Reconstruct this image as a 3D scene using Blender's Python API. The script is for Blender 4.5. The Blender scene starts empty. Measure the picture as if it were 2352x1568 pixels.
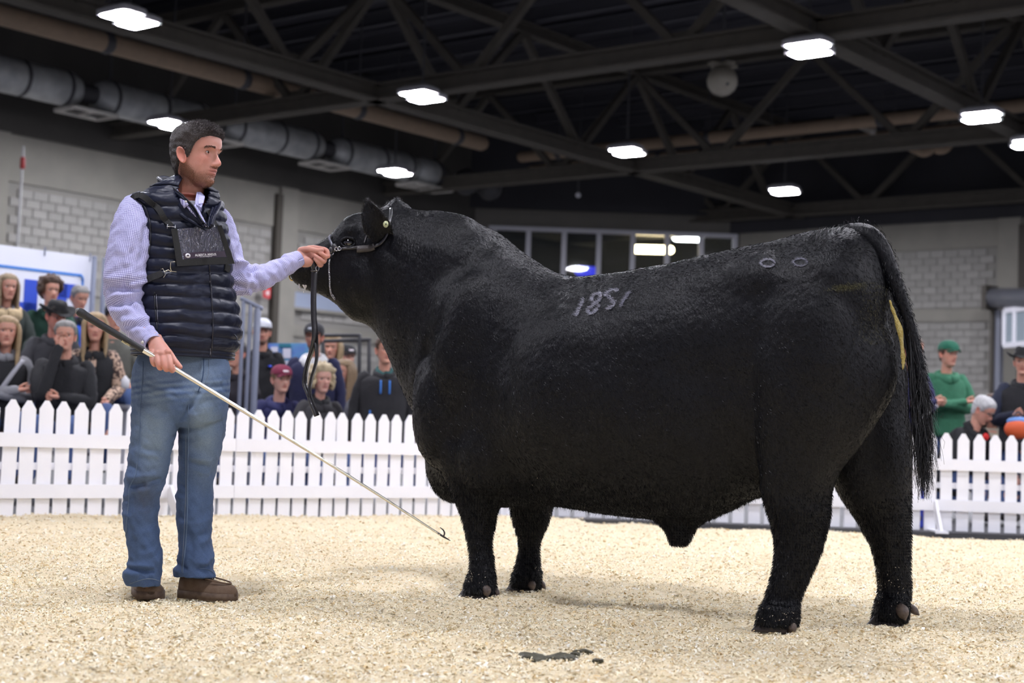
import bpy, math, random
import numpy as np
from mathutils import Vector, Matrix
random.seed(7); rng = np.random.default_rng(7)
SC = bpy.context.scene
COL = SC.collection

# ------------------------------------------------------------------ camera
F = 3530.0; PIT = math.atan((985-784)/F); ROL = math.radians(2.0)
FW = np.array([0, math.cos(PIT), math.sin(PIT)]); R0 = np.array([1., 0, 0]); U0 = np.array([0, -math.sin(PIT), math.cos(PIT)])
RT = math.cos(ROL)*R0+math.sin(ROL)*U0; UP = -math.sin(ROL)*R0+math.cos(ROL)*U0; CP = np.array([0, 0, .7])
cam = bpy.data.cameras.new('camera'); co = bpy.data.objects.new('camera', cam); COL.objects.link(co)
cam.sensor_width = 36; cam.lens = F/2352*36; cam.clip_end = 300
M = Matrix.Identity(4)
for i in range(3):
    M[i][0] = RT[i]; M[i][1] = UP[i]; M[i][2] = -FW[i]; M[i][3] = CP[i]
co.matrix_world = M
cam.dof.use_dof = True; cam.dof.focus_distance = 6.05; cam.dof.aperture_fstop = 2.8
SC.camera = co

# ------------------------------------------------------------------ world and exposure
w = bpy.data.worlds.new('hall_fill'); SC.world = w; w.use_nodes = True
w.node_tree.nodes['Background'].inputs[0].default_value = (.60, .60, .74, 1)
w.node_tree.nodes['Background'].inputs[1].default_value = .60  # added ambient fill, standing in for bounce from the unbuilt hall
SC.view_settings.view_transform = 'Standard'; SC.view_settings.look = 'None'
SC.view_settings.gamma = 1; SC.view_settings.use_curve_mapping = False
SC.view_settings.exposure = 0.26
LAMP_POWER = 6300.0
LAMP_COLOR = (.90, .90, 1.0)

# ------------------------------------------------------------------ helpers
def at(px, py, Y):
    d = FW+RT*(px-1176)/F-UP*(py-784)/F
    return CP+d*(Y/d[1])
def gnd(px, py, z=0.):
    d = FW+RT*(px-1176)/F-UP*(py-784)/F
    return CP+d*((z-CP[2])/d[2])
def ppm(Y): return F/Y          # pixels per metre at a depth

def tag(o, label=None, cat=None, group=None, kind=None):
    if label: o['label'] = label
    if cat: o['category'] = cat
    if group: o['group'] = group
    if kind: o['kind'] = kind
    return o
def empty(name, loc, label=None, cat=None, group=None, kind=None):
    o = bpy.data.objects.new(name, None); COL.objects.link(o); o.location = tuple(float(v) for v in loc)
    o.empty_display_size = .1
    return tag(o, label, cat, group, kind)
def obj(name, vf, m, parent=None, smooth=True, origin=None):
    """vf = (verts, faces) in world space -> one mesh object"""
    V, Fc = vf[0], vf[1]
    V = np.asarray(V, float)
    if parent is not None:
        off = np.array(parent_world(parent))
    else:
        off = np.array(origin) if origin is not None else np.zeros(3)
    me = bpy.data.meshes.new(name)
    me.from_pydata((V-off).tolist(), [], Fc if isinstance(Fc, list) else Fc.tolist())
    if smooth: me.polygons.foreach_set('use_smooth', [True]*len(me.polygons))
    if len(vf) > 2 and vf[2] is not None: setcol(me, vf[2])
    me.update()
    for mm in (m if isinstance(m, (list, tuple)) else [m]): me.materials.append(mm)
    o = bpy.data.objects.new(name, me); COL.objects.link(o)
    if parent is not None: o.parent = parent
    else: o.location = tuple(float(v) for v in off)
    return o
def parent_world(p):
    v = Vector((0, 0, 0))
    while p is not None:
        v += p.location; p = p.parent
    return v
def setcol(me, col):
    a = me.color_attributes.new('Col', 'FLOAT_COLOR', 'POINT')
    c = np.ones((len(me.vertices), 4)); c[:, :3] = col
    a.data.foreach_set('color', c.ravel())
def join(parts):
    V = []; Fc = []; n = 0
    for p in parts:
        V.append(np.asarray(p[0], float)); Fc += [[i+n for i in f] for f in p[1]]; n += len(p[0])
    return np.vstack(V), Fc
def loft(rings, cap=True, closed=True):
    rings = [np.asarray(r, float) for r in rings]; n = len(rings[0]); V = np.vstack(rings); Fc = []
    for i in range(len(rings)-1):
        for j in range(n if closed else n-1):
            k = (j+1) % n; Fc.append([i*n+j, i*n+k, (i+1)*n+k, (i+1)*n+j])
    if cap and closed:
        Fc.append(list(range(n))[::-1]); Fc.append([(len(rings)-1)*n+j for j in range(n)])
    return V, Fc
def box(c, s, rz=0., ax=None):
    c = np.array(c, float); s = np.array(s, float)/2
    V = np.array([[x, y, z] for x in (-1, 1) for y in (-1, 1) for z in (-1, 1)])*s
    if ax is not None: V = V@np.array(ax)
    elif rz:
        a, b = math.cos(rz), math.sin(rz); V = np.stack([V[:, 0]*a-V[:, 1]*b, V[:, 0]*b+V[:, 1]*a, V[:, 2]], 1)
    return V+c, [[0, 1, 3, 2], [4, 6, 7, 5], [0, 4, 5, 1], [2, 3, 7, 6], [0, 2, 6, 4], [1, 5, 7, 3]]
def beam(p, q, wd, ht, up=(0, 0, 1)):
    p = np.array(p, float); q = np.array(q, float); d = q-p; L = np.linalg.norm(d); d /= L
    s = np.cross(d, up); s /= np.linalg.norm(s); u = np.cross(s, d)
    return box((p+q)/2, (L, wd, ht), ax=[d, s, u])
def frames(P):
    P = np.asarray(P, float); T = np.gradient(P, axis=0); T /= np.linalg.norm(T, axis=1)[:, None]+1e-12
    ref = np.array([0, 0, 1.]) if abs(T[0][2]) < .9 else np.array([0, 1., 0])
    N = []; n = np.cross(T[0], ref); n /= np.linalg.norm(n)
    for t in T:
        n = n-t*(n@t); n /= np.linalg.norm(n); N.append(n)
    N = np.array(N); return T, N, np.cross(T, N)
def resample(P, n):
    """smooth Catmull-Rom resampling of rows"""
    P = np.asarray(P, float); m = len(P)
    Q = np.vstack([2*P[0]-P[1], P, 2*P[-1]-P[-2]]); out = []
    for t in np.linspace(0, m-1-1e-9, n):
        i = int(t); f = t-i; a, b, c, d = Q[i], Q[i+1], Q[i+2], Q[i+3]
        out.append(.5*((2*b)+(c-a)*f+(2*a-5*b+4*c-d)*f*f+(3*b-3*c+d-a)*f**3))
    return np.array(out)
def tube(P, r, n=10, k=1., ends=True, res=None):
    P = np.asarray(P, float); r = np.ones(len(P))*np.array(r)
    if res: Q = resample(np.column_stack([P, r]), res); P = Q[:, :3]; r = np.maximum(Q[:, 3], 1e-4)
    if ends:
        d0 = P[0]-P[1]; d0 /= np.linalg.norm(d0); d1 = P[-1]-P[-2]; d1 /= np.linalg.norm(d1)
        P = np.vstack([P[0]+d0*r[0]*.8, P[0]+d0*r[0]*.5, P, P[-1]+d1*r[-1]*.5, P[-1]+d1*r[-1]*.8])
        r = np.concatenate([[r[0]*.35, r[0]*.8], r, [r[-1]*.8, r[-1]*.35]])
    T, N, B = frames(P); a = np.linspace(0, 2*math.pi, n, endpoint=False)
    return loft([P[i]+r[i]*(np.cos(a)[:, None]*N[i]+k*np.sin(a)[:, None]*B[i]) for i in range(len(P))])
def ribbon(P, wdir, wd, th, res=None):
    """flat strap along P, width along wdir"""
    P = np.asarray(P, float)
    if res: P = resample(P, res)
    T = np.gradient(P, axis=0); T /= np.linalg.norm(T, axis=1)[:, None]
    wdir = np.asarray(wdir, float); W = np.tile(wdir, (len(P), 1)) if wdir.ndim == 1 else (resample(wdir, len(P)) if len(wdir) != len(P) else wdir)
    W = W-T*np.sum(W*T, 1)[:, None]; W /= np.linalg.norm(W, axis=1)[:, None]; Nn = np.cross(T, W)
    return loft([[P[i]+W[i]*wd/2+Nn[i]*th/2, P[i]-W[i]*wd/2+Nn[i]*th/2, P[i]-W[i]*wd/2-Nn[i]*th/2, P[i]+W[i]*wd/2-Nn[i]*th/2] for i in range(len(P))])
def ellipsoid(c, r, ax=None, n=16, m=10):
    rings = []
    for i in range(m+1):
        ph = math.pi*(i+.02)/(m+.04); a = np.linspace(0, 2*math.pi, n, endpoint=False)
        rings.append(np.stack([np.sin(ph)*np.cos(a)*r[0], np.sin(ph)*np.sin(a)*r[1], np.full(n, -math.cos(ph))*r[2]], 1))
    V, Fc = loft(rings)
    if ax is not None: V = V@np.array(ax)
    return V+np.array(c), Fc
def wob(P, sc, seed=0, k=5):
    """cheap smooth noise, about -1..1"""
    g = np.random.default_rng(seed); P = np.asarray(P, float); s = np.zeros(len(P))
    for i in range(k):
        d = g.normal(size=3); d *= (1+.9*i/k)/(np.linalg.norm(d)*sc)*2*math.pi; s += np.sin(P@d+g.uniform(0, 6.28)+1.3*np.sin(P@(d[[1, 2, 0]]*.6)+i))
    return s/k*1.4
def remesh(vf, vox, smooth=0, adapt=0., fac=.5):
    me = bpy.data.meshes.new('t'); me.from_pydata(np.asarray(vf[0]).tolist(), [], vf[1]); o = bpy.data.objects.new('t', me); COL.objects.link(o)
    m = o.modifiers.new('r', 'REMESH'); m.mode = 'VOXEL'; m.voxel_size = vox; m.adaptivity = adapt
    if smooth:
        s = o.modifiers.new('s', 'SMOOTH'); s.factor = fac; s.iterations = smooth
    dg = bpy.context.evaluated_depsgraph_get(); dg.update(); e = o.evaluated_get(dg).to_mesh()
    V = np.empty(len(e.vertices)*3); e.vertices.foreach_get('co', V); V = V.reshape(-1, 3)
    Fc = [list(p.vertices) for p in e.polygons]
    o.evaluated_get(dg).to_mesh_clear(); bpy.data.objects.remove(o); bpy.data.meshes.remove(me)
    return V, Fc
def vnormals(V, Fc):
    N = np.zeros_like(V); Q = np.array([f[:3] for f in Fc]); n = np.cross(V[Q[:, 1]]-V[Q[:, 0]], V[Q[:, 2]]-V[Q[:, 0]])
    for k in range(3): np.add.at(N, Q[:, k], n)
    return N/(np.linalg.norm(N, axis=1)[:, None]+1e-12)
def blades(P, D, L, wd, seg=1, bend=None):
    """thin hair blades: roots P, directions D (unit), lengths L, widths wd"""
    n = len(P); L = np.ones(n)*L; wd = np.ones(n)*wd
    S = np.cross(D, rng.normal(size=(n, 3))); S /= np.linalg.norm(S, axis=1)[:, None]+1e-9
    if seg == 1:
        V = np.stack([P-S*wd[:, None]/2, P+S*wd[:, None]/2, P+D*L[:, None]], 1).reshape(-1, 3)
        return V, np.arange(3*n).reshape(n, 3)
    b = bend if bend is not None else np.zeros((n, 3))
    mid = P+D*(L*.55)[:, None]; tip = P+D*L[:, None]+b*L[:, None]; mid = mid+b*(L*.3)[:, None]
    V = np.stack([P-S*wd[:, None]/2, P+S*wd[:, None]/2, mid-S*wd[:, None]*.4, mid+S*wd[:, None]*.4, tip], 1).reshape(-1, 3)
    base = (np.arange(n)*5)[:, None]
    T = np.concatenate([base+np.array([[0, 1, 3]]), base+np.array([[0, 3, 2]]), base+np.array([[2, 3, 4]])], 0)
    return V, T
def trimesh(name, V, T, m, parent=None, col=None, smooth=False):
    """big triangle soup, fast"""
    off = np.array(parent_world(parent)) if parent is not None else np.zeros(3)
    me = bpy.data.meshes.new(name); me.vertices.add(len(V)); me.vertices.foreach_set('co', (np.asarray(V)-off).ravel())
    T = np.asarray(T); k = T.shape[1]; me.loops.add(T.size); me.loops.foreach_set('vertex_index', T.ravel().astype(np.int32))
    me.polygons.add(len(T)); me.polygons.foreach_set('loop_start', np.arange(0, T.size, k, dtype=np.int32))
    me.polygons.foreach_set('loop_total', np.full(len(T), k, dtype=np.int32))
    if smooth: me.polygons.foreach_set('use_smooth', np.ones(len(T), bool))
    me.update(calc_edges=True); me.materials.append(m)
    if col is not None: setcol(me, col)
    o = bpy.data.objects.new(name, me); COL.objects.link(o)
    if parent is not None: o.parent = parent
    return o

# ------------------------------------------------------------------ materials
MATS = {}
def mat(name, col=(.5, .5, .5), rough=.6, metal=0., noise=None, bump=None, vcol=False, spec=.5, emit=None, trans=0., alpha=1., coat=0., sheen=0., rand=0., aniso=None, sub=0.):
    """noise=(scale, second colour, contrast) bump=(scale, strength, stretch)"""
    if name in MATS: return MATS[name]
    m = bpy.data.materials.new(name); m.use_nodes = True; MATS[name] = m
    nt = m.node_tree; b = nt.nodes['Principled BSDF']; I = b.inputs
    I['Base Color'].default_value = (*col, 1); I['Roughness'].default_value = rough; I['Metallic'].default_value = metal
    I['Specular IOR Level'].default_value = spec; I['Coat Weight'].default_value = coat; I['Sheen Weight'].default_value = sheen
    I['Transmission Weight'].default_value = trans; I['Alpha'].default_value = alpha
    if sub: I['Subsurface Weight'].default_value = sub; I['Subsurface Radius'].default_value = (.012, .005, .003); I['Subsurface Scale'].default_value = 1.
    if emit: I['Emission Color'].default_value = (*emit[0], 1); I['Emission Strength'].default_value = emit[1]
    def N(t, **k):
        n = nt.nodes.new(t)
        for a, v in k.items(): setattr(n, a, v)
        return n
    tc = N('ShaderNodeTexCoord'); src = None
    if vcol:
        a = N('ShaderNodeAttribute', attribute_name='Col'); src = a.outputs['Color']
    if noise:
        nz = N('ShaderNodeTexNoise'); nz.inputs['Scale'].default_value = noise[0]; nz.inputs['Detail'].default_value = 5
        mp = N('ShaderNodeMapping'); nt.links.new(tc.outputs['Object'], mp.inputs[0]); nt.links.new(mp.outputs[0], nz.inputs['Vector'])
        if len(noise) > 3: mp.inputs['Scale'].default_value = noise[3]
        cr = N('ShaderNodeValToRGB'); c = noise[2]; cr.color_ramp.elements[0].position = .5-c; cr.color_ramp.elements[1].position = .5+c
        nt.links.new(nz.outputs['Fac'], cr.inputs[0])
        mx = N('ShaderNodeMix', data_type='RGBA'); nt.links.new(cr.outputs[0], mx.inputs[0])
        if src: nt.links.new(src, mx.inputs[6])
        else: mx.inputs[6].default_value = (*col, 1)
        if vcol:
            mu = N('ShaderNodeMix', data_type='RGBA', blend_type='MULTIPLY'); mu.inputs[0].default_value = 1; nt.links.new(src, mu.inputs[6]); mu.inputs[7].default_value = (*noise[1], 1); nt.links.new(mu.outputs[2], mx.inputs[7])
        else: mx.inputs[7].default_value = (*noise[1], 1)
        src = mx.outputs[2]
    if rand:
        oi = N('ShaderNodeObjectInfo'); geo = N('ShaderNodeNewGeometry'); ad = N('ShaderNodeMath', operation='ADD'); nt.links.new(oi.outputs['Random'], ad.inputs[0]); nt.links.new(geo.outputs['Random Per Island'], ad.inputs[1])
        mr = N('ShaderNodeMapRange'); mr.inputs[1].default_value = 0; mr.inputs[2].default_value = 2; mr.inputs[3].default_value = 1-rand; mr.inputs[4].default_value = 1+rand; nt.links.new(ad.outputs[0], mr.inputs[0])
        hs = N('ShaderNodeHueSaturation'); nt.links.new(mr.outputs[0], hs.inputs['Value'])
        if src: nt.links.new(src, hs.inputs['Color'])
        else: hs.inputs['Color'].default_value = (*col, 1)
        src = hs.outputs[0]
    if src: nt.links.new(src, I['Base Color'])
    if bump:
        nb = N('ShaderNodeTexNoise'); nb.inputs['Scale'].default_value = bump[0]; nb.inputs['Detail'].default_value = 4
        mp = N('ShaderNodeMapping'); nt.links.new(tc.outputs['Object'], mp.inputs[0]); nt.links.new(mp.outputs[0], nb.inputs['Vector'])
        if len(bump) > 2: mp.inputs['Scale'].default_value = bump[2]
        bp = N('ShaderNodeBump'); bp.inputs['Strength'].default_value = bump[1]; bp.inputs['Distance'].default_value = .01
        nt.links.new(nb.outputs['Fac'], bp.inputs['Height']); nt.links.new(bp.outputs[0], I['Normal'])
    return m
# ------------------------------------------------------------------ the hall: axes u (right and away) and v (left and away)
HU = np.array([.616, .788, 0]); HV = np.array([-.788, .616, 0])
def H(u, v, z): return HU*u+HV*v+np.array([0, 0, z])
m_conc = mat('concrete_band', (.27, .255, .22), .9, noise=(1.5, (.21, .20, .175), .3), bump=(30, .2))
m_blk = mat('concrete_block', (.31, .30, .275), .92, noise=(3, (.26, .25, .235), .35), bump=(25, .5), rand=.16)
m_mort = mat('mortar', (.23, .22, .20), .95)
m_dcol = mat('dark_column_steel', (.055, .048, .038), .7)
m_clad = mat('upper_cladding', (.040, .040, .046), .85, noise=(.6, (.022, .022, .026), .3))
m_clad2 = mat('bulkhead_panel', (.085, .080, .070), .9, noise=(.5, (.04, .038, .035), .3))
m_deck = mat('roof_deck_paint', (.050, .050, .066), .7, noise=(1., (.062, .062, .078), .3))
m_steelp = mat('truss_paint', (.105, .095, .08), .75, noise=(4, (.08, .073, .063), .3), spec=.2)
m_steeld = mat('purlin_paint', (.075, .075, .088), .6)
m_pipe = mat('tan_pipe_wrap', (.34, .245, .165), .7, noise=(6, (.27, .20, .14), .3))
m_galv = mat('galvanised_duct', (.60, .62, .60), .45, metal=.25, noise=(3, (.30, .31, .32), .3), bump=(3, .2))
m_band = mat('duct_band', (.06, .06, .065), .6)
def struct(o): o['kind'] = 'structure'; return o
WALL_TOP = 6.9
# block wall: panels between pilasters, each with courses of blocks standing proud of the mortar
unit = bpy.data.meshes.new('concrete_block'); uv_, uf_ = box((0, 0, 0), (1, 1, 1)); unit.from_pydata(uv_.tolist(), [], uf_); unit.materials.append(m_blk)
def block_wall(name, p0, p1, out, pil, bands, zmax=WALL_TOP, bl=.40, bh=.20, sort=None):
    """p0..p1 foot of the wall, out = towards the hall; pil = distances of pilaster centres; bands = (z0, z1) plain concrete bands"""
    p0 = np.array(p0, float); p1 = np.array(p1, float); L = np.linalg.norm(p1-p0); d = (p1-p0)/L; out = np.array(out, float); ang = math.atan2(d[1], d[0])
    V, Fc = beam(p0-out*.16+[0, 0, zmax/2], p1-out*.16+[0, 0, zmax/2], .30, zmax); o = struct(obj(name, (V, Fc), m_mort, smooth=False, origin=p0))
    for i, (z0, z1) in enumerate(bands):
        obj('concrete_band', beam(p0+out*.0+[0, 0, (z0+z1)/2], p1+out*.0+[0, 0, (z0+z1)/2], .10, z1-z0), m_conc, o, smooth=False)
    for q in pil:
        obj('pilaster', box(p0+d*q+out*.06+[0, 0, zmax/2], (.62, .22, zmax), rz=ang), m_conc, o, smooth=False)
        obj('steel_column', box(p0+d*(q-.36)+out*.10+[0, 0, zmax/2-.15], (.20, .16, zmax-.3), rz=ang), m_dcol, o, smooth=False)
    # courses
    B_ = []; z = .02; row = 0
    while z+bh < zmax:
        if not any(z+bh > a-.02 and z < b_+.02 for a, b_ in bands):
            x = -(row % 2)*bl/2
            while x < L-.02:
                if not any(abs(x+bl/2-q) < .31+bl/2+.02 or abs(x+bl/2-(q-.36)) < .1+bl/2+.01 for q in pil) and x > 0:
                    B_.append((x+bl/2, z+bh/2))
                x += bl
        z += bh; row += 1
    # seen ones first
    def vis(b):
        P = p0+d*b[0]+np.array([0, 0, b[1]])-CP; k = P@FW; 
        if k < 1: return 1e9
        px = 1176+F*(P@RT)/k; py = 784-F*(P@UP)/k; return (0 if (-20 < px < 2372 and -20 < py < 960) else 1e6)+k
    B_.sort(key=vis); sz = (bl-.018, .05, bh-.018)
    for x, z in B_[:300]:
        b = bpy.data.objects.new('concrete_block', unit); COL.objects.link(b); b.parent = o; P = d*x+out*(.008+.004*rng.random()); b.location = (P[0], P[1], z); b.rotation_euler = (0, 0, ang); b.scale = sz
    if len(B_) > 300: tag(obj('concrete_block_courses', join([box(p0+d*x+out*.008+[0, 0, z], sz, rz=ang) for x, z in B_[300:]]), m_blk, o, smooth=False), kind='stuff')
    return o
# left wall along u at v = 29.5, right wall along v at u = 40.4, back wall square to the view
VL, UR, YB = 29.5, 40.4, 46.0
uC = (YB-HV[1]*VL)/HU[1]; vC = (YB-HU[1]*UR)/HV[1]
bands = [(0, .25), (2.55, 2.85), (5.9, 6.9)]
lp0 = H(-8, VL, 0); lp1 = H(uC, VL, 0); blL = block_wall('wall_left', lp0, lp1, -HV, [1.15+8, 10.15+8, 19.15+8, 27.9+8, 34.0+8], [(0, .25), (2.95, 3.25), (5.75, 6.9)])
rp0 = H(UR, -22, 0); rp1 = H(UR, vC, 0); block_wall('wall_right', rp0, rp1, -HU, [36.75, 29.0, 23.5, 42.4, 15.0, 6.5], [(0, .25), (4.05, 4.4), (6.05, 6.9)])
# back wall with the long gallery window
bx0, bx1 = lp1[0], rp1[0]
def px2x(px, Y): return at(px, 600, Y)[0]
zt, zb_ = at(1400, 528, YB)[2], at(1400, 660, YB)[2]-.5
wx0, wx1 = px2x(1120, YB), px2x(1688, YB)
ob = struct(obj('wall_back', join([box(((bx0+bx1)/2, YB+.15, zb_/2), (bx1-bx0, .3, zb_)), box(((bx0+bx1)/2, YB+.15, (zt+WALL_TOP+.4)/2), (bx1-bx0, .3, WALL_TOP+.4-zt)), box(((bx0+wx0)/2, YB+.15, (zb_+zt)/2), (wx0-bx0, .3, zt-zb_)), box(((bx1+wx1)/2, YB+.15, (zb_+zt)/2), (bx1-wx1, .3, zt-zb_))]), mat('painted_wall', (.15, .14, .125), .9, noise=(1., (.12, .115, .10), .3)), smooth=False))
win = struct(obj('window_1', join([box(((wx0+wx1)/2, YB-.02, zt-.06), (wx1-wx0, .14, .13)), box(((wx0+wx1)/2, YB-.02, zb_+.06), (wx1-wx0, .14, .13))]), mat('window_frame_grey', (.42, .42, .46), .4), smooth=False, origin=(wx0, YB, zb_)))
mf = MATS['window_frame_grey']; m_glass = mat('gallery_glass', (.50, .55, .55), .03, trans=.95, spec=.6, alpha=1.)
xs = [px2x(p, YB) for p in (1132, 1212, 1294, 1374, 1452, 1531, 1609, 1686)]
for x in xs: obj('mullion', box((x, YB-.03, (zt+zb_)/2), (.15, .14, zt-zb_)), mf, win, smooth=False)
for a, b_ in zip(xs, xs[1:]): obj('glass_pane', box(((a+b_)/2, YB+.02, (zt+zb_)/2), (b_-a-.15, .02, zt-zb_-.26)), m_glass, win, smooth=False)
# the lit room behind that window
m_room = mat('gallery_room_wall', (.060, .052, .042), .9); rm = struct(obj('wall_gallery', join([box(((wx0+wx1)/2, YB+7, (zt+zb_)/2), (wx1-wx0+6, .2, 6)), box(((wx0+wx1)/2, YB+3.6, zt+1.2), (wx1-wx0+6, 7, .1)), box(((wx0+wx1)/2, YB+3.6, zb_-.2), (wx1-wx0+6, 7, .1)), box((wx0-2.2, YB+3.6, (zt+zb_)/2), (.1, 7, 6)), box((wx1+2.2, YB+3.6, (zt+zb_)/2), (.1, 7, 6))]), m_room, smooth=False))
m_warm = mat('tube_warm', (1, .9, .6), .5, emit=((1., .80, .45), 34)); m_cool = mat('tube_cool', (1, 1, 1), .5, emit=((.95, .97, 1.), 26)); m_blue = mat('tube_blue', (.1, .1, 1), .5, emit=((.05, .06, 1.), 1.2))
for nm, px0, px1, py, Y, th, mm, lb in (('tube_light', 1458, 1540, 572, YB+1.5, .13, m_warm, 'warm tube light glowing behind the gallery window'), ('tube_light', 1553, 1608, 543, YB+1.5, .15, m_cool, 'cool white tube light high behind the gallery window, right of the warm one'), ('stage_light', 1330, 1366, 622, YB+1.5, .16, m_blue, 'blue light low behind the gallery window')):
    a, b_ = at(px0, py, Y), at(px1, py+2, Y); tag(obj(nm, tube([a, b_], th, n=12), mm, origin=(a+b_)/2), lb, 'light')
# roof deck, bulkheads, purlins
struct(obj('ceiling', join([(lambda c: (np.array([H(-14, -22, c), H(46, -22, c), H(46, 33, c), H(-14, 33, c), H(-14, -22, c+.1), H(46, -22, c+.1), H(46, 33, c+.1), H(-14, 33, c+.1)]), [[0, 3, 2, 1], [4, 5, 6, 7], [0, 1, 5, 4], [1, 2, 6, 5], [2, 3, 7, 6], [3, 0, 4, 7]]))(10.4)]), m_deck, smooth=False))
struct(obj('trim_1', join([beam(H(-12, VL-.1, 8.6), H(UR+2, VL-.1, 8.6), .2, 3.6)]), m_clad2, smooth=False))
struct(obj('trim_2', join([beam(H(UR-.1, -24, 8.6), H(UR-.1, VL, 8.6), .2, 3.6)]), m_clad, smooth=False))
struct(obj('trim_3', join([box(((bx0+bx1)/2, YB-.12, 8.85), (bx1-bx0+5, .2, 3.1))]), m_clad, smooth=False))
rf = empty('roof_steelwork', H(22, 12, 8.7), kind='structure')
# deck ribs (too many and too far to pick apart singly) and purlins
tag(obj('deck_ribs', join([beam(H(u, -20, 10.36), H(u, 32, 10.36), .10, .06) for u in np.arange(6, 46, .62)]), m_deck, rf, smooth=False), kind='stuff')
for u in np.arange(5.4, 42, 1.55): obj('purlin', join([beam(H(u, -18, 10.16), H(u, VL, 10.16), .12, .05), beam(H(u, -18, 10.02), H(u, VL, 10.02), .03, .26), beam(H(u, -18, 9.90), H(u, VL, 9.90), .12, .04)]), m_steeld, rf, smooth=False)
def ibeam(p, q, wd=.34, ht=.30): return join([beam(p, q, wd, .05), beam(np.array(p)+[0, 0, ht], np.array(q)+[0, 0, ht], wd, .05), beam(np.array(p)+[0, 0, ht/2], np.array(q)+[0, 0, ht/2], .05, ht)])
ZB_, ZT_ = 7.12, 9.55
def truss(name, f, t0, t1, nodes, sp):
    e = empty(name, f((t0+t1)/2, ZB_), kind='structure'); e.parent = rf; e.location = Vector(tuple(f((t0+t1)/2, ZB_)))-rf.location
    obj('bottom_chord', ibeam(f(t0, ZB_), f(t1, ZB_)), m_steelp, e, smooth=False); obj('top_chord', ibeam(f(t0, ZT_), f(t1, ZT_), .26, .22), m_steelp, e, smooth=False)
    for n_ in nodes:
        if t0 < n_ < t1:
            for s_ in (-1, 1):
                if t0 < n_+s_*sp < t1: obj('diagonal', beam(f(n_+s_*.14, ZB_+.3), f(n_+s_*sp, ZT_), .15, .15), m_steelp, e, smooth=False)
            obj('gusset', beam(f(n_-.3, ZB_+.32), f(n_+.3, ZB_+.32), .03, .28), m_steelp, e, smooth=False)
for v in (2.0, 11.3, 20.9): truss('roof_truss', lambda t, z, v=v: H(t, v, z), 3, UR-.3, [19.75+4.65*i for i in range(-3, 5)], 2.32)
for u in (12.8, 22.1, 31.4, 39.6): truss('cross_truss', lambda t, z, u=u: H(u, t, z), -16, VL-.3, [20.9-2.35-4.7*i for i in range(-2, 8)], 2.35)
# lattice joists on the right side wall side
# ducts
def duct(vline, z, u0, u1, r):
    e = empty('air_duct', H((u0+u1)/2, vline, z), 'round galvanised spiral air duct with rectangular outlets hung below the left side of the roof', 'duct')
    us = np.arange(u0, u1, 3.6)
    for i, a in enumerate(us):
        b_ = min(a+3.6, u1)
        obj('duct_length', tube([H(a, vline, z), H((a+b_)/2-.3, vline, z), H(b_-.9, vline, z)], r, n=28), m_galv, e)
        for c_ in (a+.15, a+1.5, a+2.55): obj('duct_band', tube([H(c_, vline, z), H(c_+.045, vline, z)], r*1.03, n=28), m_band, e)
        obj('hanger', beam(H(a+.15, vline, z+r), H(a+.15, vline, 9.9), .05, .05, up=HU), m_band, e, smooth=False)
        c_ = (b_-.42); obj('gap_dark_tube', tube([H(c_-.6, vline, z), H(c_+.5, vline, z)], r*.55, n=20), m_band, e)  # dark tube added to stand in for the darkness of the open gap
        fr_ = join([beam(H(c_-.55, vline-.35, z-r-.05), H(c_+.55, vline-.35, z-r-.05), .07, .07), beam(H(c_-.55, vline+.35, z-r-.05), H(c_+.55, vline+.35, z-r-.05), .07, .07), beam(H(c_-.55, vline-.35, z-r-.05), H(c_-.55, vline+.35, z-r-.05), .07, .07), beam(H(c_+.55, vline-.35, z-r-.05), H(c_+.55, vline+.35, z-r-.05), .07, .07), beam(H(c_, vline-.35, z-r-.05), H(c_, vline+.35, z-r-.05), .05, .05)])
        g_ = obj('outlet_frame', fr_, mat('outlet_frame_grey', (.62, .60, .55), .6), e, smooth=False)
        obj('outlet_grille', beam(H(c_-.5, vline, z-r-.02), H(c_+.5, vline, z-r-.02), .62, .02), mat('outlet_dark', (.055, .052, .05), .8), g_, smooth=False)
duct(27.4, 7.55, 13.2, 31.6, .37)
def pipe(name, p, q, r, m, lb, n=14, joints=6):
    e = empty(name, (p+q)/2, lb, 'pipe'); obj('pipe_run', tube([p, (p+q)/2, q], r, n=n), m, e)
    for t in np.linspace(.05, .95, joints): c_ = p*(1-t)+q*t; d_ = (q-p)/np.linalg.norm(q-p); obj('pipe_clamp', tube([c_-d_*.04, c_+d_*.04], r*1.12, n=n), m_band, e); obj('hanger_rod', beam(c_, c_+np.array([0, 0, 10.0-c_[2]]), .03, .03, up=HU), m_band, e, smooth=False)
    return e
pipe('insulated_pipe', H(10, 24, 7.75), H(29.2, 24, 7.75), .19, m_pipe, 'thick tan insulated pipe under the left side of the roof, above the round duct')
pipe('insulated_pipe', H(33.4, 0, 8.25), H(33.4, 26, 8.25), .15, m_pipe, 'upper tan pipe crossing the far roof from left to right')
pipe('insulated_pipe', H(35.2, 8, 8.25), H(35.2, 27, 8.25), .13, m_pipe, 'lower tan pipe crossing the far roof just under the upper one')
pipe('conduit_run', H(14, 9.6, 8.6), H(34, 9.6, 8.6), .10, mat('conduit_grey', (.16, .16, .19), .4), 'grey conduit bundle beside the truss at the upper right')
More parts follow.
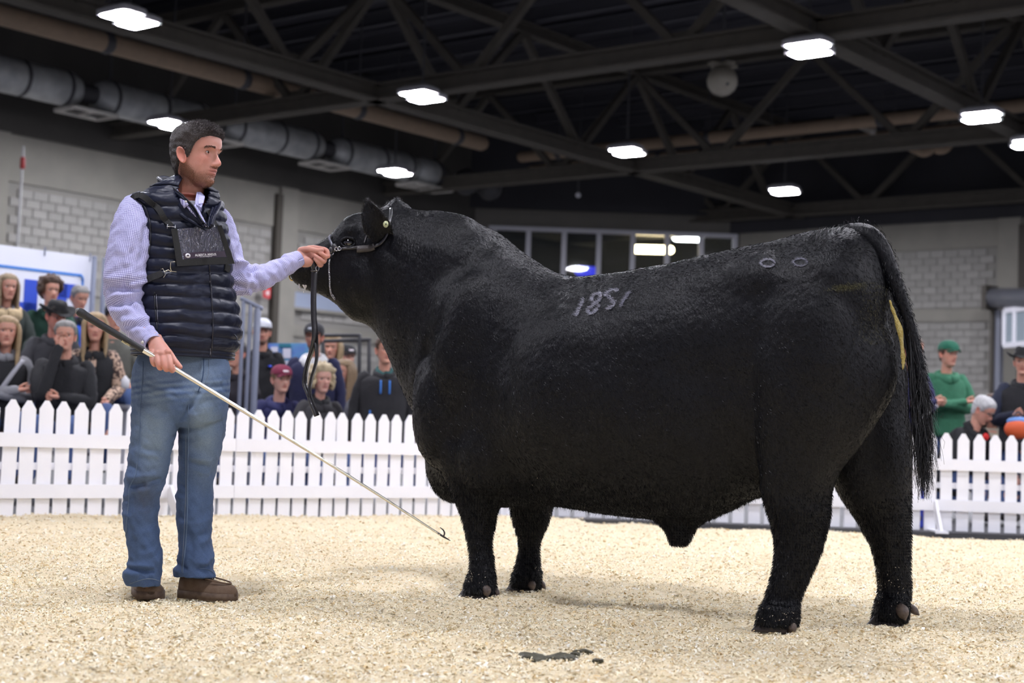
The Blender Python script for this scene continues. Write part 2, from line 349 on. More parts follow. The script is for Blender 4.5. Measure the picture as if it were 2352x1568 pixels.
# hanging elbow pipes at the right
e = empty('elbow_pipes', at(2110, 330, 36), 'pair of tan elbow pipes hanging below the roof at the right', 'pipe')
for dx_, q_ in ((0, 0), (38, -6)):
    obj('elbow', tube([at(2040+dx_, 322+q_, 36.5), at(2075+dx_, 330+q_, 36), at(2105+dx_, 344+q_, 35.7), at(2122+dx_, 350+q_, 35.6), at(2138+dx_, 343+q_, 35.6), at(2142+dx_, 325+q_, 35.6)], .11, n=12, res=20), m_pipe, e)
e = empty('white_elbow', at(1945, 278, 37), 'pale elbow fitting on the lower tan pipe', 'pipe'); obj('elbow', tube([at(1925, 277, 37), at(1958, 279, 37), at(1990, 292, 36.5), at(2005, 300, 36.2)], [.13, .13, .11, .10], n=12, res=14), mat('pale_fitting', (.30, .28, .25), .5), e)
# round hanging ball with its cap
bc = at(1659, 186, 27.5); e = empty('ceiling_ball', bc, 'round cream ball hanging from a flat cross cap under the roof', 'ball')
m_cream = mat('cream_paint', (.30, .28, .23), .6, noise=(5, (.22, .20, .17), .3)); obj('ball', ellipsoid(bc, (.275,)*3, n=32, m=24), m_cream, e)
obj('cap', join([box(bc+[0, 0, .29], (.56, .16, .05), rz=.5), box(bc+[0, 0, .29], (.56, .16, .05), rz=2.0)]), m_cream, e, smooth=False); obj('stem', tube([bc+[0, 0, .2], bc+[0, 0, 3.4]], .03, n=8), m_band, e); obj('lens_hole', ellipsoid(bc+np.array([.06, -.24, -.10]), (.035, .02, .035)), m_band, e)
for px, py, Y, lb in ((1328, 448, 40, 'small white sprinkler bulb on a long rod'), (52, 378, 30, 'red and silver pipe valve on the left wall pipe')):
    c_ = at(px, py, Y)
    if px > 100: e = empty('hanging_bulb', c_, lb, 'fitting'); obj('bulb', ellipsoid(c_, (.07,)*3), mat('bulb_white', (.5, .5, .55), .4), e); obj('rod', tube([c_, c_+[0, 0, 3]], .015, n=6), m_band, e)
    else:
        e = empty('sprinkler_riser', c_, 'thin white riser pipe with a red valve on the left wall', 'pipe'); obj('pipe', tube([c_+[0, 0, .35], [c_[0]-.02, c_[1], 3.1]], .022, n=8), mat('riser_white', (.5, .5, .5), .5), e); obj('valve', tube([c_+[0, 0, -.05], c_+[0, 0, .12]], .05, n=10), mat('valve_red', (.35, .02, .02), .5), e)
# ---- high-bay lights
m_led = mat('led_panel', (1, 1, 1), .5, emit=(LAMP_COLOR, LAMP_POWER/30.)); m_fix = mat('fixture_grey', (.30, .30, .32), .5)
HOLD = []
def rrect(cx, cy, w_, h_, r, z, n=6):
    P = []
    for sx, sy, a0 in ((1, 1, 0), (-1, 1, 90), (-1, -1, 180), (1, -1, 270)):
        for t in np.linspace(a0, a0+90, n): P.append(H(cx+sx*(w_/2-r)+r*math.cos(math.radians(t)), cy+sy*(h_/2-r)+r*math.sin(math.radians(t)), z))
    return np.array(P)
names = {(23.2, 20.4): 'high-bay light above the bull\'s head, centre of the roof', (16.2, 20.8): 'largest high-bay light, at the upper left above the handler', (23.7, 12.1): 'high-bay light right of the hanging ball', (30.2, 20.2): 'high-bay light where two trusses cross above the gallery window', (29.8, 27.2): 'high-bay light just above and left of the bull\'s ears',
         (36.8, 19.5): 'smallest high-bay light, low over the right corner of the gallery window', (30.3, 11.6): 'high-bay light near the right edge above the elbow pipes', (22.6, 27.6): 'high-bay light half hidden behind the handler\'s head', (36.2, 12.6): 'high-bay light cut by the right edge of the picture'}
others = [(u, v) for u in (2.2, 9.2, 16.2, 23.2, 30.2) for v in (-13, -4.5, 3.8, 12.1, 20.4) if not any(abs(u-a) < 2 and abs(v-b_) < 2 for a, b_ in names)]
LPX = {(23.2, 20.4): (970, 223), (16.2, 20.8): (297, 46), (23.7, 12.1): (1858, 115), (30.2, 20.2): (1440, 350), (29.8, 27.2): (907, 397), (36.8, 19.5): (1802, 440), (30.3, 11.6): (2254, 270), (22.6, 27.6): (390, 287), (36.2, 12.6): (2366, 331)}
for (u, v) in list(names)+others:
    nm_ = names.get((u, v), 'high-bay light over the ring outside the picture'); z = 6.88
    if (u, v) in LPX: g_ = gnd(*LPX[(u, v)], z=z); u, v = float(g_@HU), float(g_@HV)
    e = empty('high_bay_light', H(u, v, z+.1), nm_, 'light', group='high-bay lights under the roof')
    for s_ in (-1, 1):
        cx, cy = u+.23*s_, v+.10*s_; obj('housing', loft([rrect(cx, cy, .46, .74, .08, z+.012), rrect(cx, cy, .46, .74, .08, z+.09), rrect(cx, cy, .30, .55, .08, z+.15)]), m_fix, e, smooth=False)
        obj('led_panel', loft([rrect(cx, cy, .39, .62, .07, z), rrect(cx, cy, .39, .62, .07, z+.011)]), m_led, e, smooth=False)
    obj('hanger_rod', beam(H(u, v, z+.1), H(u, v, 9.9), .03, .03, up=HU), m_band, e, smooth=False)
# ---- right side: roller shutter housing, door frame and window
zc = lambda px, py, Y: at(px, py, Y)
SY = 41.; e = empty('roller_shutter', at(2300, 900, SY-1.0), 'dark roller shutter drum on steel guides on the right wall', 'shutter')
a = at(2278, 684, SY-1.6); b_ = at(2420, 688, SY-4.5); m_shut = mat('shutter_grey', (.16, .165, .19), .35, metal=.4)
obj('drum', tube([a, (a+b_)/2, b_], .26, n=24), m_shut, e); obj('end_plate', box(a+[-.05, 0, 0], (.14, .55, .62), rz=-.9), m_dcol, e, smooth=False)
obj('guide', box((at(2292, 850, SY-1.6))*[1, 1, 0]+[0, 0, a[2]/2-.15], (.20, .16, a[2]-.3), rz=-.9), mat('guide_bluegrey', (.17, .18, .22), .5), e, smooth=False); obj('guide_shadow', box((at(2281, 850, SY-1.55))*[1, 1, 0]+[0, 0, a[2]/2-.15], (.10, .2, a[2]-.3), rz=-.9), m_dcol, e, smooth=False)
wq = [at(2309, 712, SY-2.5), at(2420, 716, SY-4.6)]; zt2, zb2 = at(2330, 712, SY-2.8)[2], at(2330, 792, SY-2.8)[2]
w2 = struct(obj('window_2', join([beam(wq[0]*[1, 1, 0]+[0, 0, z_], wq[1]*[1, 1, 0]+[0, 0, z_], .1, .13) for z_ in (zt2, zb2)]+[box((wq[0]*(1-t)+wq[1]*t)*[1, 1, 0]+[0, 0, (zt2+zb2)/2], (.10, .10, zt2-zb2), rz=-.9) for t in (0, .22, .5)]), mat('white_frame', (.75, .75, .80), .4), smooth=False, origin=wq[0]))
obj('glass_pane', beam(wq[0]*[1, 1, 0]+[0, .06, (zt2+zb2)/2], wq[1]*[1, 1, 0]+[0, .06, (zt2+zb2)/2], .02, zt2-zb2), mat('pale_glass', (.30, .36, .40), .1, coat=.5), w2, smooth=False)
obj('blind', beam(wq[0]*[1, 1, 0]+[0, .16, (zt2+zb2)/2], wq[1]*[1, 1, 0]+[0, .16, (zt2+zb2)/2], .02, zt2-zb2), mat('blind', (.35, .40, .43), .8), w2, smooth=False)
# ---- door, pale window and red sign on the left wall
def onleft(px, py, out=.12):
    d_ = at(px, py, 1.)-CP; t = ((VL-out)-CP@HV)/(d_@HV); return CP+d_*t
q0, q1_, = onleft(664, 664), onleft(800, 670); zt3, zb3 = q0[2], onleft(664, 706)[2]
w3 = struct(obj('window_3', join([beam(q0*[1, 1, 0]+[0, 0, z_], q1_*[1, 1, 0]+[0, 0, z_], .08, .08) for z_ in (zt3, zb3)]+[beam(q0*[1, 1, 0]+[0, 0, zb3], q0*[1, 1, 0]+[0, 0, zt3], .08, .08, up=HU)]), m_conc, smooth=False, origin=q0))
obj('glass_pane', beam(q0*[1, 1, 0]+[0, 0, (zt3+zb3)/2], q1_*[1, 1, 0]+[0, 0, (zt3+zb3)/2], .03, zt3-zb3), mat('bluegrey_pane', (.27, .31, .40), .3), w3, smooth=False)
c_ = onleft(613, 671, .3); sg = empty('red_sign', c_, 'small red sign with a white mark on the left wall', 'sign'); obj('plate', box(c_, (.24, .02, .30), rz=math.atan2(HU[1], HU[0])), mat('sign_red', (.50, .03, .04), .5), sg, smooth=False)
obj('white_mark', box(c_-HV*.02+[0, 0, -.02], (.10, .02, .11), rz=math.atan2(HU[1], HU[0])), mat('sign_white', (.7, .6, .6), .5), sg, smooth=False)

# ------------------------------------------------------------------ ground
m_floor = mat('concrete_floor', (.085, .085, .09), .6, noise=(2, (.06, .06, .065), .3))
struct(obj('floor', (np.array([[-40, -6, -.03], [40, -6, -.03], [40, 60, -.03], [-40, 60, -.03]]), [[0, 1, 2, 3]]), m_floor, smooth=False))
# fence line
def fpt(px, Y): p = at(px, 1100, Y); return np.array([p[0], p[1], 0])
FA, FB, FCc = fpt(-70, 9.50), fpt(1245, 12.32), fpt(2430, 12.15)
FA = FA-(FB-FA)/np.linalg.norm(FB-FA)*.1166*16; FCc = FCc+(FCc-FB)/np.linalg.norm(FCc-FB)*2.2
def hfun(x, y):
    P = np.stack([x, y, 0*x], 1); h = .012*wob(P, 1.3, 31)+.007*wob(P, .45, 32)+.0060*wob(P, .17, 33)+.0040*wob(P, .075, 34)
    h += .05*np.exp(-((y-(9.3+.62*(x+3.4)))/.55)**2)*(x < .6)*np.clip((1.2-x)/1.2, 0, 1)
    for gx, gy, r_, a_ in ((-.10, 6.42, .20, -.010), (.10, 6.65, .18, -.008), (1.0, 5.74, .22, -.012), (1.45, 5.90, .20, -.010), (.55, 6.05, .35, .018), (-1.45, 6.05, .25, -.012), (-1.05, 6.1, .25, -.012), (1.3, 5.75, .2, .02)): h += a_*np.exp(-((x-gx)**2+(y-gy)**2)/r_**2)
    return h
def inring(x, y):
    d1 = (FB-FA)[:2]; n1 = np.array([-d1[1], d1[0]])/np.hypot(*d1); d2 = (FCc-FB)[:2]; n2 = np.array([-d2[1], d2[0]])/np.hypot(*d2)
    return np.minimum(-((x-FA[0])*n1[0]+(y-FA[1])*n1[1])+.10, -((x-FB[0])*n2[0]+(y-FB[1])*n2[1])-.45+.12*np.sin(x*3))
gx = np.linspace(-1, 1, 300); gy = np.concatenate([np.linspace(1.5, 4, 20)[:-1], np.linspace(4, 8, 260)[:-1], np.linspace(8, 13.2, 160)]); X, Y_ = np.meshgrid(gx, gy); X = X*(2.2+Y_*.55)
xf, yf = X.ravel(), Y_.ravel(); ins = inring(xf, yf); zf = hfun(xf, yf)-.05*np.clip(-ins/.15, 0, 3)
nx = len(gx); Fg = [[i*nx+j, i*nx+j+1, (i+1)*nx+j+1, (i+1)*nx+j] for i in range(len(gy)-1) for j in range(nx-1) if ins[i*nx+j] > -.25]
def shav_mat(name, vc):
    return mat(name, (.83, .74, .54), .9, vcol=vc, noise=(160, (.66, .54, .34), .22) if not vc else None, bump=(220, .5) if not vc else None, spec=.2, sub=0)
gm = obj('wood_shavings', (np.stack([xf, yf, zf], 1), Fg), shav_mat('shavings_bed', False)); tag(gm, 'pale wood shavings bedding spread over the whole show ring', 'shavings', kind='stuff')
# loose flakes
def flakes(n, y0, y1, smin, smax, pw=1.):
    y = y0+(y1-y0)*rng.random(n)**pw; x = (rng.random(n)*2-1)*(.385*y+.5); k = inring(x, y) > .02; x, y = x[k], y[k]; n = len(x); z = hfun(x, y)+rng.random(n)*.006+.001
    L = rng.uniform(smin, smax, n)*(1+1.0*(rng.random(n)**8)); W = L*rng.uniform(.16, .50, n); th = rng.uniform(0, 6.28, n); tilt = rng.normal(size=n)*.24; ro = rng.normal(size=n)*.33
    a = np.stack([np.cos(th)*np.cos(tilt), np.sin(th)*np.cos(tilt), np.sin(tilt)], 1); b0 = np.stack([-np.sin(th), np.cos(th), 0*th], 1); c_ = np.cross(a, b0); b = b0*np.cos(ro)[:, None]+c_*np.sin(ro)[:, None]; c2 = np.cross(a, b); c2 *= np.sign(c2[:, 2])[:, None]
    P = np.stack([x, y, z], 1); curl = rng.uniform(-.2, .8, n)[:, None]*L[:, None]
    V = np.stack([P-a*L[:, None]/2-b*W[:, None]/2, P-a*L[:, None]/2+b*W[:, None]/2, P-b*W[:, None]/2+c2*curl*.5, P+b*W[:, None]/2+c2*curl*.5, P+a*L[:, None]/2-b*W[:, None]/2*.8, P+a*L[:, None]/2+b*W[:, None]/2*.8], 1)
    V[:, :, 2] = np.maximum(V[:, :, 2], z[:, None]-.006); q = (np.arange(n)*6)[:, None]; T = np.concatenate([q+[0, 2, 3, 1], q+[2, 4, 5, 3]])
    pal = np.array([[.86, .78, .57], [.82, .70, .46], [.89, .84, .68], [.70, .53, .28], [.91, .88, .79], [.50, .34, .15]]); pr_ = np.array([.34, .24, .20, .10, .10, .02])
    patch = wob(np.stack([x, y, 0*x], 1), .5, 41); warm = np.clip(patch*.5+.1, 0, .6); ci = rng.choice(6, n, p=pr_); alt = rng.random(n) < warm*.5; ci[alt] = rng.choice([1, 3, 5], alt.sum(), p=[.6, .34, .06]); col = pal[ci]*rng.uniform(.84, 1.05, (n, 1))
    # shade under and around the bull, painted into the flake colours
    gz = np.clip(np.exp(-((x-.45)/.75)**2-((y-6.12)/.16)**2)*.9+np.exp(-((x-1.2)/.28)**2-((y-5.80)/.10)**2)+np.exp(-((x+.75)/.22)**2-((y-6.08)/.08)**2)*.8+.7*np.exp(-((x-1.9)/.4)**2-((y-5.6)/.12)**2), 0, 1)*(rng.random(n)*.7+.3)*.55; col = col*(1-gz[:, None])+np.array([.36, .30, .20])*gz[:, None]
    return V.reshape(-1, 3), T, np.repeat(col, 6, 0)
A_ = [flakes(165000, 3.55, 6.5, .004, .0150, .95), flakes(105000, 6.5, 9.2, .006, .016), flakes(52000, 9.2, 12.9, .009, .020)]
V = np.vstack([a[0] for a in A_]); T = []; b0 = 0
for a in A_: T.append(a[1]+b0); b0 += len(a[0])
fo = trimesh('loose_shavings', V, np.vstack(T), shav_mat('shaving_flakes', True), gm, col=np.vstack([a[2] for a in A_])); tag(fo, kind='stuff')
# manure pats
m_man = mat('dark_manure', (.030, .028, .014), .45, noise=(60, (.075, .068, .036), .25), bump=(90, .7))
e = empty('manure_pat', gnd(1265, 1508), 'dark trampled manure patch in the shavings in the foreground', 'manure')
def pat(cx, cy, rx, ry, seed, hz=.007):
    c_ = gnd(cx, cy); rr = []; q = np.linspace(0, 2*math.pi, 60, endpoint=False); irr = 1+.16*np.sin(3*q+seed)+.10*np.sin(7*q+2*seed)+.07*np.sin(13*q+seed)+.05*np.sin(23*q)
    for s_, h_ in ((1.02, -.015), (1, .003), (.93, hz), (.7, hz*1.3), (.3, hz*1.1)): x = c_[0]+rx*s_*irr*np.cos(q); y = c_[1]+ry*s_*irr*np.sin(q); rr.append(np.stack([x, y, hfun(x, y)+h_+.006], 1))
    return obj('patch', loft(rr), m_man, e)
pat(1252, 1511, .078, .070, 1.); pat(1295, 1517, .030, .035, 2.5); pat(1340, 1500, .030, .022, 4.); pat(1322, 1508, .014, .02, 5.); pat(1372, 1527, .016, .014, 3.)

# ------------------------------------------------------------------ picket fence
m_wht = mat('white_vinyl', (.86, .86, .90), .45, noise=(3, (.80, .80, .84), .3), spec=.4)
def picket_mesh(w_, h_, t=.018):
    P = [(-w_/2, 0), (w_/2, 0), (w_/2, h_-.055), (.012, h_), (-.012, h_), (-w_/2, h_-.055)]
    return loft([[(x, -t/2, z) for x, z in P], [(x, t/2, z) for x, z in P]])
pm = bpy.data.meshes.new('picket'); V, Fc = picket_mesh(.091, .775, .012); pm.from_pydata(V.tolist(), [], Fc); pm.materials.append(m_wht)
def fence_run(p0, p1, pitch, label, z0=0., braces=()):
    d = p1-p0; L = np.linalg.norm(d); d /= L; out = np.array([d[1], -d[0], 0]); ang = math.atan2(d[1], d[0]); n = int(L/pitch); mid = (p0+p1)/2; npan = 16; k = 0; pi_ = 0
    while k < n:
        m_ = min(npan, n-k); a = p0+d*(k*pitch-.5*pitch); b_ = p0+d*((k+m_)*pitch-.5*pitch-.004); e = empty('picket_fence', (a+b_)/2, label[min(pi_, len(label)-1)], 'fence', group='white picket fence panels round the ring')
        for i in range(m_):
            o = bpy.data.objects.new('picket', pm); COL.objects.link(o); o.parent = e; P = p0+d*((k+i)*pitch)-np.array(e.location); o.location = (P[0], P[1], z0+rng.normal()*.002); o.rotation_euler = (0, rng.normal()*.006, ang)
        for zz_ in (.205, .525):
            obj('rail', beam(a+out*.020+[0, 0, z0+zz_], b_+out*.020+[0, 0, z0+zz_], .020, .088), m_wht, e, smooth=False)
        obj('rear_rail', beam(a-out*.035+[0, 0, z0+.36], b_-out*.035+[0, 0, z0+.36], .03, .045), m_wht, e, smooth=False)
        k += m_; pi_ += 1
    for q, lb in braces:
        c_ = p0+d*q; e2 = empty('fence_brace', c_+out*.15, lb, 'brace'); obj('brace_board', beam(c_+out*.03+[0, 0, z0+.22], c_+out*.24+[0, 0, z0-.02], .085, .02, up=d), m_wht, e2, smooth=False); obj('brace_foot', box(c_+out*.14+[0, 0, z0+.005], (.10, .28, .02), rz=ang), m_wht, e2, smooth=False)
def along(p0, p1, px):
    best = min(np.linspace(0, 1, 600), key=lambda t: abs(px-(1176+F*((p0*(1-t)+p1*t+[0, 0, .3]-CP)@RT)/((p0*(1-t)+p1*t+[0, 0, .3]-CP)@FW)))); return best*np.linalg.norm(p1-p0)
fence_run(FA, FB, .1166, ['white picket fence panel past the left edge of the picture', 'white picket fence panel at the far left, behind the handler\'s legs', 'white picket fence panel between the handler and the bull', 'white picket fence panel behind the bull\'s chest'], braces=[(along(FA, FB, 385), 'white slanted fence foot seen between the handler\'s legs'), (along(FA, FB, 1165), 'white slanted fence foot seen between the bull\'s front legs')])
fence_run(FB+(FCc-FB)/np.linalg.norm(FCc-FB)*.06, FCc, .1255, ['white picket fence panel seen under the bull\'s belly', 'white picket fence panel behind the bull\'s hind legs', 'white picket fence panel at the far right, right of the tail', 'white picket fence panel past the right edge of the picture'], z0=.015, braces=[(along(FB, FCc, 2128), 'white slanted fence foot right of the bull\'s hind leg')])
struct(obj('trim_4', beam(FB+[0, -.12, -.005], FCc+[0, -.12, -.005], .30, .05), mat('dark_kerb', (.05, .05, .055), .7), smooth=False))
# ------------------------------------------------------------------ the bull
BO = np.array([.0025, 6.5257, 0.]); BA = np.array([.8639, -.5036, 0.]); BN = np.array([.5036, .8639, 0.]); ZU = np.array([0, 0, 1.])
def B(s, t, z): return BO+BA*s+BN*t+ZU*z
def vring(c, side, ztop, zbot, w, n=40, pt=2.3, zmax=.5, sl=0.):
    """vertical ring: side = unit lateral direction, widest at fraction zmax of the height"""
    a = np.linspace(0, 2*math.pi, n, endpoint=False); ca, sa = np.cos(a), np.sin(a)
    x = np.sign(ca)*np.abs(ca)**(2/pt)*w; zc = zbot+(ztop-zbot)*zmax
    z = np.where(sa > 0, zc+np.abs(sa)**(2/pt)*(ztop-zc), zc-np.abs(sa)**(2/pt)*(zc-zbot))
    P = np.outer(x, side)+np.array([c[0], c[1], 0]); P[:, 2] += z
    return P
def build_bull():
    parts = []
    T = [(-.42, 1.55, .95, .10, .5), (-.37, 1.60, .72, .17, .5), (-.29, 1.60, .53, .225, .48), (-.20, 1.585, .42, .27, .45), (-.10, 1.54, .375, .31, .45), (.05, 1.437, .375, .325, .47), (.25, 1.345, .39, .355, .5), (.5, 1.348, .37, .385, .5),
         (.75, 1.385, .365, .385, .5), (.92, 1.42, .385, .36, .5), (1.06, 1.44, .45, .32, .55), (1.2, 1.465, .50, .30, .6), (1.34, 1.493, .56, .30, .62), (1.45, 1.505, .64, .28, .64), (1.53, 1.49, .74, .245, .62), (1.59, 1.43, .86, .19, .6), (1.63, 1.34, 1.0, .11, .5)]
    Q = resample(np.array(T), 60)
    parts.append(loft([vring(B(r[0], 0, 0), BN, r[1], r[2], r[3], pt=2.35, zmax=r[4]) for r in Q]))
    # neck and head, bending parallel to the fence
    H = [  # px, ytop, ybot, Y, halfwidth, zmax, exponent
        (1150, 575, 1050, 6.58, .20, .5, 2.2), (1112, 525, 1070, 6.61, .225, .5, 2.2), (1075, 497, 1080, 6.64, .24, .5, 2.2), (1020, 484, 1040, 6.70, .245, .5, 2.2), (975, 484, 960, 6.74, .22, .52, 2.2), (935, 478, 880, 6.77, .19, .55, 2.2), (900, 476, 805, 6.79, .16, .55, 2.2), (872, 478, 762, 6.80, .135, .55, 2.2),
        (848, 484, 744, 6.80, .120, .55, 2.3), (822, 489, 737, 6.80, .112, .6, 2.3), (801, 497, 720, 6.80, .110, .65, 2.4), (780, 519, 700, 6.795, .098, .62, 2.3), (760, 540, 687, 6.79, .084, .58, 2.3), (742, 552, 677, 6.785, .074, .55, 2.3), (722, 563, 671, 6.78, .070, .5, 2.4),
        (704, 574, 665, 6.78, .078, .5, 2.6), (690, 588, 656, 6.78, .080, .5, 2.6), (679, 602, 649, 6.78, .072, .5, 2.5), (672, 614, 642, 6.78, .05, .5, 2.2)]
    rings = []
    for r in resample(np.array(H), 56):
        a = at(r[0], r[1], r[3]); b = at(r[0], r[2], r[3])
        rings.append(vring(a, np.array([.12, .99, 0]), a[2], b[2], r[4], pt=r[6], zmax=r[5]))
    parts.append(loft(rings))
    # poll knob and brow
    parts.append(ellipsoid(B(-.262, 0, .56), (.125, .15, .185), ax=[BA, BN, ZU], n=24, m=16)); parts.append(ellipsoid(B(-.17, 0, .60), (.20, .20, .24), ax=[BA, BN, ZU], n=24, m=16))
    parts.append(ellipsoid(at(915, 490, 6.80), (.065, .085, .055)))
    parts.append(ellipsoid(at(908, 474, 6.80), (.035, .05, .035)))
    parts.append(ellipsoid(at(808, 532, 6.74), (.05, .06, .05)))
    parts.append(ellipsoid(at(808, 532, 6.86), (.05, .06, .05)))
    parts.append(ellipsoid(at(845, 640, 6.73), (.10, .07, .13)))      # jaw muscle
    parts.append(ellipsoid(at(845, 640, 6.87), (.10, .07, .13)))
    parts.append(ellipsoid(at(700, 618, 6.73), (.045, .045, .04)))   # nostril swell
    # shoulders, arm, ribs, hip, thigh
    for sg in (-1, 1):
        parts.append(ellipsoid(B(-.07, sg*.215, 1.0), (.20, .125, .36), ax=[BA, BN, ZU], n=24, m=16))
        parts.append(ellipsoid(B(-.20, sg*.20, .78), (.15, .12, .26), ax=[BA, BN, ZU], n=24, m=16))
        parts.append(ellipsoid(B(.02, sg*.20, .62), (.16, .115, .20), ax=[BA, BN, ZU], n=24, m=16))
        parts.append(ellipsoid(B(.48, sg*.20, .85), (.48, .215, .40), ax=[BA, BN, ZU], n=24, m=16))
        parts.append(ellipsoid(B(1.20, sg*.165, 1.24), (.24, .125, .17), ax=[BA, BN, ZU], n=24, m=16))
        parts.append(ellipsoid(B(1.36, sg*.19, 1.05), (.21, .145, .33), ax=[BA, BN, ZU], n=24, m=16))
    def leg(rows, Y, kd=1., dY=0., inset=.004):
        rows = resample(np.array(rows, float), len(rows)*4); rr = []
        for py, l, r_ in rows:
            f = (py-rows[0][0])/(rows[-1][0]-rows[0][0]); a = at(l, py, Y+dY*(1-f)); b = at(r_, py, Y+dY*(1-f)); c = (a+b)/2; h = (b[0]-a[0])/2-inset
            an = np.linspace(0, 2*math.pi, 28, endpoint=False); k = kd(f) if callable(kd) else kd
            rr.append(np.stack([c[0]+h*np.cos(an), c[1]+h*k*np.sin(an), np.full(28, c[2])], 1))
        return loft(rr)
    # near fore, far fore, near hind, far hind; rows are (y, x left, x right)
    parts.append(leg([(1000, 985, 1165), (1060, 1000, 1165), (1110, 1020, 1162), (1150, 1041, 1155), (1172, 1050, 1147), (1202, 1060, 1141), (1233, 1067, 1135), (1255, 1071, 1134), (1274, 1075, 1136), (1300, 1074, 1139), (1318, 1072, 1141), (1336, 1068, 1143), (1350, 1064, 1142)], 6.41, kd=lambda f: .75+.2*f, dY=.03))
    parts.append(leg([(1060, 1150, 1300), (1100, 1155, 1295), (1139, 1162, 1282), (1168, 1168, 1271), (1194, 1173, 1265), (1216, 1180, 1256), (1235, 1185, 1247), (1253, 1188, 1243), (1274, 1187, 1243), (1296, 1181, 1245), (1321, 1176, 1247), (1338, 1170, 1245)], 6.66, kd=.9))
    parts.append(leg([(640, 1760, 1990), (700, 1745, 2020), (760, 1735, 2052), (820, 1725, 2064), (880, 1722, 2058), (940, 1725, 2034), (1000, 1730, 1995), (1040, 1735, 1964), (1080, 1739, 1932), (1124, 1743, 1914), (1168, 1754, 1912), (1204, 1766, 1906), (1241, 1774, 1896), (1270, 1776, 1888), (1301, 1772, 1875), (1333, 1765, 1861), (1371, 1755, 1844), (1395, 1747, 1836), (1415, 1740, 1832)], 5.74, kd=lambda f: .50+.35*f, dY=-.06))
    parts.append(leg([(720, 1900, 2050), (780, 1895, 2072), (840, 1892, 2084), (880, 1890, 2088), (940, 1880, 2086), (1000, 1885, 2096), (1050, 1895, 2097), (1090, 1904, 2095), (1119, 1916, 2094), (1148, 1931, 2094), (1175, 1951, 2095), (1204, 1970, 2095), (1226, 1981, 2095), (1255, 1997, 2095), (1301, 2009, 2094), (1342, 2014, 2096), (1375, 2014, 2094), (1395, 2008, 2090), (1412, 2002, 2086)], 5.90, kd=lambda f: .65+.3*f))
    for (x0, x1, y0, x0b, x1b, y1, Y) in ((1069, 1141, 1330, 1061, 1142, 1366, 6.41), (1174, 1246, 1318, 1168, 1243, 1354, 6.66), (1746, 1838, 1388, 1732, 1836, 1436, 5.72), (2012, 2092, 1372, 2000, 2086, 1430, 5.88)):
        a = (at(x0, y0, Y)+at(x1, y0, Y))/2; b = (at(x0b, y1, Y)+at(x1b, y1, Y))/2; ra = (x1-x0)/2/ppm(Y); rb = (x1b-x0b)/2/ppm(Y); rr = []
        for f in np.linspace(0, 1, 8):
            c = a*(1-f)+b*f; r = ra*(1-f)+rb*f; an = np.linspace(0, 2*math.pi, 20, endpoint=False)
            rr.append(np.stack([c[0]+r*np.cos(an), c[1]+r*.92*np.sin(an), np.full(20, c[2])], 1))
        parts.append(loft(rr))
    # sheath and navel fold
    sc = B(.80, 0, 0)[1]
    def rows(rw, Y, k):
        rr = []
        for py, l, r_ in rw:
            a = at(l, py, Y); b = at(r_, py, Y); c = (a+b)/2; h = (b[0]-a[0])/2; an = np.linspace(0, 2*math.pi, 20, endpoint=False)
            rr.append(np.stack([c[0]+h*np.cos(an), c[1]+k*np.sin(an), np.full(20, c[2])], 1))
        return loft(rr)
    parts.append(rows([(1130, 1400, 1760), (1160, 1440, 1700), (1183, 1482, 1650), (1200, 1505, 1612), (1215, 1524, 1598), (1235, 1533, 1590), (1252, 1538, 1580)], sc, .05))
    # folds from flank to belly
    V, Fc = remesh(join(parts), .0115, 9, fac=.6)
    # soft muscle relief in the near side
    S = (V-BO)@BA; Tt = (V-BO)@BN; Z = V[:, 2]; N = vnormals(V, Fc)
    D = np.zeros(len(V))
    def g(s0, z0, rs, rz, tilt=0.):
        ds = S-s0; dz = Z-z0; c, s_ = math.cos(tilt), math.sin(tilt); u = (ds*c+dz*s_)/rs; v = (-ds*s_+dz*c)/rz
        return np.exp(-(u*u+v*v))
    side = (np.abs(Tt) > .10)
    D += side*(.018*g(-.30, 1.02, .05, .26, -.35)-.020*g(-.215, 1.08, .035, .25, -.4)+.010*g(-.08, 1.15, .07, .2, -.3)-.012*g(.17, .95, .06, .25, .2)
               +.010*g(.33, .80, .1, .25)-.012*g(1.02, .85, .07, .3, .25)+.006*g(1.14, 1.30, .12, .08)-.006*g(1.0, 1.20, .12, .12)-.004*g(1.25, 1.12, .12, .10)
               +.012*g(-.42, 1.35, .10, .12, .6)-.014*g(-.12, 1.40, .05, .13, -.9)+.010*g(1.45, .80, .10, .25))
    D -= side*.010*g(.12, .45, .20, .02, .1)
    D += .004*wob(V, .35, 3)*(Z > .45)*(S > -.6)
    V = V+N*D[:, None]
    V += N*(.0016*wob(V, .05, 5))[:, None]
    return V, Fc
m_coat = mat('black_coat', (.0020, .0022, .0042), .46, noise=(9, (.0034, .0033, .0042), .2), bump=(140, .40, (1, 1, .45)), spec=.24)
m_hair = mat('black_hair', (.0018, .0020, .0040), .42, spec=.22)
m_hair2 = mat('black_tail_hair', (.006, .0055, .006), .36, spec=.45)
m_horn = mat('dewclaw_horn', (.13, .095, .075), .55, noise=(60, (.05, .035, .03), .2), bump=(90, .3))
m_hoof = mat('hoof_horn', (.018, .016, .019), .4, noise=(40, (.06, .045, .045), .25), bump=(70, .4, (.3, .3, 2)))
bull = empty('bull', BO+BA*.75, 'large black bull standing side-on in the shavings with its head held up by a halter', 'bull')
bV, bF = build_bull()
obj('body', (bV, bF), m_coat, bull)
bN = vnormals(bV, bF)
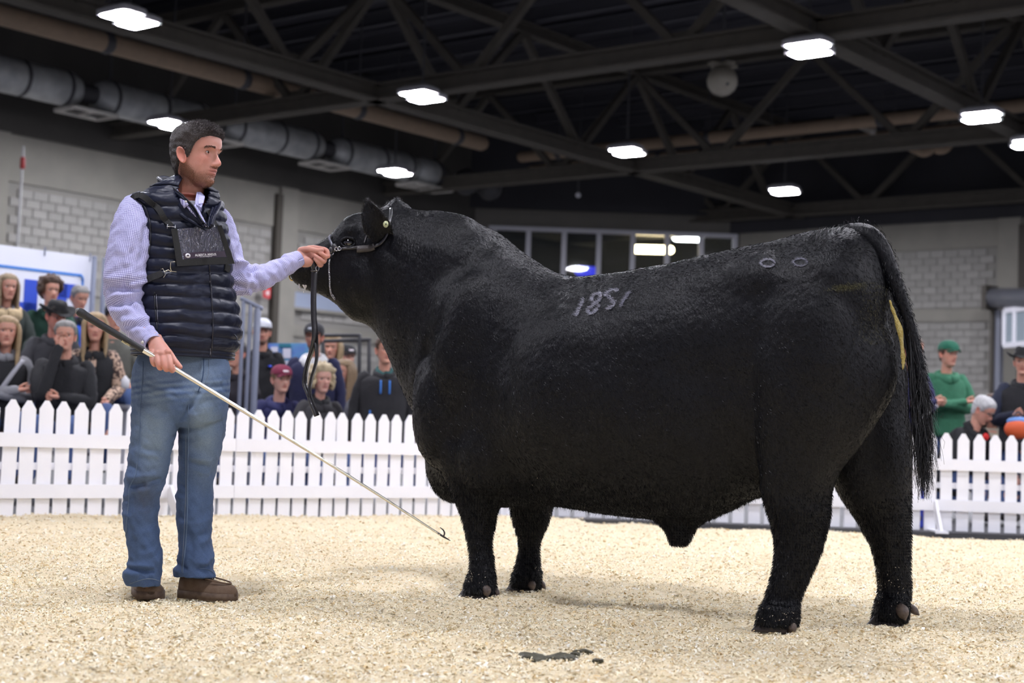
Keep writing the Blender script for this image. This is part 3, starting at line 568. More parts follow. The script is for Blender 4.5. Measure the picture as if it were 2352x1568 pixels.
# short coat: thin blades lying back along the hide
def coat():
    n = len(bV); k = rng.integers(0, n, 190000)
    P = bV[k]+rng.normal(size=(len(k), 3))*.0035; P -= bN[k]*np.sum((P-bV[k])*bN[k], 1)[:, None]; Nn = bN[k]; Z = P[:, 2]; S = (P-BO)@BA
    legz = Z < .52; head = S < -.52
    rump = (S > 1.36) & (Z > 1.38)
    flow = np.tile(BA*.8-ZU*.55, (len(k), 1)); flow[legz] = BA*.35-ZU*.9; flow[head] = np.array([.9, 0, -.2])
    flow += rng.normal(size=flow.shape)*.22
    flow -= Nn*np.sum(flow*Nn, 1)[:, None]; flow /= np.linalg.norm(flow, axis=1)[:, None]
    lf = np.clip((.62-Z+.05*wob(P, .3, 2))/.22, 0, 1)          # 0 body .. 1 leg
    up = (.09+.38*lf)[:, None]; up = np.where(rump[:, None], .8, up)
    D = flow+Nn*(up+.07*rng.random((len(k), 1))); D /= np.linalg.norm(D, axis=1)[:, None]
    L = (.012+.002*lf)*(.6+.8*rng.random(len(k))); L = np.where(rump, .018, L); L = np.where(head, .0065, L)
    keep = rng.random(len(k)) < np.where(head, .8, .75+.25*lf)
    # denser on the legs
    return P[keep], D[keep], L[keep]
P, D, L = coat()
lz = np.where(bV[:, 2]+.1*rng.random(len(bV)) < .52)[0]; kk = lz[rng.integers(0, len(lz), 90000)]
Nn = bN[kk]; fl = BA*.35-ZU*.9+rng.normal(size=(len(kk), 3))*.35; fl -= Nn*np.sum(fl*Nn, 1)[:, None]; fl /= np.linalg.norm(fl, axis=1)[:, None]
D2 = fl+Nn*.62; D2 /= np.linalg.norm(D2, axis=1)[:, None]
V, T = blades(np.vstack([P, bV[kk]]), np.vstack([D, D2]), np.concatenate([L, .0125*(.5+.9*rng.random(len(kk)))]), .0016)
tag(trimesh('short_hair', V, T, m_hair, bull), kind='stuff')
from mathutils.bvhtree import BVHTree
BVH = BVHTree.FromPolygons(bV.tolist(), bF)
def surf(px, py, out=.002, Yf=None):
    """point on the near side of the bull seen at this place, lifted by out"""
    d = at(px, py, 1.)-CP; d /= np.linalg.norm(d)
    h = BVH.ray_cast(Vector(CP), Vector(d))
    if h[0] is None:
        q = at(px, py, Yf or 6.2); h = BVH.find_nearest(Vector(q))
    return np.array(h[0])+np.array(h[1])*out, np.array(h[1])
# hooves and dewclaws
def claw(c, fw, L, W, H):
    fw = fw/np.linalg.norm(fw); sd = np.array([-fw[1], fw[0], 0]); rr = []
    for f in np.linspace(0, 1, 7):
        z = H*f; fr = .62*L*(1-f)+.30*L*f; bk = -.42*L*(1-.12*f); a = np.linspace(0, 2*math.pi, 20, endpoint=False)
        x = (fr+bk)/2+(fr-bk)/2*np.sign(np.cos(a))*np.abs(np.cos(a))**.85; y = W/2*(1-.12*f)*np.sin(a)*(1-.25*np.clip(np.cos(a), 0, 1))
        rr.append(np.array(c)+np.outer(x, fw)+np.outer(y, sd)+[0, 0, z])
    rr.append(rr[-1].mean(0)+(rr[-1]-rr[-1].mean(0))*.75+[0, 0, .006])
    return loft(rr)
FWD = -BA+np.array([0, -.12, 0])
for px, py, Y, fw, sp in ((1103, 1352, 6.41, -BA, .032), (1208, 1340, 6.66, -BA, .030), (1790, 1424, 5.72, -BA, .034), (2045, 1414, 5.88, -BA, .033)):
    c = at(px, py, Y); fw = np.array(fw, float)
    for sg in (-1, 1):
        o = obj('hoof', claw([c[0], c[1], -.012], fw+BN*sg*.10, .135, .060, .060), m_hoof, bull)
        o.location += Vector(tuple(BN*sg*sp+fw*.010))
def dewclaw(px, py, Y, r, dx, dz=-.6):
    c = at(px, py, Y); p = [c+np.array([-dx*r*1.2, .01, .012]), c, c+np.array([dx*r*.7, -.006, dz*r]), c+np.array([dx*r*1.25, -.01, dz*r*1.7])]
    return tube(p, [r*.9, r, r*.7, r*.22], n=12, res=8)
for a in ((1117, 1356, 6.36, .021, .25), (1139, 1358, 6.40, .014, .8), (1221, 1343, 6.61, .020, .25), (1245, 1342, 6.66, .014, .8), (2073, 1405, 5.82, .025, .25), (2098, 1400, 5.88, .016, .9), (1818, 1440, 5.67, .020, .2)):
    obj('dewclaw', dewclaw(*a), m_horn, bull)
# ears
def ear(base, tip, out, wd, thick=.010):
    base, tip, out = map(lambda v: np.array(v, float), (base, tip, out)); ax = tip-base; L = np.linalg.norm(ax); ax /= L; out -= ax*(out@ax); out /= np.linalg.norm(out); sd = np.cross(ax, out); rr = []
    for f in np.linspace(0, 1, 14):
        wv = wd*(math.sin(math.pi*min(1, .16+f*.80))**.75)*(1-.15*f); c = base+ax*L*f+out*.02*math.sin(f*3.1); a = np.linspace(0, 2*math.pi, 20, endpoint=False)
        x = np.cos(a)*wv/2; y = np.sin(a)*thick+(x/(wv/2))**2*wv*.28
        rr.append(c+np.outer(x, sd)+np.outer(y, out))
    return loft(rr)
en = ear(at(886, 548, 6.665), at(844, 462, 6.60), np.array([-.25, -1, .1]), .125)
ef = ear(at(905, 520, 6.93), at(912, 462, 7.02), np.array([-.3, -1, 0]), .10)
for e in (en, ef):
    oe = obj('ear', e, m_coat, bull)
    Nn = vnormals(*e); k = rng.integers(0, len(e[0]), 2600); pos = e[0][k]+rng.normal(size=(len(k), 3))*.003
    ax_ = (e[0][-20:].mean(0)-e[0][:20].mean(0)); ax_ /= np.linalg.norm(ax_)
    dd = Nn[k]*.35+ax_*.9+rng.normal(size=(len(k), 3))*.25; dd /= np.linalg.norm(dd, axis=1)[:, None]
    bv, bt = blades(pos, dd, .017*(.4+rng.random(len(k))), .0014); tag(trimesh('ear_hair', bv, bt, m_hair2, bull), kind='stuff')
m_tag = mat('tag_yellow', (.42, .46, .20), .4, noise=(60, (.55, .56, .36), .3))
c = at(886, 515, 6.575); fr = [np.array([1, .15, 0]), np.array([0, 0, 1.]), np.array([.15, -1, 0])]
rg = []
for r_, d_ in ((.0125, 0), (.0135, .003), (.012, .006), (.006, .0065), (.005, .011), (.0015, .011)):
    a = np.linspace(0, 2*math.pi, 20, endpoint=False); rg.append(c+np.outer(np.cos(a)*r_*.85, fr[0])+np.outer(np.sin(a)*r_*1.1, fr[1])+fr[2]*d_)
et = obj('ear_tag', loft(rg), m_tag, bull); et['label'] = 'round yellow ear tag button'
obj('tag_stud', ellipsoid(c+fr[2]*.012, (.0035, .003, .0035)), mat('stud_dark', (.05, .05, .03), .5), et)
# eye and brow
p, n = surf(800, 557, -.004)
m_eye = mat('bull_eye', (.004, .004, .005), .06, spec=.8, coat=.5)
ey = obj('eye', ellipsoid(p, (.024, .016, .019), n=24, m=16), m_eye, bull)
for sg, th in ((1, .0075), (-1, .006)):
    a = np.linspace(.1, math.pi-.1, 14)
    P = np.array([surf(800+16*math.cos(t), 557-sg*11*math.sin(t), .004)[0] for t in a]); obj('eyelid', tube(P, th*np.sin(a)**.4, n=8), m_coat, bull)
# nose ring, slobber, nostril
m_brass = mat('brass', (.62, .45, .16), .25, metal=1.)
a = np.linspace(0, 2*math.pi, 28)[:-2]; c = at(673, 631, 6.77)
obj('nose_ring', tube(np.stack([c[0]-.002+.014*np.cos(a), c[1]+.004*np.sin(a), c[2]+.022*np.sin(a)-.002], 1), .0038, n=8), m_brass, bull)['label'] = 'brass ring through the nose'
m_slob = mat('slobber', (.75, .72, .72), .1, spec=.7, coat=.6)
for pts, r in ((((688, 648), (687, 655), (688, 662)), (.005, .003, .005)), (((695, 650), (699, 657), (700, 664)), (.007, .005, .002)), (((703, 653), (702, 659), (700, 665)), (.008, .004, .002)), (((697, 668), (697, 672)), (.0015, .002))):
    P = [at(x, y, 6.735) for x, y in pts]; obj('slobber_drip', tube(P, r, n=8, res=8), m_slob, bull)
obj('nostril', ellipsoid(surf(689, 612, -.002)[0], (.012, .008, .007)), mat('nostril_dark', (.003, .003, .003), .7), bull)
# tail
tp = [(1950, 540, 5.74, .045), (1988, 545, 5.71, .050), (2020, 572, 5.68, .040), (2045, 622, 5.655, .030), (2061, 665, 5.64, .027), (2080, 718, 5.63, .022), (2099, 785, 5.625, .021), (2110, 840, 5.62, .022), (2119, 900, 5.61, .022), (2124, 950, 5.61, .014)]
TP = resample(np.array([list(at(x, y, Y))+[r] for x, y, Y, r in tp]), 44)
tl = tube(TP[:, :3], TP[:, 3], n=18)
ot = obj('tail', tl, m_coat, bull)
def strands(roots, tips, n, wv, wd, seg=14, gravity=.3, wav=1.):
    Vs = []; Ts = []; b = 0
    for i in range(n):
        a = roots[i]; t = tips[i]; u = np.linspace(0, 1, seg)[:, None]; mid = (a+t)/2+np.array([rng.normal()*.012, rng.normal()*.012, 0])
        P = (1-u)**2*a+2*u*(1-u)*mid+u*u*t; ph = rng.uniform(0, 6.28); fq = rng.uniform(1.3, 3.2); am = wav*rng.uniform(.3, 1.3)
        P[:, 0] += (np.sin(u[:, 0]*fq*6.28+ph)*u[:, 0]**.8)*am*.010; P[:, 1] += (np.cos(u[:, 0]*fq*6.28+ph)*u[:, 0])*am*.008
        th = rng.uniform(0, 3.14); S = np.array([math.cos(th), math.sin(th), 0])*wd/2*(1-.6*u); Vs.append(np.stack([P-S, P+S], 1).reshape(-1, 3))
        q = b+np.arange(seg-1)[:, None]*2; Ts.append(np.concatenate([q+[0, 1, 3], q+[0, 3, 2]])); b += 2*seg
    return np.vstack(Vs), np.vstack(Ts)
n = 1500; f = rng.random(n)**.8; ri = (22+f*20).astype(int); roots = TP[ri, :3]+rng.normal(size=(n, 3))*np.array([.008, .008, .004])
side = rng.normal(size=n)*.42; tipz = rng.beta(2.6, 1.7, n); cx = 2122+side*36+(rng.random(n)-.5)*14; cy = 850+f*60+(1155-850-f*60)*tipz
cx = np.where(cy > 1090, cx*.65+.35*2127, cx)
tips = np.array([at(x, y, 5.62+rng.normal()*.03) for x, y in zip(cx, cy)])
V, T = strands(roots, tips, n, 1, .0024)
sw = trimesh('tail_switch', V, T, m_hair2, bull); sw['kind'] = 'stuff'; sw['label'] = 'long wavy hair switch'
# short hair along the tail and tail head
k = rng.integers(0, len(tl[0]), 9000); Nn = vnormals(*tl)[k]; fl = np.array([.25, -.1, -1.])+rng.normal(size=(len(k), 3))*.3; dd = fl/np.linalg.norm(fl, axis=1)[:, None]+Nn*.30; dd /= np.linalg.norm(dd, axis=1)[:, None]
bv, bt = blades(tl[0][k]+rng.normal(size=(len(k), 3))*np.array([.005, .004, .012])-Nn*.004, dd, .015*(.5+rng.random(len(k))), .0020)
tag(trimesh('tail_hair', bv, bt, m_hair, bull), kind='stuff')
# long hair under the belly and at the sheath
und = [k for k in range(0, len(bV), 3) if bN[k, 2] < -.45 and .22 < bV[k, 2] < .55 and .1 < (bV[k]-BO)@BA < 1.25]
und = np.array(und); k = und[rng.integers(0, len(und), 5000)]; dd = np.array([0, 0, -1.])+rng.normal(size=(len(k), 3))*.4+bN[k]*.2; dd /= np.linalg.norm(dd, axis=1)[:, None]
bv, bt = blades(bV[k], dd, .022*(.4+rng.random(len(k))), .0016); tag(trimesh('belly_hair', bv, bt, m_hair, bull), kind='stuff')
# brand: white hair along each digit
m_white = mat('brand_white_hair', (.34, .34, .41), .5)
def brand(strokes, dens, L, wd, fade=1., jit=1.7):
    P = []; D = []
    for st in strokes:
        st = np.array(st, float); seg = np.linalg.norm(np.diff(st, axis=0), axis=1)
        for (a, b, l) in zip(st[:-1], st[1:], seg):
            for _ in range(int(l*dens)+1):
                t = rng.random(); q = a+(b-a)*t+rng.normal(size=2)*jit; s_, nn = surf(q[0], q[1], .003)
                d = np.array([-.75, -.1, .35])+rng.normal(size=3)*.28; d -= nn*(d@nn); d /= np.linalg.norm(d); P.append(s_); D.append(d+nn*.25)
    P = np.array(P); D = np.array(D); D /= np.linalg.norm(D, axis=1)[:, None]
    return blades(P, D, L*(.4+rng.random(len(P)))*fade, wd)
def zz(pts): return [(1280+x/3.794, 580+y/3.795) for x, y in pts]
digits = [zz([(235, 405), (205, 480), (168, 560)]), zz([(385, 352), (335, 370), (305, 410), (345, 440), (388, 405), (385, 352)]), zz([(345, 440), (295, 480), (272, 520), (305, 540), (350, 505), (370, 462), (345, 440)]), zz([(540, 332), (490, 330), (425, 368), (455, 392), (505, 425), (500, 462), (440, 500)])]
bv, bt = brand(digits, 4.6, .015, .0014); o = tag(trimesh('brand_number', bv, bt, m_white, bull), kind='stuff'); o['label'] = 'white hair brand reading 1851'
bv, bt = brand([zz([(640, 345), (590, 410), (560, 470)])], 7, .012, .0012); tag(trimesh('brand_number', bv, bt, mat('brand_faint', (.24, .24, .31), .5), bull), kind='stuff')
for cx, cy, dn, mm in ((1763, 605, 5.5, m_white), (1838, 603, 3.5, mat('brand_mid', (.26, .26, .33), .5))):
    a = np.linspace(.3, 6.3, 16); ring = [(cx+16*math.cos(t)+2, cy+8.5*math.sin(t)) for t in a]
    bv, bt = brand([ring], dn, .010, .0012, jit=.7); tag(trimesh('brand_ring', bv, bt, mm, bull), kind='stuff')
# manure streak and stained hair
m_dung = mat('manure', (.34, .24, .035), .45, noise=(70, (.50, .42, .16), .2), bump=(150, .8))
pl = [(2047, 688, 2), (2053, 708, 4), (2062, 732, 5.5), (2070, 758, 6.5), (2074, 785, 5), (2077, 812, 5.5), (2078, 832, 4), (2077, 848, 1.5)]
rr = []
for x, y, r_ in resample(np.array(pl, float), 30):
    c = at(x, y, 5.585); a = np.linspace(0, 2*math.pi, 12, endpoint=False); r_ = r_*(1+.2*math.sin(y*.9))/ppm(5.6)
    rr.append(np.stack([c[0]+np.cos(a)*r_, c[1]+np.sin(a)*r_*.9+.02, np.full(12, c[2])], 1))
obj('manure_streak', loft(rr), m_dung, bull)['label'] = 'yellow-brown streak beside the tail'
P = []; D = []
for _ in range(1500):
    if rng.random() < .45: x, y = rng.normal(1945, 24), 0; y = 664-(x-1905)*.14+rng.normal()*5
    else: x, y = rng.normal(2010, 22), rng.uniform(655, 790); 
    s_, nn = surf(x, y, .004); d = BA*.7-ZU*.5+rng.normal(size=3)*.3; d -= nn*(d@nn); P.append(s_); D.append(d/np.linalg.norm(d)+nn*.2)
bv, bt = blades(np.array(P), np.array(D)/np.linalg.norm(D, axis=1)[:, None], .009*(.3+rng.random(len(P))), .0012)
tag(trimesh('stained_hair', bv, bt, mat('stained_hair', (.075, .070, .028), .5), bull), kind='stuff')
# bits of shavings stuck to the legs
m_bit = mat('shaving_bit', (.75, .66, .50), .8)
P = []
for (x0, x1, y0, y1, n) in ((1070, 1092, 1306, 1345, 26), (1125, 1136, 1236, 1275, 10), (1228, 1238, 1300, 1312, 4), (2010, 2092, 1300, 1420, 60), (1735, 1830, 1395, 1440, 40), (1095, 1118, 1300, 1368, 8), (1715, 1725, 690, 695, 1)):
    for _ in range(n): P.append(surf(rng.uniform(x0, x1), rng.uniform(y0, y1), .006, 6.)[0])
P = np.array(P); d = rng.normal(size=(len(P), 3)); d /= np.linalg.norm(d, axis=1)[:, None]
bv, bt = blades(P, d, .006*(.3+rng.random(len(P))), .0025); tag(trimesh('clinging_shavings', bv, bt, m_bit, bull), kind='stuff')

# ------------------------------------------------------------------ the halter and lead
m_leather = mat('black_leather', (.014, .013, .016), .32, bump=(200, .25), spec=.6, coat=.25)
m_leather2 = mat('brown_black_leather', (.045, .038, .036), .45, bump=(200, .25))
m_steel = mat('bright_steel', (.75, .75, .78), .2, metal=1.)
hal = empty('show_halter', at(765, 590, 6.6), 'black leather show halter and lead strap on the bull, hanging from the handler\'s hand', 'halter')
def sp(pts, out=.006): return np.array([surf(x, y, out)[0] for x, y in pts])
def snorm(pts): return np.array([surf(x, y)[1] for x, y in pts])
def strap(pts, wd, th, name, m=m_leather, res=24, out=.006):
    P = sp(pts, out); Nn = snorm(pts); T = np.gradient(P, axis=0); W = np.cross(Nn, T); W /= np.linalg.norm(W, axis=1)[:, None]
    return obj(name, ribbon(resample(P, res), resample(W, res), wd, th), m, hal)
strap([(762, 541), (758, 548), (763, 560), (767, 572)], .010, .005, 'nose_strap', mat('strap_sheen', (.13, .13, .17), .3, spec=.8))
strap([(775, 574), (790, 571), (808, 570), (824, 568)], .012, .005, 'cheek_strap')
strap([(820, 573), (835, 572), (850, 571), (862, 567)], .030, .007, 'cheek_pad', m_leather2)
strap([(860, 568), (880, 556), (893, 530), (898, 500), (899, 480)], .014, .004, 'crown_strap')
strap([(847, 528), (843, 542), (838, 558)], .0028, .002, 'brow_cord', mat('cord', (.22, .21, .22), .5), out=.009)
# knot block and buckle
obj('buckle_block', ellipsoid(sp([(770, 570)], .012)[0], (.016, .010, .020)), m_leather, hal)
obj('nose_knot', ellipsoid(sp([(764, 576)], .014)[0], (.011, .010, .017)), m_leather, hal)
c, nn = surf(776, 573, .020)
for q in range(2):
    a = np.linspace(0, 2*math.pi, 18); cc = c+np.array([.012*q, 0, .002*q]); obj('buckle', tube(np.stack([cc[0]+.008*np.cos(a), cc[1]+0*a, cc[2]+.008*np.sin(a)], 1), .0018, n=6), m_steel, hal)
a = np.linspace(math.pi*.95, 2*math.pi*1.02, 14); c = sp([(762, 583)], .018)[0]
obj('halter_ring', tube(np.stack([c[0]+.014*np.cos(a), c[1]+0*a, c[2]+.010*np.sin(a)], 1), .0026, n=8), m_steel, hal)
cl = []; pts = resample(np.array([(759, 592), (757, 605), (757, 625), (758, 645), (759, 660), (763, 674), (770, 684)], float), 26)
for i, (x, y) in enumerate(pts):
    c, nn = surf(x, y, .006); a = np.linspace(0, 2*math.pi, 10); u = np.array([1., 0, .25]) if i % 2 else np.array([.2, .3, 0]); u /= np.linalg.norm(u); v = np.array([0, 0, 1.])
    o = obj('chain_link', tube(c+np.outer(np.cos(a)*.0026, u)+np.outer(np.sin(a)*.0058, v), .0011, n=5), m_steel, hal)
# lead: short leather from the ring through the hand, then down in two strands
LY = 6.455
obj('lead_end', ribbon([at(762, 588, 6.60), at(748, 592, 6.53), at(730, 594, 6.47), at(722, 600, 6.445), at(722, 612, 6.44), at(722, 618, 6.44)], (0, .3, 1), .016, .007, res=20), m_leather, hal)
obj('lead_loop', tube([at(723, 594, 6.46), at(721, 605, 6.44), at(722, 615, 6.44)], [.012, .014, .013], n=12, res=10), m_leather, hal)
a = np.linspace(0, 2*math.pi, 18); c = at(729, 616, 6.432); obj('lead_ring', tube(np.stack([c[0]+.006*np.cos(a), c[1]+.004*np.cos(a), c[2]+.011*np.sin(a)], 1), .0020, n=7), m_steel, hal)
obj('keeper', box(at(722, 622, 6.435), (.029, .012, .006)), m_leather2, hal)
def lead(pts, wd, wv):
    P = np.array([at(x, y, LY+dy) for x, y, dy in pts]); W = np.array([[math.cos(q), math.sin(q), 0] for q in wv]); return ribbon(resample(P, 60), resample(W, 60), wd, .0045)
obj('lead_strap', lead([(722, 622, 0), (721, 650, 0), (720, 690, 0), (721, 730, 0), (723, 770, 0), (716, 805, .01), (706, 835, .02), (700, 865, .02), (701, 885, .02), (709, 905, .01), (718, 930, 0), (728, 955, 0)], .0245, [0, .1, .1, .2, .4, .9, 1.0, .9, .8, .7, .7, .6]), m_leather, hal)
obj('lead_strap', lead([(724, 770, .012), (727, 800, .012), (727, 825, .012), (722, 848, .01), (716, 868, .01), (712, 890, .01), (712, 912, .01)], .024, [.6, 1.1, 1.25, 1.2, 1.2, 1.2, 1.2]), m_leather, hal)
# ------------------------------------------------------------------ people: shared head builder
def head_mesh(c, yaw, s=1., pitch=0., roll=0., n=56, m=64, fem=0., mouth=0.):
    """closed head surface; c = bottom of the chin line centre, x forward before turning by yaw (0 = towards +X, -90deg = towards the camera)"""
    tab = np.array([  # z, front, back, half width
        (-.004, .045, -.005, .010), (.002, .064, -.020, .026), (.010, .074, -.035, .036), (.020, .0785, -.046, .043), (.032, .079, -.058, .050), (.045, .081, -.070, .056), (.060, .086, -.080, .061), (.075, .088, -.086, .065), (.090, .088, -.091, .0675), (.105, .087, -.095, .070),
        (.120, .086, -.098, .0725), (.135, .090, -.101, .0745), (.148, .096, -.103, .0760), (.165, .0985, -.104, .0775), (.182, .097, -.103, .0780), (.198, .092, -.100, .0760), (.213, .082, -.093, .0700), (.226, .066, -.081, .0600), (.236, .045, -.063, .046), (.242, .022, -.040, .029), (.2445, -.003, -.018, .012)])
    T = resample(tab, m); rings = []
    a = np.linspace(0, 2*math.pi, n, endpoint=False)
    # bunch angles towards the face
    a = a-.30*np.sin(2*a)*0-.35*np.sin(a)
    for z, f, b, w_ in T:
        ca, sa = np.cos(a), np.sin(a); xm = (f+b)/2+.006; ex = 2.35
        x = np.where(ca > 0, xm+(f-xm)*np.abs(ca)**(2/2.15), xm-(xm-b)*np.abs(ca)**(2/2.1)); y = w_*np.sign(sa)*np.abs(sa)**(2/ex)
        rings.append(np.stack([x, y, np.full(n, z)], 1))
    V, Fc = loft(rings); x, y, z = V[:, 0].copy(), V[:, 1].copy(), V[:, 2].copy(); fr = np.clip((x-.02)/.05, 0, 1)
    g = lambda v, c_, s_: np.exp(-((v-c_)/s_)**2)
    dx = np.zeros(len(V))
    # nose: ridge grows from brow to tip
    nz = np.interp(z, [.072, .078, .086, .094, .110, .128, .145], [0, .012, .029, .030, .021, .010, 0]); nw = np.interp(z, [.076, .090, .12, .14], [.0135, .0130, .0085, .0075])
    dx += nz*np.exp(-(np.abs(y)/nw)**2.3)
    dx += .008*(g(y, .013, .006)+g(y, -.013, .006))*g(z, .083, .007)                     # wings
    dx -= .0120*(g(y, .031, .015)+g(y, -.031, .015))*g(z, .1295, .0105)                      # sockets
    dx += .006*(g(np.abs(y), .028, .020))*g(z, .1470, .0070)                               # brow ridge
    dx += .0085*g(z, .0645, .0048)*np.exp(-(y/.022)**2)+.0075*g(z, .0515, .0052)*np.exp(-(y/.019)**2)  # lips
    dx -= .0065*g(z, .0580, .0024)*np.exp(-(y/.024)**2)
    dx -= .006*g(z, .0405, .006)*np.exp(-(y/.022)**2)+0
    dx += .008*g(z, .022, .012)*np.exp(-(y/.020)**2)                                       # chin
    dx += .004*g(np.abs(y), .043, .015)*g(z, .105, .014)                                   # cheekbone
    dx -= .004*g(np.abs(y), .046, .013)*g(z, .065, .018)
    V[:, 0] += dx*fr
    V[:, 1] *= 1-.05*fem*(z < .09)
    L = V.copy()
    cp, sp_ = math.cos(pitch), math.sin(pitch); V = V-np.array([-.02, 0, .06]); V = np.stack([V[:, 0]*cp-V[:, 2]*sp_, V[:, 1], V[:, 0]*sp_+V[:, 2]*cp], 1)
    cr, sr = math.cos(roll), math.sin(roll); V = np.stack([V[:, 0], V[:, 1]*cr-V[:, 2]*sr, V[:, 1]*sr+V[:, 2]*cr], 1)+np.array([-.02, 0, .06])
    cy, sy = math.cos(yaw), math.sin(yaw); V = np.stack([V[:, 0]*cy-V[:, 1]*sy, V[:, 0]*sy+V[:, 1]*cy, V[:, 2]], 1)*s+np.array(c)
    return V, Fc, L
def headpt(p, c, yaw, s=1., pitch=0., roll=0.):
    V = np.atleast_2d(np.array(p, float))-np.array([-.02, 0, .06]); cp, sp_ = math.cos(pitch), math.sin(pitch); V = np.stack([V[:, 0]*cp-V[:, 2]*sp_, V[:, 1], V[:, 0]*sp_+V[:, 2]*cp], 1)
    cr, sr = math.cos(roll), math.sin(roll); V = np.stack([V[:, 0], V[:, 1]*cr-V[:, 2]*sr, V[:, 1]*sr+V[:, 2]*cr], 1)+np.array([-.02, 0, .06])
    cy, sy = math.cos(yaw), math.sin(yaw); return np.stack([V[:, 0]*cy-V[:, 1]*sy, V[:, 0]*sy+V[:, 1]*cy, V[:, 2]], 1)*s+np.array(c)
def face_colour(L, base, beard=None, lips=(.50, .17, .15), bd=.8):
    """real colouring of the skin: lips, cheeks, stubble"""
    x, y, z = L.T; col = np.ones((len(L), 3))*np.array(base); g = lambda v, c_, s_: np.exp(-((v-c_)/s_)**2)
    fr = np.clip((x-.01)/.04, 0, 1)
    def mix(col, c2, k): k = np.clip(k, 0, 1)[:, None]; return col*(1-k)+np.array(c2)*k
    col = mix(col, (base[0]*1.0, base[1]*.72, base[2]*.70), .45*(g(np.abs(y), .045, .02)*g(z, .10, .022)+g(y, 0, .016)*g(z, .092, .015))*fr)
    if beard is not None:
        zb = .050+1.05*np.clip(.045-x, 0, .07); k = np.clip((zb-z)/.028+.25, 0, 1)*np.clip((x+.050)/.03, 0, 1)
        k *= 1-.95*np.exp(-(y/.0215)**4)*g(z, .0575, .0125)*fr
        k *= 1-.75*g(np.abs(y), .040, .014)*g(z, .076, .014)
        k = np.maximum(k, .9*g(z, .0735, .0042)*np.exp(-(y/.024)**4)*fr); col = mix(col, beard, bd*k)
    col = mix(col, lips, 1.1*np.exp(-(y/.022)**4)*g(z, .0580, .0095)*(x > .07)); col = mix(col, (.16, .05, .04), .9*np.exp(-(y/.021)**4)*g(z, .0580, .0018)*(x > .07))
    return col
def ear_mesh(side):
    """human ear in head space"""
    a = np.linspace(0, 2*math.pi, 22, endpoint=False); rr = []
    for d, sc, dz in ((0, .75, 0), (.008, .95, 0), (.014, 1.04, 0), (.017, .98, 0), (.0155, .80, 0), (.010, .66, 0), (.007, .45, 0), (.006, .1, 0)):
        x = -.012-.3*0+np.cos(a)*.0175*sc-.012*sc*.2*np.sin(a)*1; z = .112+np.sin(a)*.0325*sc+0*a; x = x-np.clip(np.sin(a), 0, 1)*.006*sc+np.clip(-np.sin(a), 0, 1)*.007*sc
        back = np.clip(-(x+.012)/.018, -.4, 1)
        rr.append(np.stack([x, side*(.0705+d*(.75+.55*back)), z], 1))
    return loft(rr)
m_skin = mat('skin', (.62, .34, .26), .48, vcol=True, noise=(45, (.93, .86, .84), .3), bump=(420, .12), spec=.4, sub=.35)
m_eyew = mat('eye_white', (.62, .60, .58), .12, spec=.6, coat=.4)
m_iris = mat('iris_brown', (.05, .025, .012), .1, coat=.8)
m_pup = mat('pupil', (.004, .004, .004), .1, coat=.8)
m_brow = mat('brow_hair', (.075, .045, .03), .6)

# ------------------------------------------------------------------ the handler
MY = 6.05
man = empty('person', gnd(430, 1372), 'man in navy quilted vest, checked shirt and jeans leading the bull by its halter', 'person')
HC = at(449, 431, 6.03); HC = HC+np.array([-.004, 0, .004]); HYAW = math.radians(-23); HP = math.radians(-1.5); HS = 1.01
V, Fc, L = head_mesh(HC, HYAW, HS, HP, n=140, m=170)
def to_world(vf): return headpt(vf[0], HC, HYAW, HS, HP), vf[1]
# neck, shoulders, trunk, limbs under the clothes, hands: one skin
def poly(ps): return np.array([at(*p) for p in ps])
def hand_skin(palm, fingers, vox=.0026):
    parts = [palm] if isinstance(palm, tuple) else list(palm)
    for P, r in fingers: parts.append(tube(np.array(P), r, n=12, res=18))
    return remesh(join(parts), vox, 5, fac=.5)
# right hand (near, on the stick): seen from the back, four fingers folded over the stick
def fing(pts, r0, r1): return [at(*p) for p in pts], np.linspace(r0, r1, len(pts))
pr = []
wr = at(358, 790, 5.80)
pal = loft([np.stack([c[0]+r*np.cos(q)*.94+0*q, c[1]+k*np.sin(q), c[2]+r*np.cos(q)*.30], 1) for c, r, k in [(at(352, 772, 5.83), .030, .026), (at(358, 786, 5.81), .031, .024), (at(363, 797, 5.79), .036, .022), (at(368, 808, 5.775), .040, .021), (at(372, 818, 5.765), .040, .019), (at(375, 825, 5.765), .036, .015)] for q in [np.linspace(0, 2*math.pi, 24, endpoint=False)]])
fs = [fing([(350, 806, 5.78), (350, 818, 5.755), (351, 829, 5.745), (354, 836, 5.752), (359, 836, 5.785), (359, 827, 5.80)], .0125, .0085),
      fing([(361, 812, 5.765), (362, 824, 5.74), (364, 836, 5.728), (367, 844, 5.735), (371, 843, 5.77), (370, 833, 5.79)], .0135, .009),
      fing([(373, 815, 5.755), (376, 828, 5.73), (379, 841, 5.72), (382, 848, 5.727), (386, 846, 5.762), (384, 837, 5.785)], .0138, .009),
      fing([(384, 812, 5.755), (389, 827, 5.735), (392, 841, 5.722), (395, 850, 5.728), (398, 848, 5.762), (396, 840, 5.785)], .0138, .0092),
      fing([(376, 798, 5.81), (389, 812, 5.815), (399, 826, 5.81), (408, 836, 5.80), (415, 843, 5.795)], .0165, .0088)]
for q, (px, py, Y) in enumerate(((350, 808, 5.770), (361, 811, 5.752), (373, 812, 5.743), (385, 808, 5.745))): pr.append(ellipsoid(at(px, py, Y), (.0135, .011, .0125)))
rh = hand_skin([pal]+pr, fs)
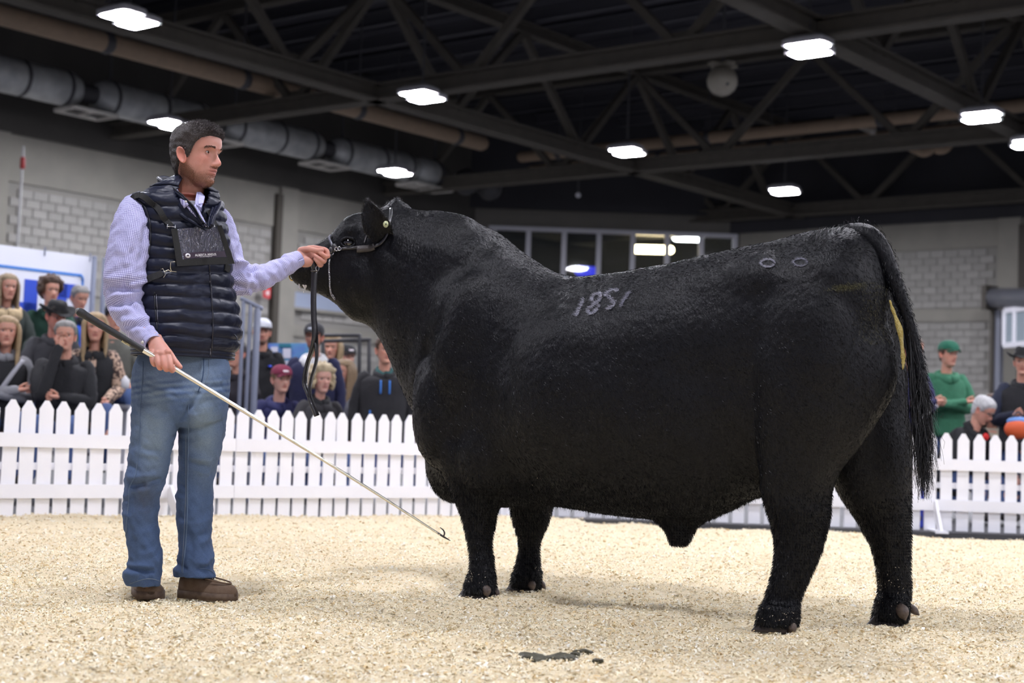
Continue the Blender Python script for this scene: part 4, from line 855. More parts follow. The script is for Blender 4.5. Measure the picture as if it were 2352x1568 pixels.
# left hand (far arm): palm side towards the camera, fingers closing on the lead
def ringpath(ps, n=24):
    rr = []
    P = np.array([at(a, b, c) for a, b, c, _, _ in ps]); T, N_, B_ = frames(P); q = np.linspace(0, 2*math.pi, n, endpoint=False)
    for i, (_, _, _, rz, ry) in enumerate(ps):
        t = T[i]; y = np.array([0, 1., 0]); y -= t*(y@t); y /= np.linalg.norm(y); z = np.cross(t, y)
        rr.append(P[i]+np.outer(np.cos(q)*rz, z)+np.outer(np.sin(q)*ry, y))
    return loft(rr)
palL = ringpath([(668, 596, 6.42, .028, .022), (682, 593, 6.43, .029, .023), (694, 591, 6.445, .036, .023), (706, 589, 6.455, .043, .021), (717, 588, 6.47, .040, .018), (727, 586, 6.485, .032, .014)])
then = ellipsoid(at(701, 601, 6.432), (.038, .016, .024))
fl = [fing([(708, 570, 6.46), (722, 569, 6.455), (735, 571, 6.45), (746, 573, 6.448), (752, 578, 6.445), (754, 589, 6.44)], .0125, .0092),
      fing([(720, 580, 6.49), (736, 578, 6.485), (747, 581, 6.462), (748, 590, 6.435), (739, 583, 6.418), (727, 576, 6.418)], .0125, .0086),
      fing([(720, 590, 6.49), (735, 590, 6.483), (745, 594, 6.460), (743, 601, 6.430), (733, 594, 6.412), (722, 586, 6.414)], .0125, .0086),
      fing([(718, 598, 6.488), (731, 601, 6.480), (738, 607, 6.458), (735, 609, 6.430), (729, 601, 6.414), (723, 594, 6.416)], .0115, .0080),
      fing([(690, 575, 6.44), (704, 572, 6.430), (716, 573, 6.418), (728, 575, 6.415), (740, 574, 6.42)], .0150, .0090)]
lh = hand_skin([palL, then], fl)
arm_r = [(318, 500, 5.99, .040), (292, 560, 5.93, .045), (284, 640, 5.90, .043), (287, 690, 5.90, .040), (310, 735, 5.87, .036), (335, 765, 5.84, .030), (353, 778, 5.825, .027)]
arm_l = [(496, 520, 6.16, .040), (520, 580, 6.20, .048), (545, 642, 6.25, .043), (580, 642, 6.30, .038), (630, 620, 6.36, .032), (668, 599, 6.42, .026)]
def limb(rows, n=20, k=1., res=30):
    P = resample(np.array([list(at(a, b, c))+[r] for a, b, c, r in rows]), res); return tube(P[:, :3], P[:, 3], n=n, k=k)
nk = [(452, 395, 6.035, .050), (441, 415, 6.045, .058), (433, 436, 6.05, .062), (425, 460, 6.06, .075), (420, 490, 6.065, .12), (422, 560, 6.06, .15), (428, 700, 6.05, .14), (426, 800, 6.06, .11), (420, 870, 6.07, .06)]
NP = resample(np.array([list(at(a, b, c))+[r] for a, b, c, r in nk]), 46); q = np.linspace(0, 2*math.pi, 48, endpoint=False)
TY = math.radians(36); TF = np.array([math.sin(TY), -math.cos(TY), 0]); TL = np.array([math.cos(TY), math.sin(TY), 0])
tr = loft([P[:3]+np.outer(np.cos(q)*P[3]*(1.0 if P[3] < .07 else 1.15), TL)+np.outer(np.sin(q)*P[3]*(1.0 if P[3] < .07 else .72), TF) for P in NP])
legs_in = [limb([(372, 930, 6.01, .060), (350, 1040, 6.0, .060), (330, 1130, 5.99, .040), (328, 1230, 5.99, .036), (335, 1330, 5.99, .038)]), limb([(465, 930, 6.08, .060), (460, 1040, 6.08, .060), (450, 1130, 6.085, .040), (448, 1230, 6.085, .034), (445, 1310, 6.085, .030)])]
ears = [to_world(ear_mesh(sd)) for sd in (-1, 1)]
hn = remesh(join([(V, Fc), tr]+ears), .0030, 2, fac=.4)
body = join([hn, rh, lh, limb(arm_r), limb(arm_l)]+legs_in)
# colour in head space
def inv_head(P):
    V = (np.array(P)-HC)/HS; cy, sy = math.cos(-HYAW), math.sin(-HYAW); V = np.stack([V[:, 0]*cy-V[:, 1]*sy, V[:, 0]*sy+V[:, 1]*cy, V[:, 2]], 1)-np.array([-.02, 0, .06]); cp, sp_ = math.cos(-HP), math.sin(-HP)
    return np.stack([V[:, 0]*cp-V[:, 2]*sp_, V[:, 1], V[:, 0]*sp_+V[:, 2]*cp], 1)+np.array([-.02, 0, .06])
SK = (.61, .31, .245)
LH = inv_head(body[0]); colr = np.ones((len(LH), 3))*np.array(SK); hm = (LH[:, 2] > -.03) & (np.abs(LH[:, 1]) < .11) & (np.abs(LH[:, 0]) < .16)
colr[hm] = face_colour(LH[hm], SK, beard=(.24, .11, .055), lips=(.56, .20, .17), bd=.62)
nkm = (LH[:, 2] > -.12) & (np.linalg.norm(LH[:, :2], axis=1) < .13); kn = (np.clip((.03-LH[:, 2]-1.2*np.clip(LH[:, 0], 0, 1))/.05, 0, 1)*nkm)[:, None]; colr = colr*(1-kn*np.array([.03, .20, .24]))
earm = (np.abs(LH[:, 1]) > .073) & (LH[:, 2] > .07) & (LH[:, 2] < .155) & (LH[:, 0] < .02); colr[earm] = np.array([.62, .26, .20])
hd = np.array([np.linalg.norm(body[0]-at(385, 843, 5.73), axis=1), np.linalg.norm(body[0]-at(745, 590, 6.45), axis=1)]).min(0); kf = np.clip(1-hd/.06, 0, 1)[:, None]*.45; colr = colr*(1-kf)+np.array([.62, .25, .18])*kf
obj('body', (body[0], body[1], colr), m_skin, man)
# face details
for sd in (-1, 1):
    c = headpt([.0655, sd*.0315, .1285], HC, HYAW, HS, HP)[0]; fwd = headpt([1.0655, sd*.0315, .1285], HC, HYAW, HS, HP)[0]-c; fwd /= np.linalg.norm(fwd)
    ew = obj('eye', ellipsoid(c, (.0125,)*3, n=20, m=14), m_eyew, man)
    gz = fwd+np.array([0, 0, 0]); gz /= np.linalg.norm(gz); obj('iris', ellipsoid(c+gz*.0088, (.0058,)*3, n=16, m=10), m_iris, ew); obj('pupil', ellipsoid(c+gz*.0128, (.0028,)*3, n=12, m=8), m_pup, ew)
    # lids: a shell of skin over the eyeball with an almond opening
    ev, ef = ellipsoid((0, 0, 0), (.0136,)*3, ax=[[0, 0, 1], [0, 1, 0], [1, 0, 0]], n=44, m=40); yy0, zz0 = ev[:, 1]*sd, ev[:, 2]
    opn = (np.abs(yy0+.0005)/.0118)**2+((zz0-.0006-.10*yy0)/np.where(zz0 > 0, .0056, .0046))**2 < 1; kf = [f for f in ef if not all(opn[i] and ev[i, 0] > 0 for i in f) and np.mean(ev[f, 0]) > -.004]
    lc = np.ones((len(ev), 3))*np.array([.59, .295, .235]); lw = headpt(ev+np.array([.0653, sd*.0315, .1285]), HC, HYAW, HS, HP); obj('eyelid', (lw, kf, lc), m_skin, man)
    u = np.linspace(-1, 1, 13); P = np.stack([.0653+.0134*np.sqrt(np.clip(1-(u*.86)**2-.18*(1-u*u), 0, 1)), sd*(.0315+u*.0117), .1285+.0006+.0056*np.sqrt(1-u*u*.999)+.0005], 1); obj('lash_line', tube(headpt(P, HC, HYAW, HS, HP), .0009, n=5), m_brow, man)
    n = 260; u = rng.random(n); P = np.stack([.0975-.026*u**2.2, sd*(.014+.036*u), .1480+.0055*np.sin(u*2.6)-.004*u+rng.normal(size=n)*.0018], 1)
    D = np.stack([.2-.5*u, sd*(.7+.3*u), .25-.5*u], 1)+rng.normal(size=(n, 3))*.2; D /= np.linalg.norm(D, axis=1)[:, None]
    Pw = headpt(P, HC, HYAW, HS, HP); Dw = headpt(P+D*.01, HC, HYAW, HS, HP)-Pw; Dw /= np.linalg.norm(Dw, axis=1)[:, None]
    HB = BVHTree.FromPolygons(hn[0].tolist(), hn[1]); Pw = np.array([np.array(HB.find_nearest(Vector(p))[0]) for p in Pw])+Dw*.0005
    bv, bt = blades(Pw, Dw, .0075, .0011); tag(trimesh('eyebrow', bv, bt, m_brow, man), kind='stuff')
# hair: cap following the skull, plus strands
def hairline(x, y, z):
    """signed height above the hairline, in head space"""
    th = np.arctan2(np.abs(y), x)                                # 0 front .. pi back
    h = np.interp(th, [0, .45, .80, 1.05, 1.30, 1.50, 1.62, 1.80, 2.1, 2.5, 3.15], [.197, .196, .183, .160, .118, .096, .128, .140, .075, .045, .035]); return z-h
m_mhair = mat('dark_brown_hair', (.036, .027, .024), .42, vcol=False, bump=(260, .5), spec=.5)
m_mhair2 = mat('grey_brown_strand', (.15, .13, .135), .38, spec=.6)
Vh, Fh, Lh = head_mesh(HC, HYAW, HS, HP, n=120, m=120)
hk = hairline(*Lh.T); Nh = vnormals(Vh, Fh)
thk = np.clip(hk/.03, -.3, 1); topb = np.clip((Lh[:, 2]-.17)/.06, 0, 1)*np.clip((Lh[:, 0]+.06)/.1, 0, 1)
off = (-.006*np.clip(-hk/.006, 0, 1)+.0072*np.clip(hk/.012, 0, 1)+.008*topb+.0025*wob(Lh, .03, 9)*np.clip(thk, 0, 1))
Vc = Vh+Nh*off[:, None]; keepf = [f for f in Fh if np.mean(hk[f]) > -.010]
idx = sorted({i for f in keepf for i in f}); mp_ = {j: i for i, j in enumerate(idx)}
obj('hair', (Vc[idx], [[mp_[i] for i in f] for f in keepf]), m_mhair, man)
cand = np.where(hk > .001)[0]; cb = np.where((hk > -.003) & (hk < .012))[0]; k = np.concatenate([cand[rng.integers(0, len(cand), 14000)], cb[rng.integers(0, len(cb), 3500)]]); Pl = Lh[k]+rng.normal(size=(len(k), 3))*.0015
flow = np.stack([np.where(Lh[k, 2] > .19, .75, .1), np.sign(Lh[k, 1])*.15, np.where(Lh[k, 2] > .19, .15, -.9)], 1)+rng.normal(size=(len(k), 3))*.28
Pw = Vh[k]+Nh[k]*np.maximum(off[k]-.003, -.0005)[:, None]; Fw_ = headpt(Pl+flow*.01, HC, HYAW, HS, HP)-headpt(Pl, HC, HYAW, HS, HP); Fw_ /= np.linalg.norm(Fw_, axis=1)[:, None]
Dw = Fw_+Nh[k]*(.12+.26*topb[k])[:, None]; Dw /= np.linalg.norm(Dw, axis=1)[:, None]; Lg = np.where(topb[k] > .3, .017, .010)*(.5+.8*rng.random(len(k)))*np.clip(hk[k]/.015, .45, 1)
half = rng.random(len(k)) < .72
for sel, mm in ((half, m_mhair), (~half, m_mhair2)):
    bv, bt = blades(Pw[sel], Dw[sel], Lg[sel], .0010, seg=2, bend=-.25*Nh[k][sel]+Fw_[sel]*.2); tag(trimesh('hair_strands', bv, bt, mm, man), kind='stuff')
# stubble
ok = np.where(hm)[0]; Lb = LH[ok]; x, y, z = Lb.T
kb = (np.abs(y) < .066) & ((z < .046+1.0*np.clip(.045-x, 0, .07)+.008*rng.normal(size=len(z))) & (x > -.035) & (z > -.002)) | ((np.abs(z-.0735) < .005) & (np.abs(y) < .026) & (x > .07)) ; kb &= ~((np.abs(y) < .021) & (np.abs(z-.057) < .011) & (x > .06)) & ~((np.abs(np.abs(y)-.040) < .012) & (z > .062))
bN2 = vnormals(body[0], body[1]); c2 = ok[kb]; k = c2[rng.integers(0, len(c2), 6500)]; D = bN2[k]*.55+np.array([.1, 0, -.9])+rng.normal(size=(len(k), 3))*.35; D /= np.linalg.norm(D, axis=1)[:, None]
bv, bt = blades(body[0][k], D, .0042*(.5+rng.random(len(k))), .0007); tag(trimesh('beard_stubble', bv, bt, mat('beard_hair', (.15, .065, .03), .5), man), kind='stuff')

# ---- jeans
m_den = mat('denim', (.06, .12, .24), .85, vcol=True, noise=(240, (.55, .60, .66), .35), bump=(700, .35))
m_stitch = mat('stitch', (.16, .20, .26), .8)
def rings_px(rows, Y, kd, n=56, res=None, dYs=None, sq=2.2):
    R = np.array([list(r)+[0]*(4-len(r)) for r in rows], float)
    if res: R = resample(R, res)
    out = []
    for i, (py, l, r_, dy) in enumerate(R):
        a = at(l, py, Y+dy); b = at(r_, py, Y+dy); c = (a+b)/2; h = (b[0]-a[0])/2; q = np.linspace(0, 2*math.pi, n, endpoint=False); k = kd(py) if callable(kd) else kd
        ca, sa = np.cos(q), np.sin(q); X = h*np.sign(ca)*np.abs(ca)**(2/sq); Yy = h*k*np.sign(sa)*np.abs(sa)**(2/sq)
        out.append(np.stack([c[0]+X, c[1]+Yy, c[2]+0*X+X*math.tan(ROL)*0], 1))
    return out
LR = [(880, 305, 434, .025), (921, 304, 425, .012), (960, 302, 414), (1000, 302, 403), (1035, 298, 393), (1070, 292, 388), (1107, 287, 378), (1142, 284, 367), (1187, 283, 363), (1220, 287, 365), (1254, 294, 369), (1281, 296, 374), (1300, 294, 373), (1312, 285, 371), (1325, 283, 369), (1344, 291, 367)]
LL = [(880, 398, 527), (921, 400, 525), (960, 408, 520), (1000, 410, 514), (1032, 411, 508), (1054, 411, 503), (1094, 409, 492), (1120, 407, 489), (1161, 405, 488), (1201, 405, 487), (1235, 411, 485), (1262, 411, 489), (1280, 408, 492), (1300, 404, 489), (1312, 401, 492), (1324, 399, 496)]
PV = [(800, 310, 532), (818, 311, 530), (845, 307, 529), (876, 303, 528), (905, 304, 526), (935, 306, 522), (962, 316, 512), (980, 345, 480)]
kdl = lambda py: float(np.interp(py, [850, 1000], [.56, .92]))
q1 = loft(rings_px([(850, 311, 440, .03)]+LR, 5.985, kdl, res=94, n=90)); q2 = loft(rings_px([(850, 400, 526, -.01)]+LL, 6.08, kdl, res=94, n=90)); q3 = loft(rings_px([(a_, b_+(7 if a_ < 840 else 0), c_-(7 if a_ < 840 else 0)) for a_, b_, c_ in PV], 6.045, lambda py: float(np.interp(py, [800, 830, 910], [.52, .56, .72])), res=36, n=100))
JV, JF = remesh(join([q1, q2, q3]), .0048, 5, fac=.5)
JN = vnormals(JV, JF); prj = JV-CP; dpt = prj@FW; jx = 1176+F*(prj@RT)/dpt; jy = 784-F*(prj@UP)/dpt
dj = np.zeros(len(JV))
def fold(x0, y0, x1, y1, w_, a_):
    """crease line given in image places on the near side"""
    t = np.clip(((jx-x0)*(x1-x0)+(jy-y0)*(y1-y0))/((x1-x0)**2+(y1-y0)**2), 0, 1); d = np.hypot(jx-x0-t*(x1-x0), jy-y0-t*(y1-y0)); return a_*np.exp(-(d/w_)**2)*np.sin(np.clip(t*1.2+.1, 0, 1)*math.pi)**.4
for fo in ((305, 1115, 345, 1108, 5, -.010), (345, 1108, 382, 1098, 5, -.010), (300, 1098, 380, 1085, 7, .007), (318, 1128, 372, 1122, 8, .005), (318, 1040, 392, 1052, 7, .004), (330, 1030, 390, 1040, 5, -.004), (295, 1062, 330, 1095, 6, -.004), (285, 1150, 320, 1135, 5, -.004), (284, 1180, 310, 1190, 5, .004), (300, 1306, 374, 1314, 5, -.010), (300, 1298, 374, 1304, 7, .008), (288, 1316, 330, 1322, 7, .007), (330, 1240, 360, 1290, 9, .004), (300, 1215, 312, 1280, 6, -.003),
           (438, 1062, 500, 1078, 5, -.008), (440, 1050, 502, 1060, 7, .006), (445, 1080, 495, 1092, 6, .005), (412, 1110, 435, 1125, 5, -.004), (408, 1140, 430, 1150, 6, .004), (408, 1185, 428, 1200, 6, -.004), (484, 1100, 480, 1240, 5, .005), (474, 1110, 470, 1250, 7, -.003), (430, 1215, 450, 1290, 8, -.004), (408, 1295, 440, 1312, 6, -.007), (404, 1308, 430, 1322, 7, .006), (450, 1290, 488, 1300, 7, .005), (455, 1306, 490, 1298, 5, -.006),
           (345, 895, 440, 905, 5, .0035), (345, 885, 445, 894, 4, -.003), (360, 880, 440, 883, 4, .003), (380, 910, 420, 925, 6, .003), (470, 880, 526, 872, 4, .003), (475, 890, 526, 884, 4, -.003), (470, 900, 524, 897, 5, .003), (466, 830, 460, 890, 5, .005), (455, 905, 400, 985, 6, -.008), (462, 890, 500, 870, 5, -.004), (330, 950, 400, 975, 14, .003)):
    fo = fo[:5]+(fo[5]*1.55,); dj += fold(*fo)
dj += .0034*wob(JV*np.array([1, 1, 1.6]), .10, 21)*(jy > 900)+.0016*wob(JV, .035, 22)*(jy > 850)
JV = JV+JN*dj[:, None]
dark = np.array([.038, .085, .215]); lite = np.array([.25, .33, .43]); fade = np.exp(-((jy-985)/105)**2)*(np.exp(-((jx-352)/38)**2)+np.exp(-((jx-470)/34)**2)); fade = np.clip(.95*fade+.35*np.exp(-((jy-1180)/90)**2)*np.exp(-((jx-330)/22)**2)*0+.55*np.clip((930-jy)/80, 0, 1)*np.clip(1-np.abs(jx-430)/150, .2, 1), 0, 1)
whisk = .25*np.sin(jy*.42+.05*(jx-400)+1.4*np.sin(jx*.02))*np.exp(-((jy-893)/26)**2); jc = dark+(lite-dark)*np.clip(fade+.18+whisk, 0, 1)[:, None]; mud = np.clip(np.exp(-((jx-332)/26)**2-((jy-1135)/42)**2)*.75+.25*wob(JV, .04, 4)*np.exp(-((jx-332)/30)**2-((jy-1140)/50)**2), 0, 1)[:, None]*.6; jc = jc*(1-mud)+np.array([.075, .070, .075])*mud
obj('jeans', (JV, JF, jc), m_den, man)
JB = BVHTree.FromPolygons(JV.tolist(), JF)
def on(bvh, px, py, out, Y=6.05):
    d = at(px, py, 1.)-CP; d /= np.linalg.norm(d); h = bvh.ray_cast(Vector(CP), Vector(d))
    if h[0] is None: h = bvh.find_nearest(Vector(at(px, py, Y)))
    n_ = np.array(h[1]); n_ = -n_ if n_@d > 0 else n_
    return np.array(h[0])+n_*out, n_
def seam(bvh, pts, r, name, m, par, res=40, out=.0008):
    P = resample(np.array(pts, float), res); return obj(name, tube(np.array([on(bvh, x, y, out)[0] for x, y in P]), r, n=6), m, par)
m_seamd = mat('denim_seam', (.03, .065, .15), .85); m_seaml = mat('denim_seam_worn', (.10, .15, .24), .85)
seam(JB, [(329, 830), (327, 880), (323, 930), (321, 1000), (319, 1040), (314, 1075), (311, 1092), (298, 1118), (296, 1150), (292, 1190), (289, 1230)], .0022, 'side_seam', m_seaml, man)
seam(JB, [(432, 930), (433, 1000), (432, 1060), (431, 1120), (430, 1180), (427, 1240), (422, 1290), (420, 1315)], .0030, 'inseam', m_seaml, man)
seam(JB, [(427, 1000), (427, 1120), (424, 1200), (421, 1260), (417, 1312)], .0014, 'inseam_stitch', m_stitch, man)
seam(JB, [(468, 824), (467, 850), (464, 872), (455, 900)], .0016, 'fly_seam', m_seamd, man); seam(JB, [(480, 824), (479, 850), (473, 875), (462, 892)], .0010, 'fly_stitch', m_stitch, man)
seam(JB, [(296, 1347), (310, 1341), (330, 1337), (350, 1336), (366, 1342)], .0020, 'hem', m_seaml, man); seam(JB, [(298, 1340), (330, 1330), (350, 1329), (366, 1334)], .0012, 'hem_stitch', m_stitch, man)
seam(JB, [(458, 1306), (470, 1306), (485, 1311), (494, 1320)], .0020, 'hem', m_seaml, man)
# ---- shoes
m_suede = mat('brown_suede', (.115, .068, .040), .85, noise=(35, (.17, .115, .075), .25), bump=(300, .3)); m_sole = mat('shoe_sole', (.16, .11, .075), .8, noise=(50, (.08, .05, .035), .25)); m_lace = mat('lace', (.04, .025, .018), .7)
def shoe(heel, toe, wd, ht, name='shoe', lift=.012):
    heel = np.array(heel, float); toe = np.array(toe, float); ax = toe-heel; L = np.linalg.norm(ax); ax /= L; sd = np.array([-ax[1], ax[0], 0]); sd /= np.linalg.norm(sd); up = np.array([0, 0, 1.])
    e = empty(name, heel, None, None); e.parent = man; e.location = Vector(tuple(heel))-man.location
    prof = [(0, .40, .72, .35), (.03, .66, .92, .75), (.12, .80, 1.0, .95), (.25, .84, .98, .95), (.38, .86, .84, .97), (.52, .92, .64, 1.), (.66, 1.0, .52, 1.), (.80, .98, .46, .98), (.90, .86, .42, .95), (.97, .60, .34, .8), (1.0, .25, .22, .5)]
    rr = []; rs = []; q = np.linspace(0, 2*math.pi, 32, endpoint=False)
    for f, w_, h_, _ in resample(np.array(prof), 44):
        c = heel+ax*L*f; W = wd/2*w_; H = ht*h_; ca, sa = np.cos(q), np.sin(q)
        y = W*np.sign(ca)*np.abs(ca)**.9; z = np.where(sa > 0, lift+.010+H*np.abs(sa)**(1.15), lift+.010*(1-np.abs(sa))); y = np.where(sa > 0, y*(1-.42*np.abs(sa)**3), y)
        rr.append(c+np.outer(y, sd)+np.outer(z, up)); ys = (W+.004)*np.sign(ca)*np.abs(ca)**.6; rs.append(c+np.outer(ys, sd)+np.outer(np.where(sa > 0, lift+.012, -.006), up))
    up_ = loft(rr); obj('upper', up_, m_suede, e); obj('sole', loft(rs), m_sole, e)
    # moccasin seam round the toe, collar and two lace crossings
    u = np.linspace(-1, 1, 25); P = np.array([heel+ax*L*(.90-.36*abs(t)**2.2)+sd*wd*.36*np.sin(t*1.45)+up*(lift+.012+ht*(.42+.16*abs(t)**2)) for t in u]); obj('toe_seam', tube(P, .0030, n=6), m_suede, e)
    for ff in (.42, .50):
        P = np.array([heel+ax*L*(ff+.02*t)+sd*wd*.30*t+up*(lift+.013+ht*(1.02-.75*(ff-.3))*(1-.38*t*t)) for t in np.linspace(-1, 1, 9)]); obj('lace', tube(P, .0028, n=6), m_lace, e)
    return e
s1 = gnd(322, 1368); s1e = gnd(362, 1388); shoe(s1+[-.03, .17, 0], s1+[.055, -.055, 0], .115, .085)
s2 = gnd(412, 1352, .0); s2e = gnd(541, 1374); shoe([at(416, 1350, 6.12)[0], 6.12, .0], [at(541, 1360, 6.03)[0], 6.03, 0], .098, .088)

# ---- torso: vest over checked shirt
m_vest = mat('navy_nylon', (.0065, .009, .024), .46, noise=(12, (.010, .013, .030), .3), bump=(38, .22), spec=.30)
m_trim = mat('navy_trim', (.006, .007, .014), .5)
m_vestin = mat('vest_lining', (.008, .009, .016), .7)
TR = [  # y, left, right
    (440, 352, 494, .0), (448, 332, 500, 0), (458, 312, 504, 0), (475, 306, 508, 0), (500, 310, 512, 0), (530, 314, 517, 0), (565, 318, 521, 0), (600, 319, 524, 0), (640, 317, 527, 0), (665, 316, 531, 0), (690, 317, 537, 0), (720, 318, 543, 0), (748, 318, 547, 0), (770, 316, 546, 0), (788, 312, 541, 0), (800, 309, 536, 0), (812, 308, 534, 0), (822, 308, 533, 0)]
def torso_rings(inset=0., res=150, n=160, rows=TR, Y=6.05):
    R = resample(np.array(rows, float), res); out = []; q = np.linspace(0, 2*math.pi, n, endpoint=False)
    for py, l, r_, dy in R:
        a = at(l, py, Y); b = at(r_, py, Y); c = (a+b)/2; h = (b[0]-a[0])/2
        A = 1.07*h; Bd = .80*h                                   # lateral and front radii; widest extent in x comes out near h
        k = h/math.sqrt((A*math.cos(TY))**2+(Bd*math.sin(TY))**2); A = A*k-inset; Bd = Bd*k-inset
        ca, sa = np.cos(q), np.sin(q); out.append(c+np.outer(A*np.sign(ca)*np.abs(ca)**.92, TL)+np.outer(Bd*np.sign(sa)*np.abs(sa)**.92, TF))
    return out, R
vr, VR = torso_rings()
VV, VF = loft(vr, cap=False); VN = vnormals(VV, VF); nn_ = 160; ri = np.repeat(np.arange(len(vr)), nn_); aj = np.tile(np.arange(nn_), len(vr)); ang = aj/nn_*2*math.pi
vpy = np.repeat(VR[:, 0], nn_)
side_c = np.where(vpy < 640, 30., 27.); dr = 1.+.0*vpy
yy = vpy+10*np.sin(ang*2+.6)*np.exp(-((vpy-560)/90)**2)+3*wob(VV, .25, 12)
ph = (yy-805)/29.5*math.pi; puff = np.abs(np.sin(ph))**.55
puff = np.where(vpy > 806, .45*np.abs(np.sin((vpy-806)/8.5*math.pi))**.5, puff)
zipa = math.pi/2-.02; near = np.abs(ang-zipa); zip_d = np.clip(near/.07, 0, 1)**.7
VV = VV+VN*((.0135*puff-.008)*np.clip(zip_d+.1, 0, 1)+.0030*wob(VV, .07, 13)*puff*(vpy < 800)+.0012*wob(VV*np.array([1, 1, 2.2]), .03, 14)*(vpy < 800))[:, None]
# V neck opening at the front and armhole edge
fdist = (ang-zipa); vopen = np.clip((520-vpy)/80, 0, 1)*.50
cut = (np.abs(fdist) < vopen) & (vpy < 520)
fk = [f for f in VF if not all(cut[i] for i in f)]
# close the shoulders up to the neck
top = VV[:nn_]; cN = at(424, 428, 6.055); ncap = []
for t, dz in ((.0, 0), (.3, .022), (.55, .040), (.72, .056)):
    ncap.append(top*(1-t)+np.array([cN[0], cN[1], 0])*t+np.array([0, 0, 1])*0); ncap[-1] = np.column_stack([ncap[-1][:, 0], ncap[-1][:, 1], top[:, 2]*(1-t)+(top[:, 2].mean()+.0)*t+dz])
Cc, Cf = loft(ncap, cap=False); cutc = np.tile(np.abs(np.arange(nn_)/nn_*2*math.pi-zipa) < .50, 4); Cf = [f for f in Cf if not all(cutc[i] for i in f)]
Cc = Cc+np.random.default_rng(3).normal(size=Cc.shape)*.0004
vv = join([(VV, fk), (Cc, Cf)]); ov = obj('vest', vv, m_vest, man)
so = ov.modifiers.new('thick', 'SOLIDIFY'); so.thickness = .006; so.offset = -1
VB = BVHTree.FromPolygons(vv[0].tolist(), vv[1])
# standing collar: two wings from the zip top round the neck
def collar_strip(base, top_, name, m, thick=.012, puffy=.004, par=man, res=60, rows=10):
    b = resample(np.array([at(*p) for p in base]), res); t = resample(np.array([at(*p) for p in top_]), res); R = []
    out = np.cross(np.gradient(b, axis=0), t-b); out /= np.linalg.norm(out, axis=1)[:, None]
    for f in np.linspace(0, 1, rows): R.append(b*(1-f)+t*f+out*(puffy*math.sin(f*math.pi*2)**2*1.5+puffy*math.sin(f*math.pi))+out*(.0015*wob(b, .03, 5))[:, None])
    o = obj(name, loft(R, closed=False), m, par); s_ = o.modifiers.new('thick', 'SOLIDIFY'); s_.thickness = thick; s_.offset = 0; return o
collar_strip([(474, 530, 5.885), (440, 512, 5.895), (410, 494, 5.905), (380, 472, 5.93), (358, 452, 5.98), (353, 440, 6.06), (375, 432, 6.13), (405, 438, 6.16), (440, 446, 6.165), (470, 456, 6.14), (487, 470, 6.09)],
             [(462, 512, 5.875), (445, 480, 5.885), (424, 455, 5.90), (397, 432, 5.93), (372, 413, 5.98), (363, 406, 6.05), (376, 405, 6.115), (405, 412, 6.15), (445, 425, 6.16), (480, 443, 6.13), (505, 460, 6.07)], 'collar', m_vest)
collar_strip([(476, 524, 5.885), (478, 505, 5.90), (482, 490, 5.94), (486, 478, 6.0), (487, 470, 6.09)], [(486, 515, 5.88), (492, 495, 5.90), (500, 482, 5.94), (506, 470, 6.0), (507, 461, 6.07)], 'collar', m_vest)
collar_strip([(477, 520, 5.880), (455, 497, 5.895), (428, 475, 5.908), (398, 455, 5.935), (374, 440, 5.98)], [(462, 506, 5.868), (447, 476, 5.878), (428, 455, 5.892), (402, 433, 5.92), (380, 418, 5.965)], 'collar_lining', m_vestin, thick=.004, puffy=0)
# shirt: torso layer, sleeves, collar
def check_mat():
    m = bpy.data.materials.new('checked_cotton'); m.use_nodes = True; nt = m.node_tree; b = nt.nodes['Principled BSDF']; b.inputs['Roughness'].default_value = .8; b.inputs['Specular IOR Level'].default_value = .2
    uv = nt.nodes.new('ShaderNodeUVMap'); uv.uv_map = 'UVMap'; sx = nt.nodes.new('ShaderNodeSeparateXYZ'); nt.links.new(uv.outputs[0], sx.inputs[0])
    def M_(op, *a):
        n = nt.nodes.new('ShaderNodeMath'); n.operation = op
        for i, v in enumerate(a):
            if isinstance(v, (int, float)): n.inputs[i].default_value = v
            else: nt.links.new(v, n.inputs[i])
        return n.outputs[0]
    def line(s_, per, wd): return M_('LESS_THAN', M_('FRACT', M_('MULTIPLY', s_, 1/per)), wd)
    per = .0056; lx = line(sx.outputs[0], per, .30); ly = line(sx.outputs[1], per, .30); both = M_('MAXIMUM', lx, ly); cross = M_('MINIMUM', lx, ly)
    m1 = nt.nodes.new('ShaderNodeMix'); m1.data_type = 'RGBA'; m1.inputs[6].default_value = (.66, .66, .90, 1); m1.inputs[7].default_value = (.13, .11, .36, 1); nt.links.new(M_('ADD', M_('MULTIPLY', both, .68), M_('MULTIPLY', cross, .30)), m1.inputs[0])
    nt.links.new(m1.outputs[2], b.inputs['Base Color'])
    nz = nt.nodes.new('ShaderNodeTexNoise'); nz.inputs['Scale'].default_value = 60; tc = nt.nodes.new('ShaderNodeTexCoord'); nt.links.new(tc.outputs['Object'], nz.inputs['Vector']); bp = nt.nodes.new('ShaderNodeBump'); bp.inputs['Strength'].default_value = .25; bp.inputs['Distance'].default_value = .01; nt.links.new(nz.outputs['Fac'], bp.inputs['Height']); nt.links.new(bp.outputs[0], b.inputs['Normal'])
    return m
m_check = check_mat()
def uvobj(name, V, Fc, uv, m, par):
    """uv per (row, column) vertex with a seam-safe wrap: uv given per loop"""
    o = obj(name, (V, Fc), m, par); l = o.data.uv_layers.new(name='UVMap'); fl = [uv[i] for i in range(len(uv))]; l.data.foreach_set('uv', np.array(fl).ravel()); return o
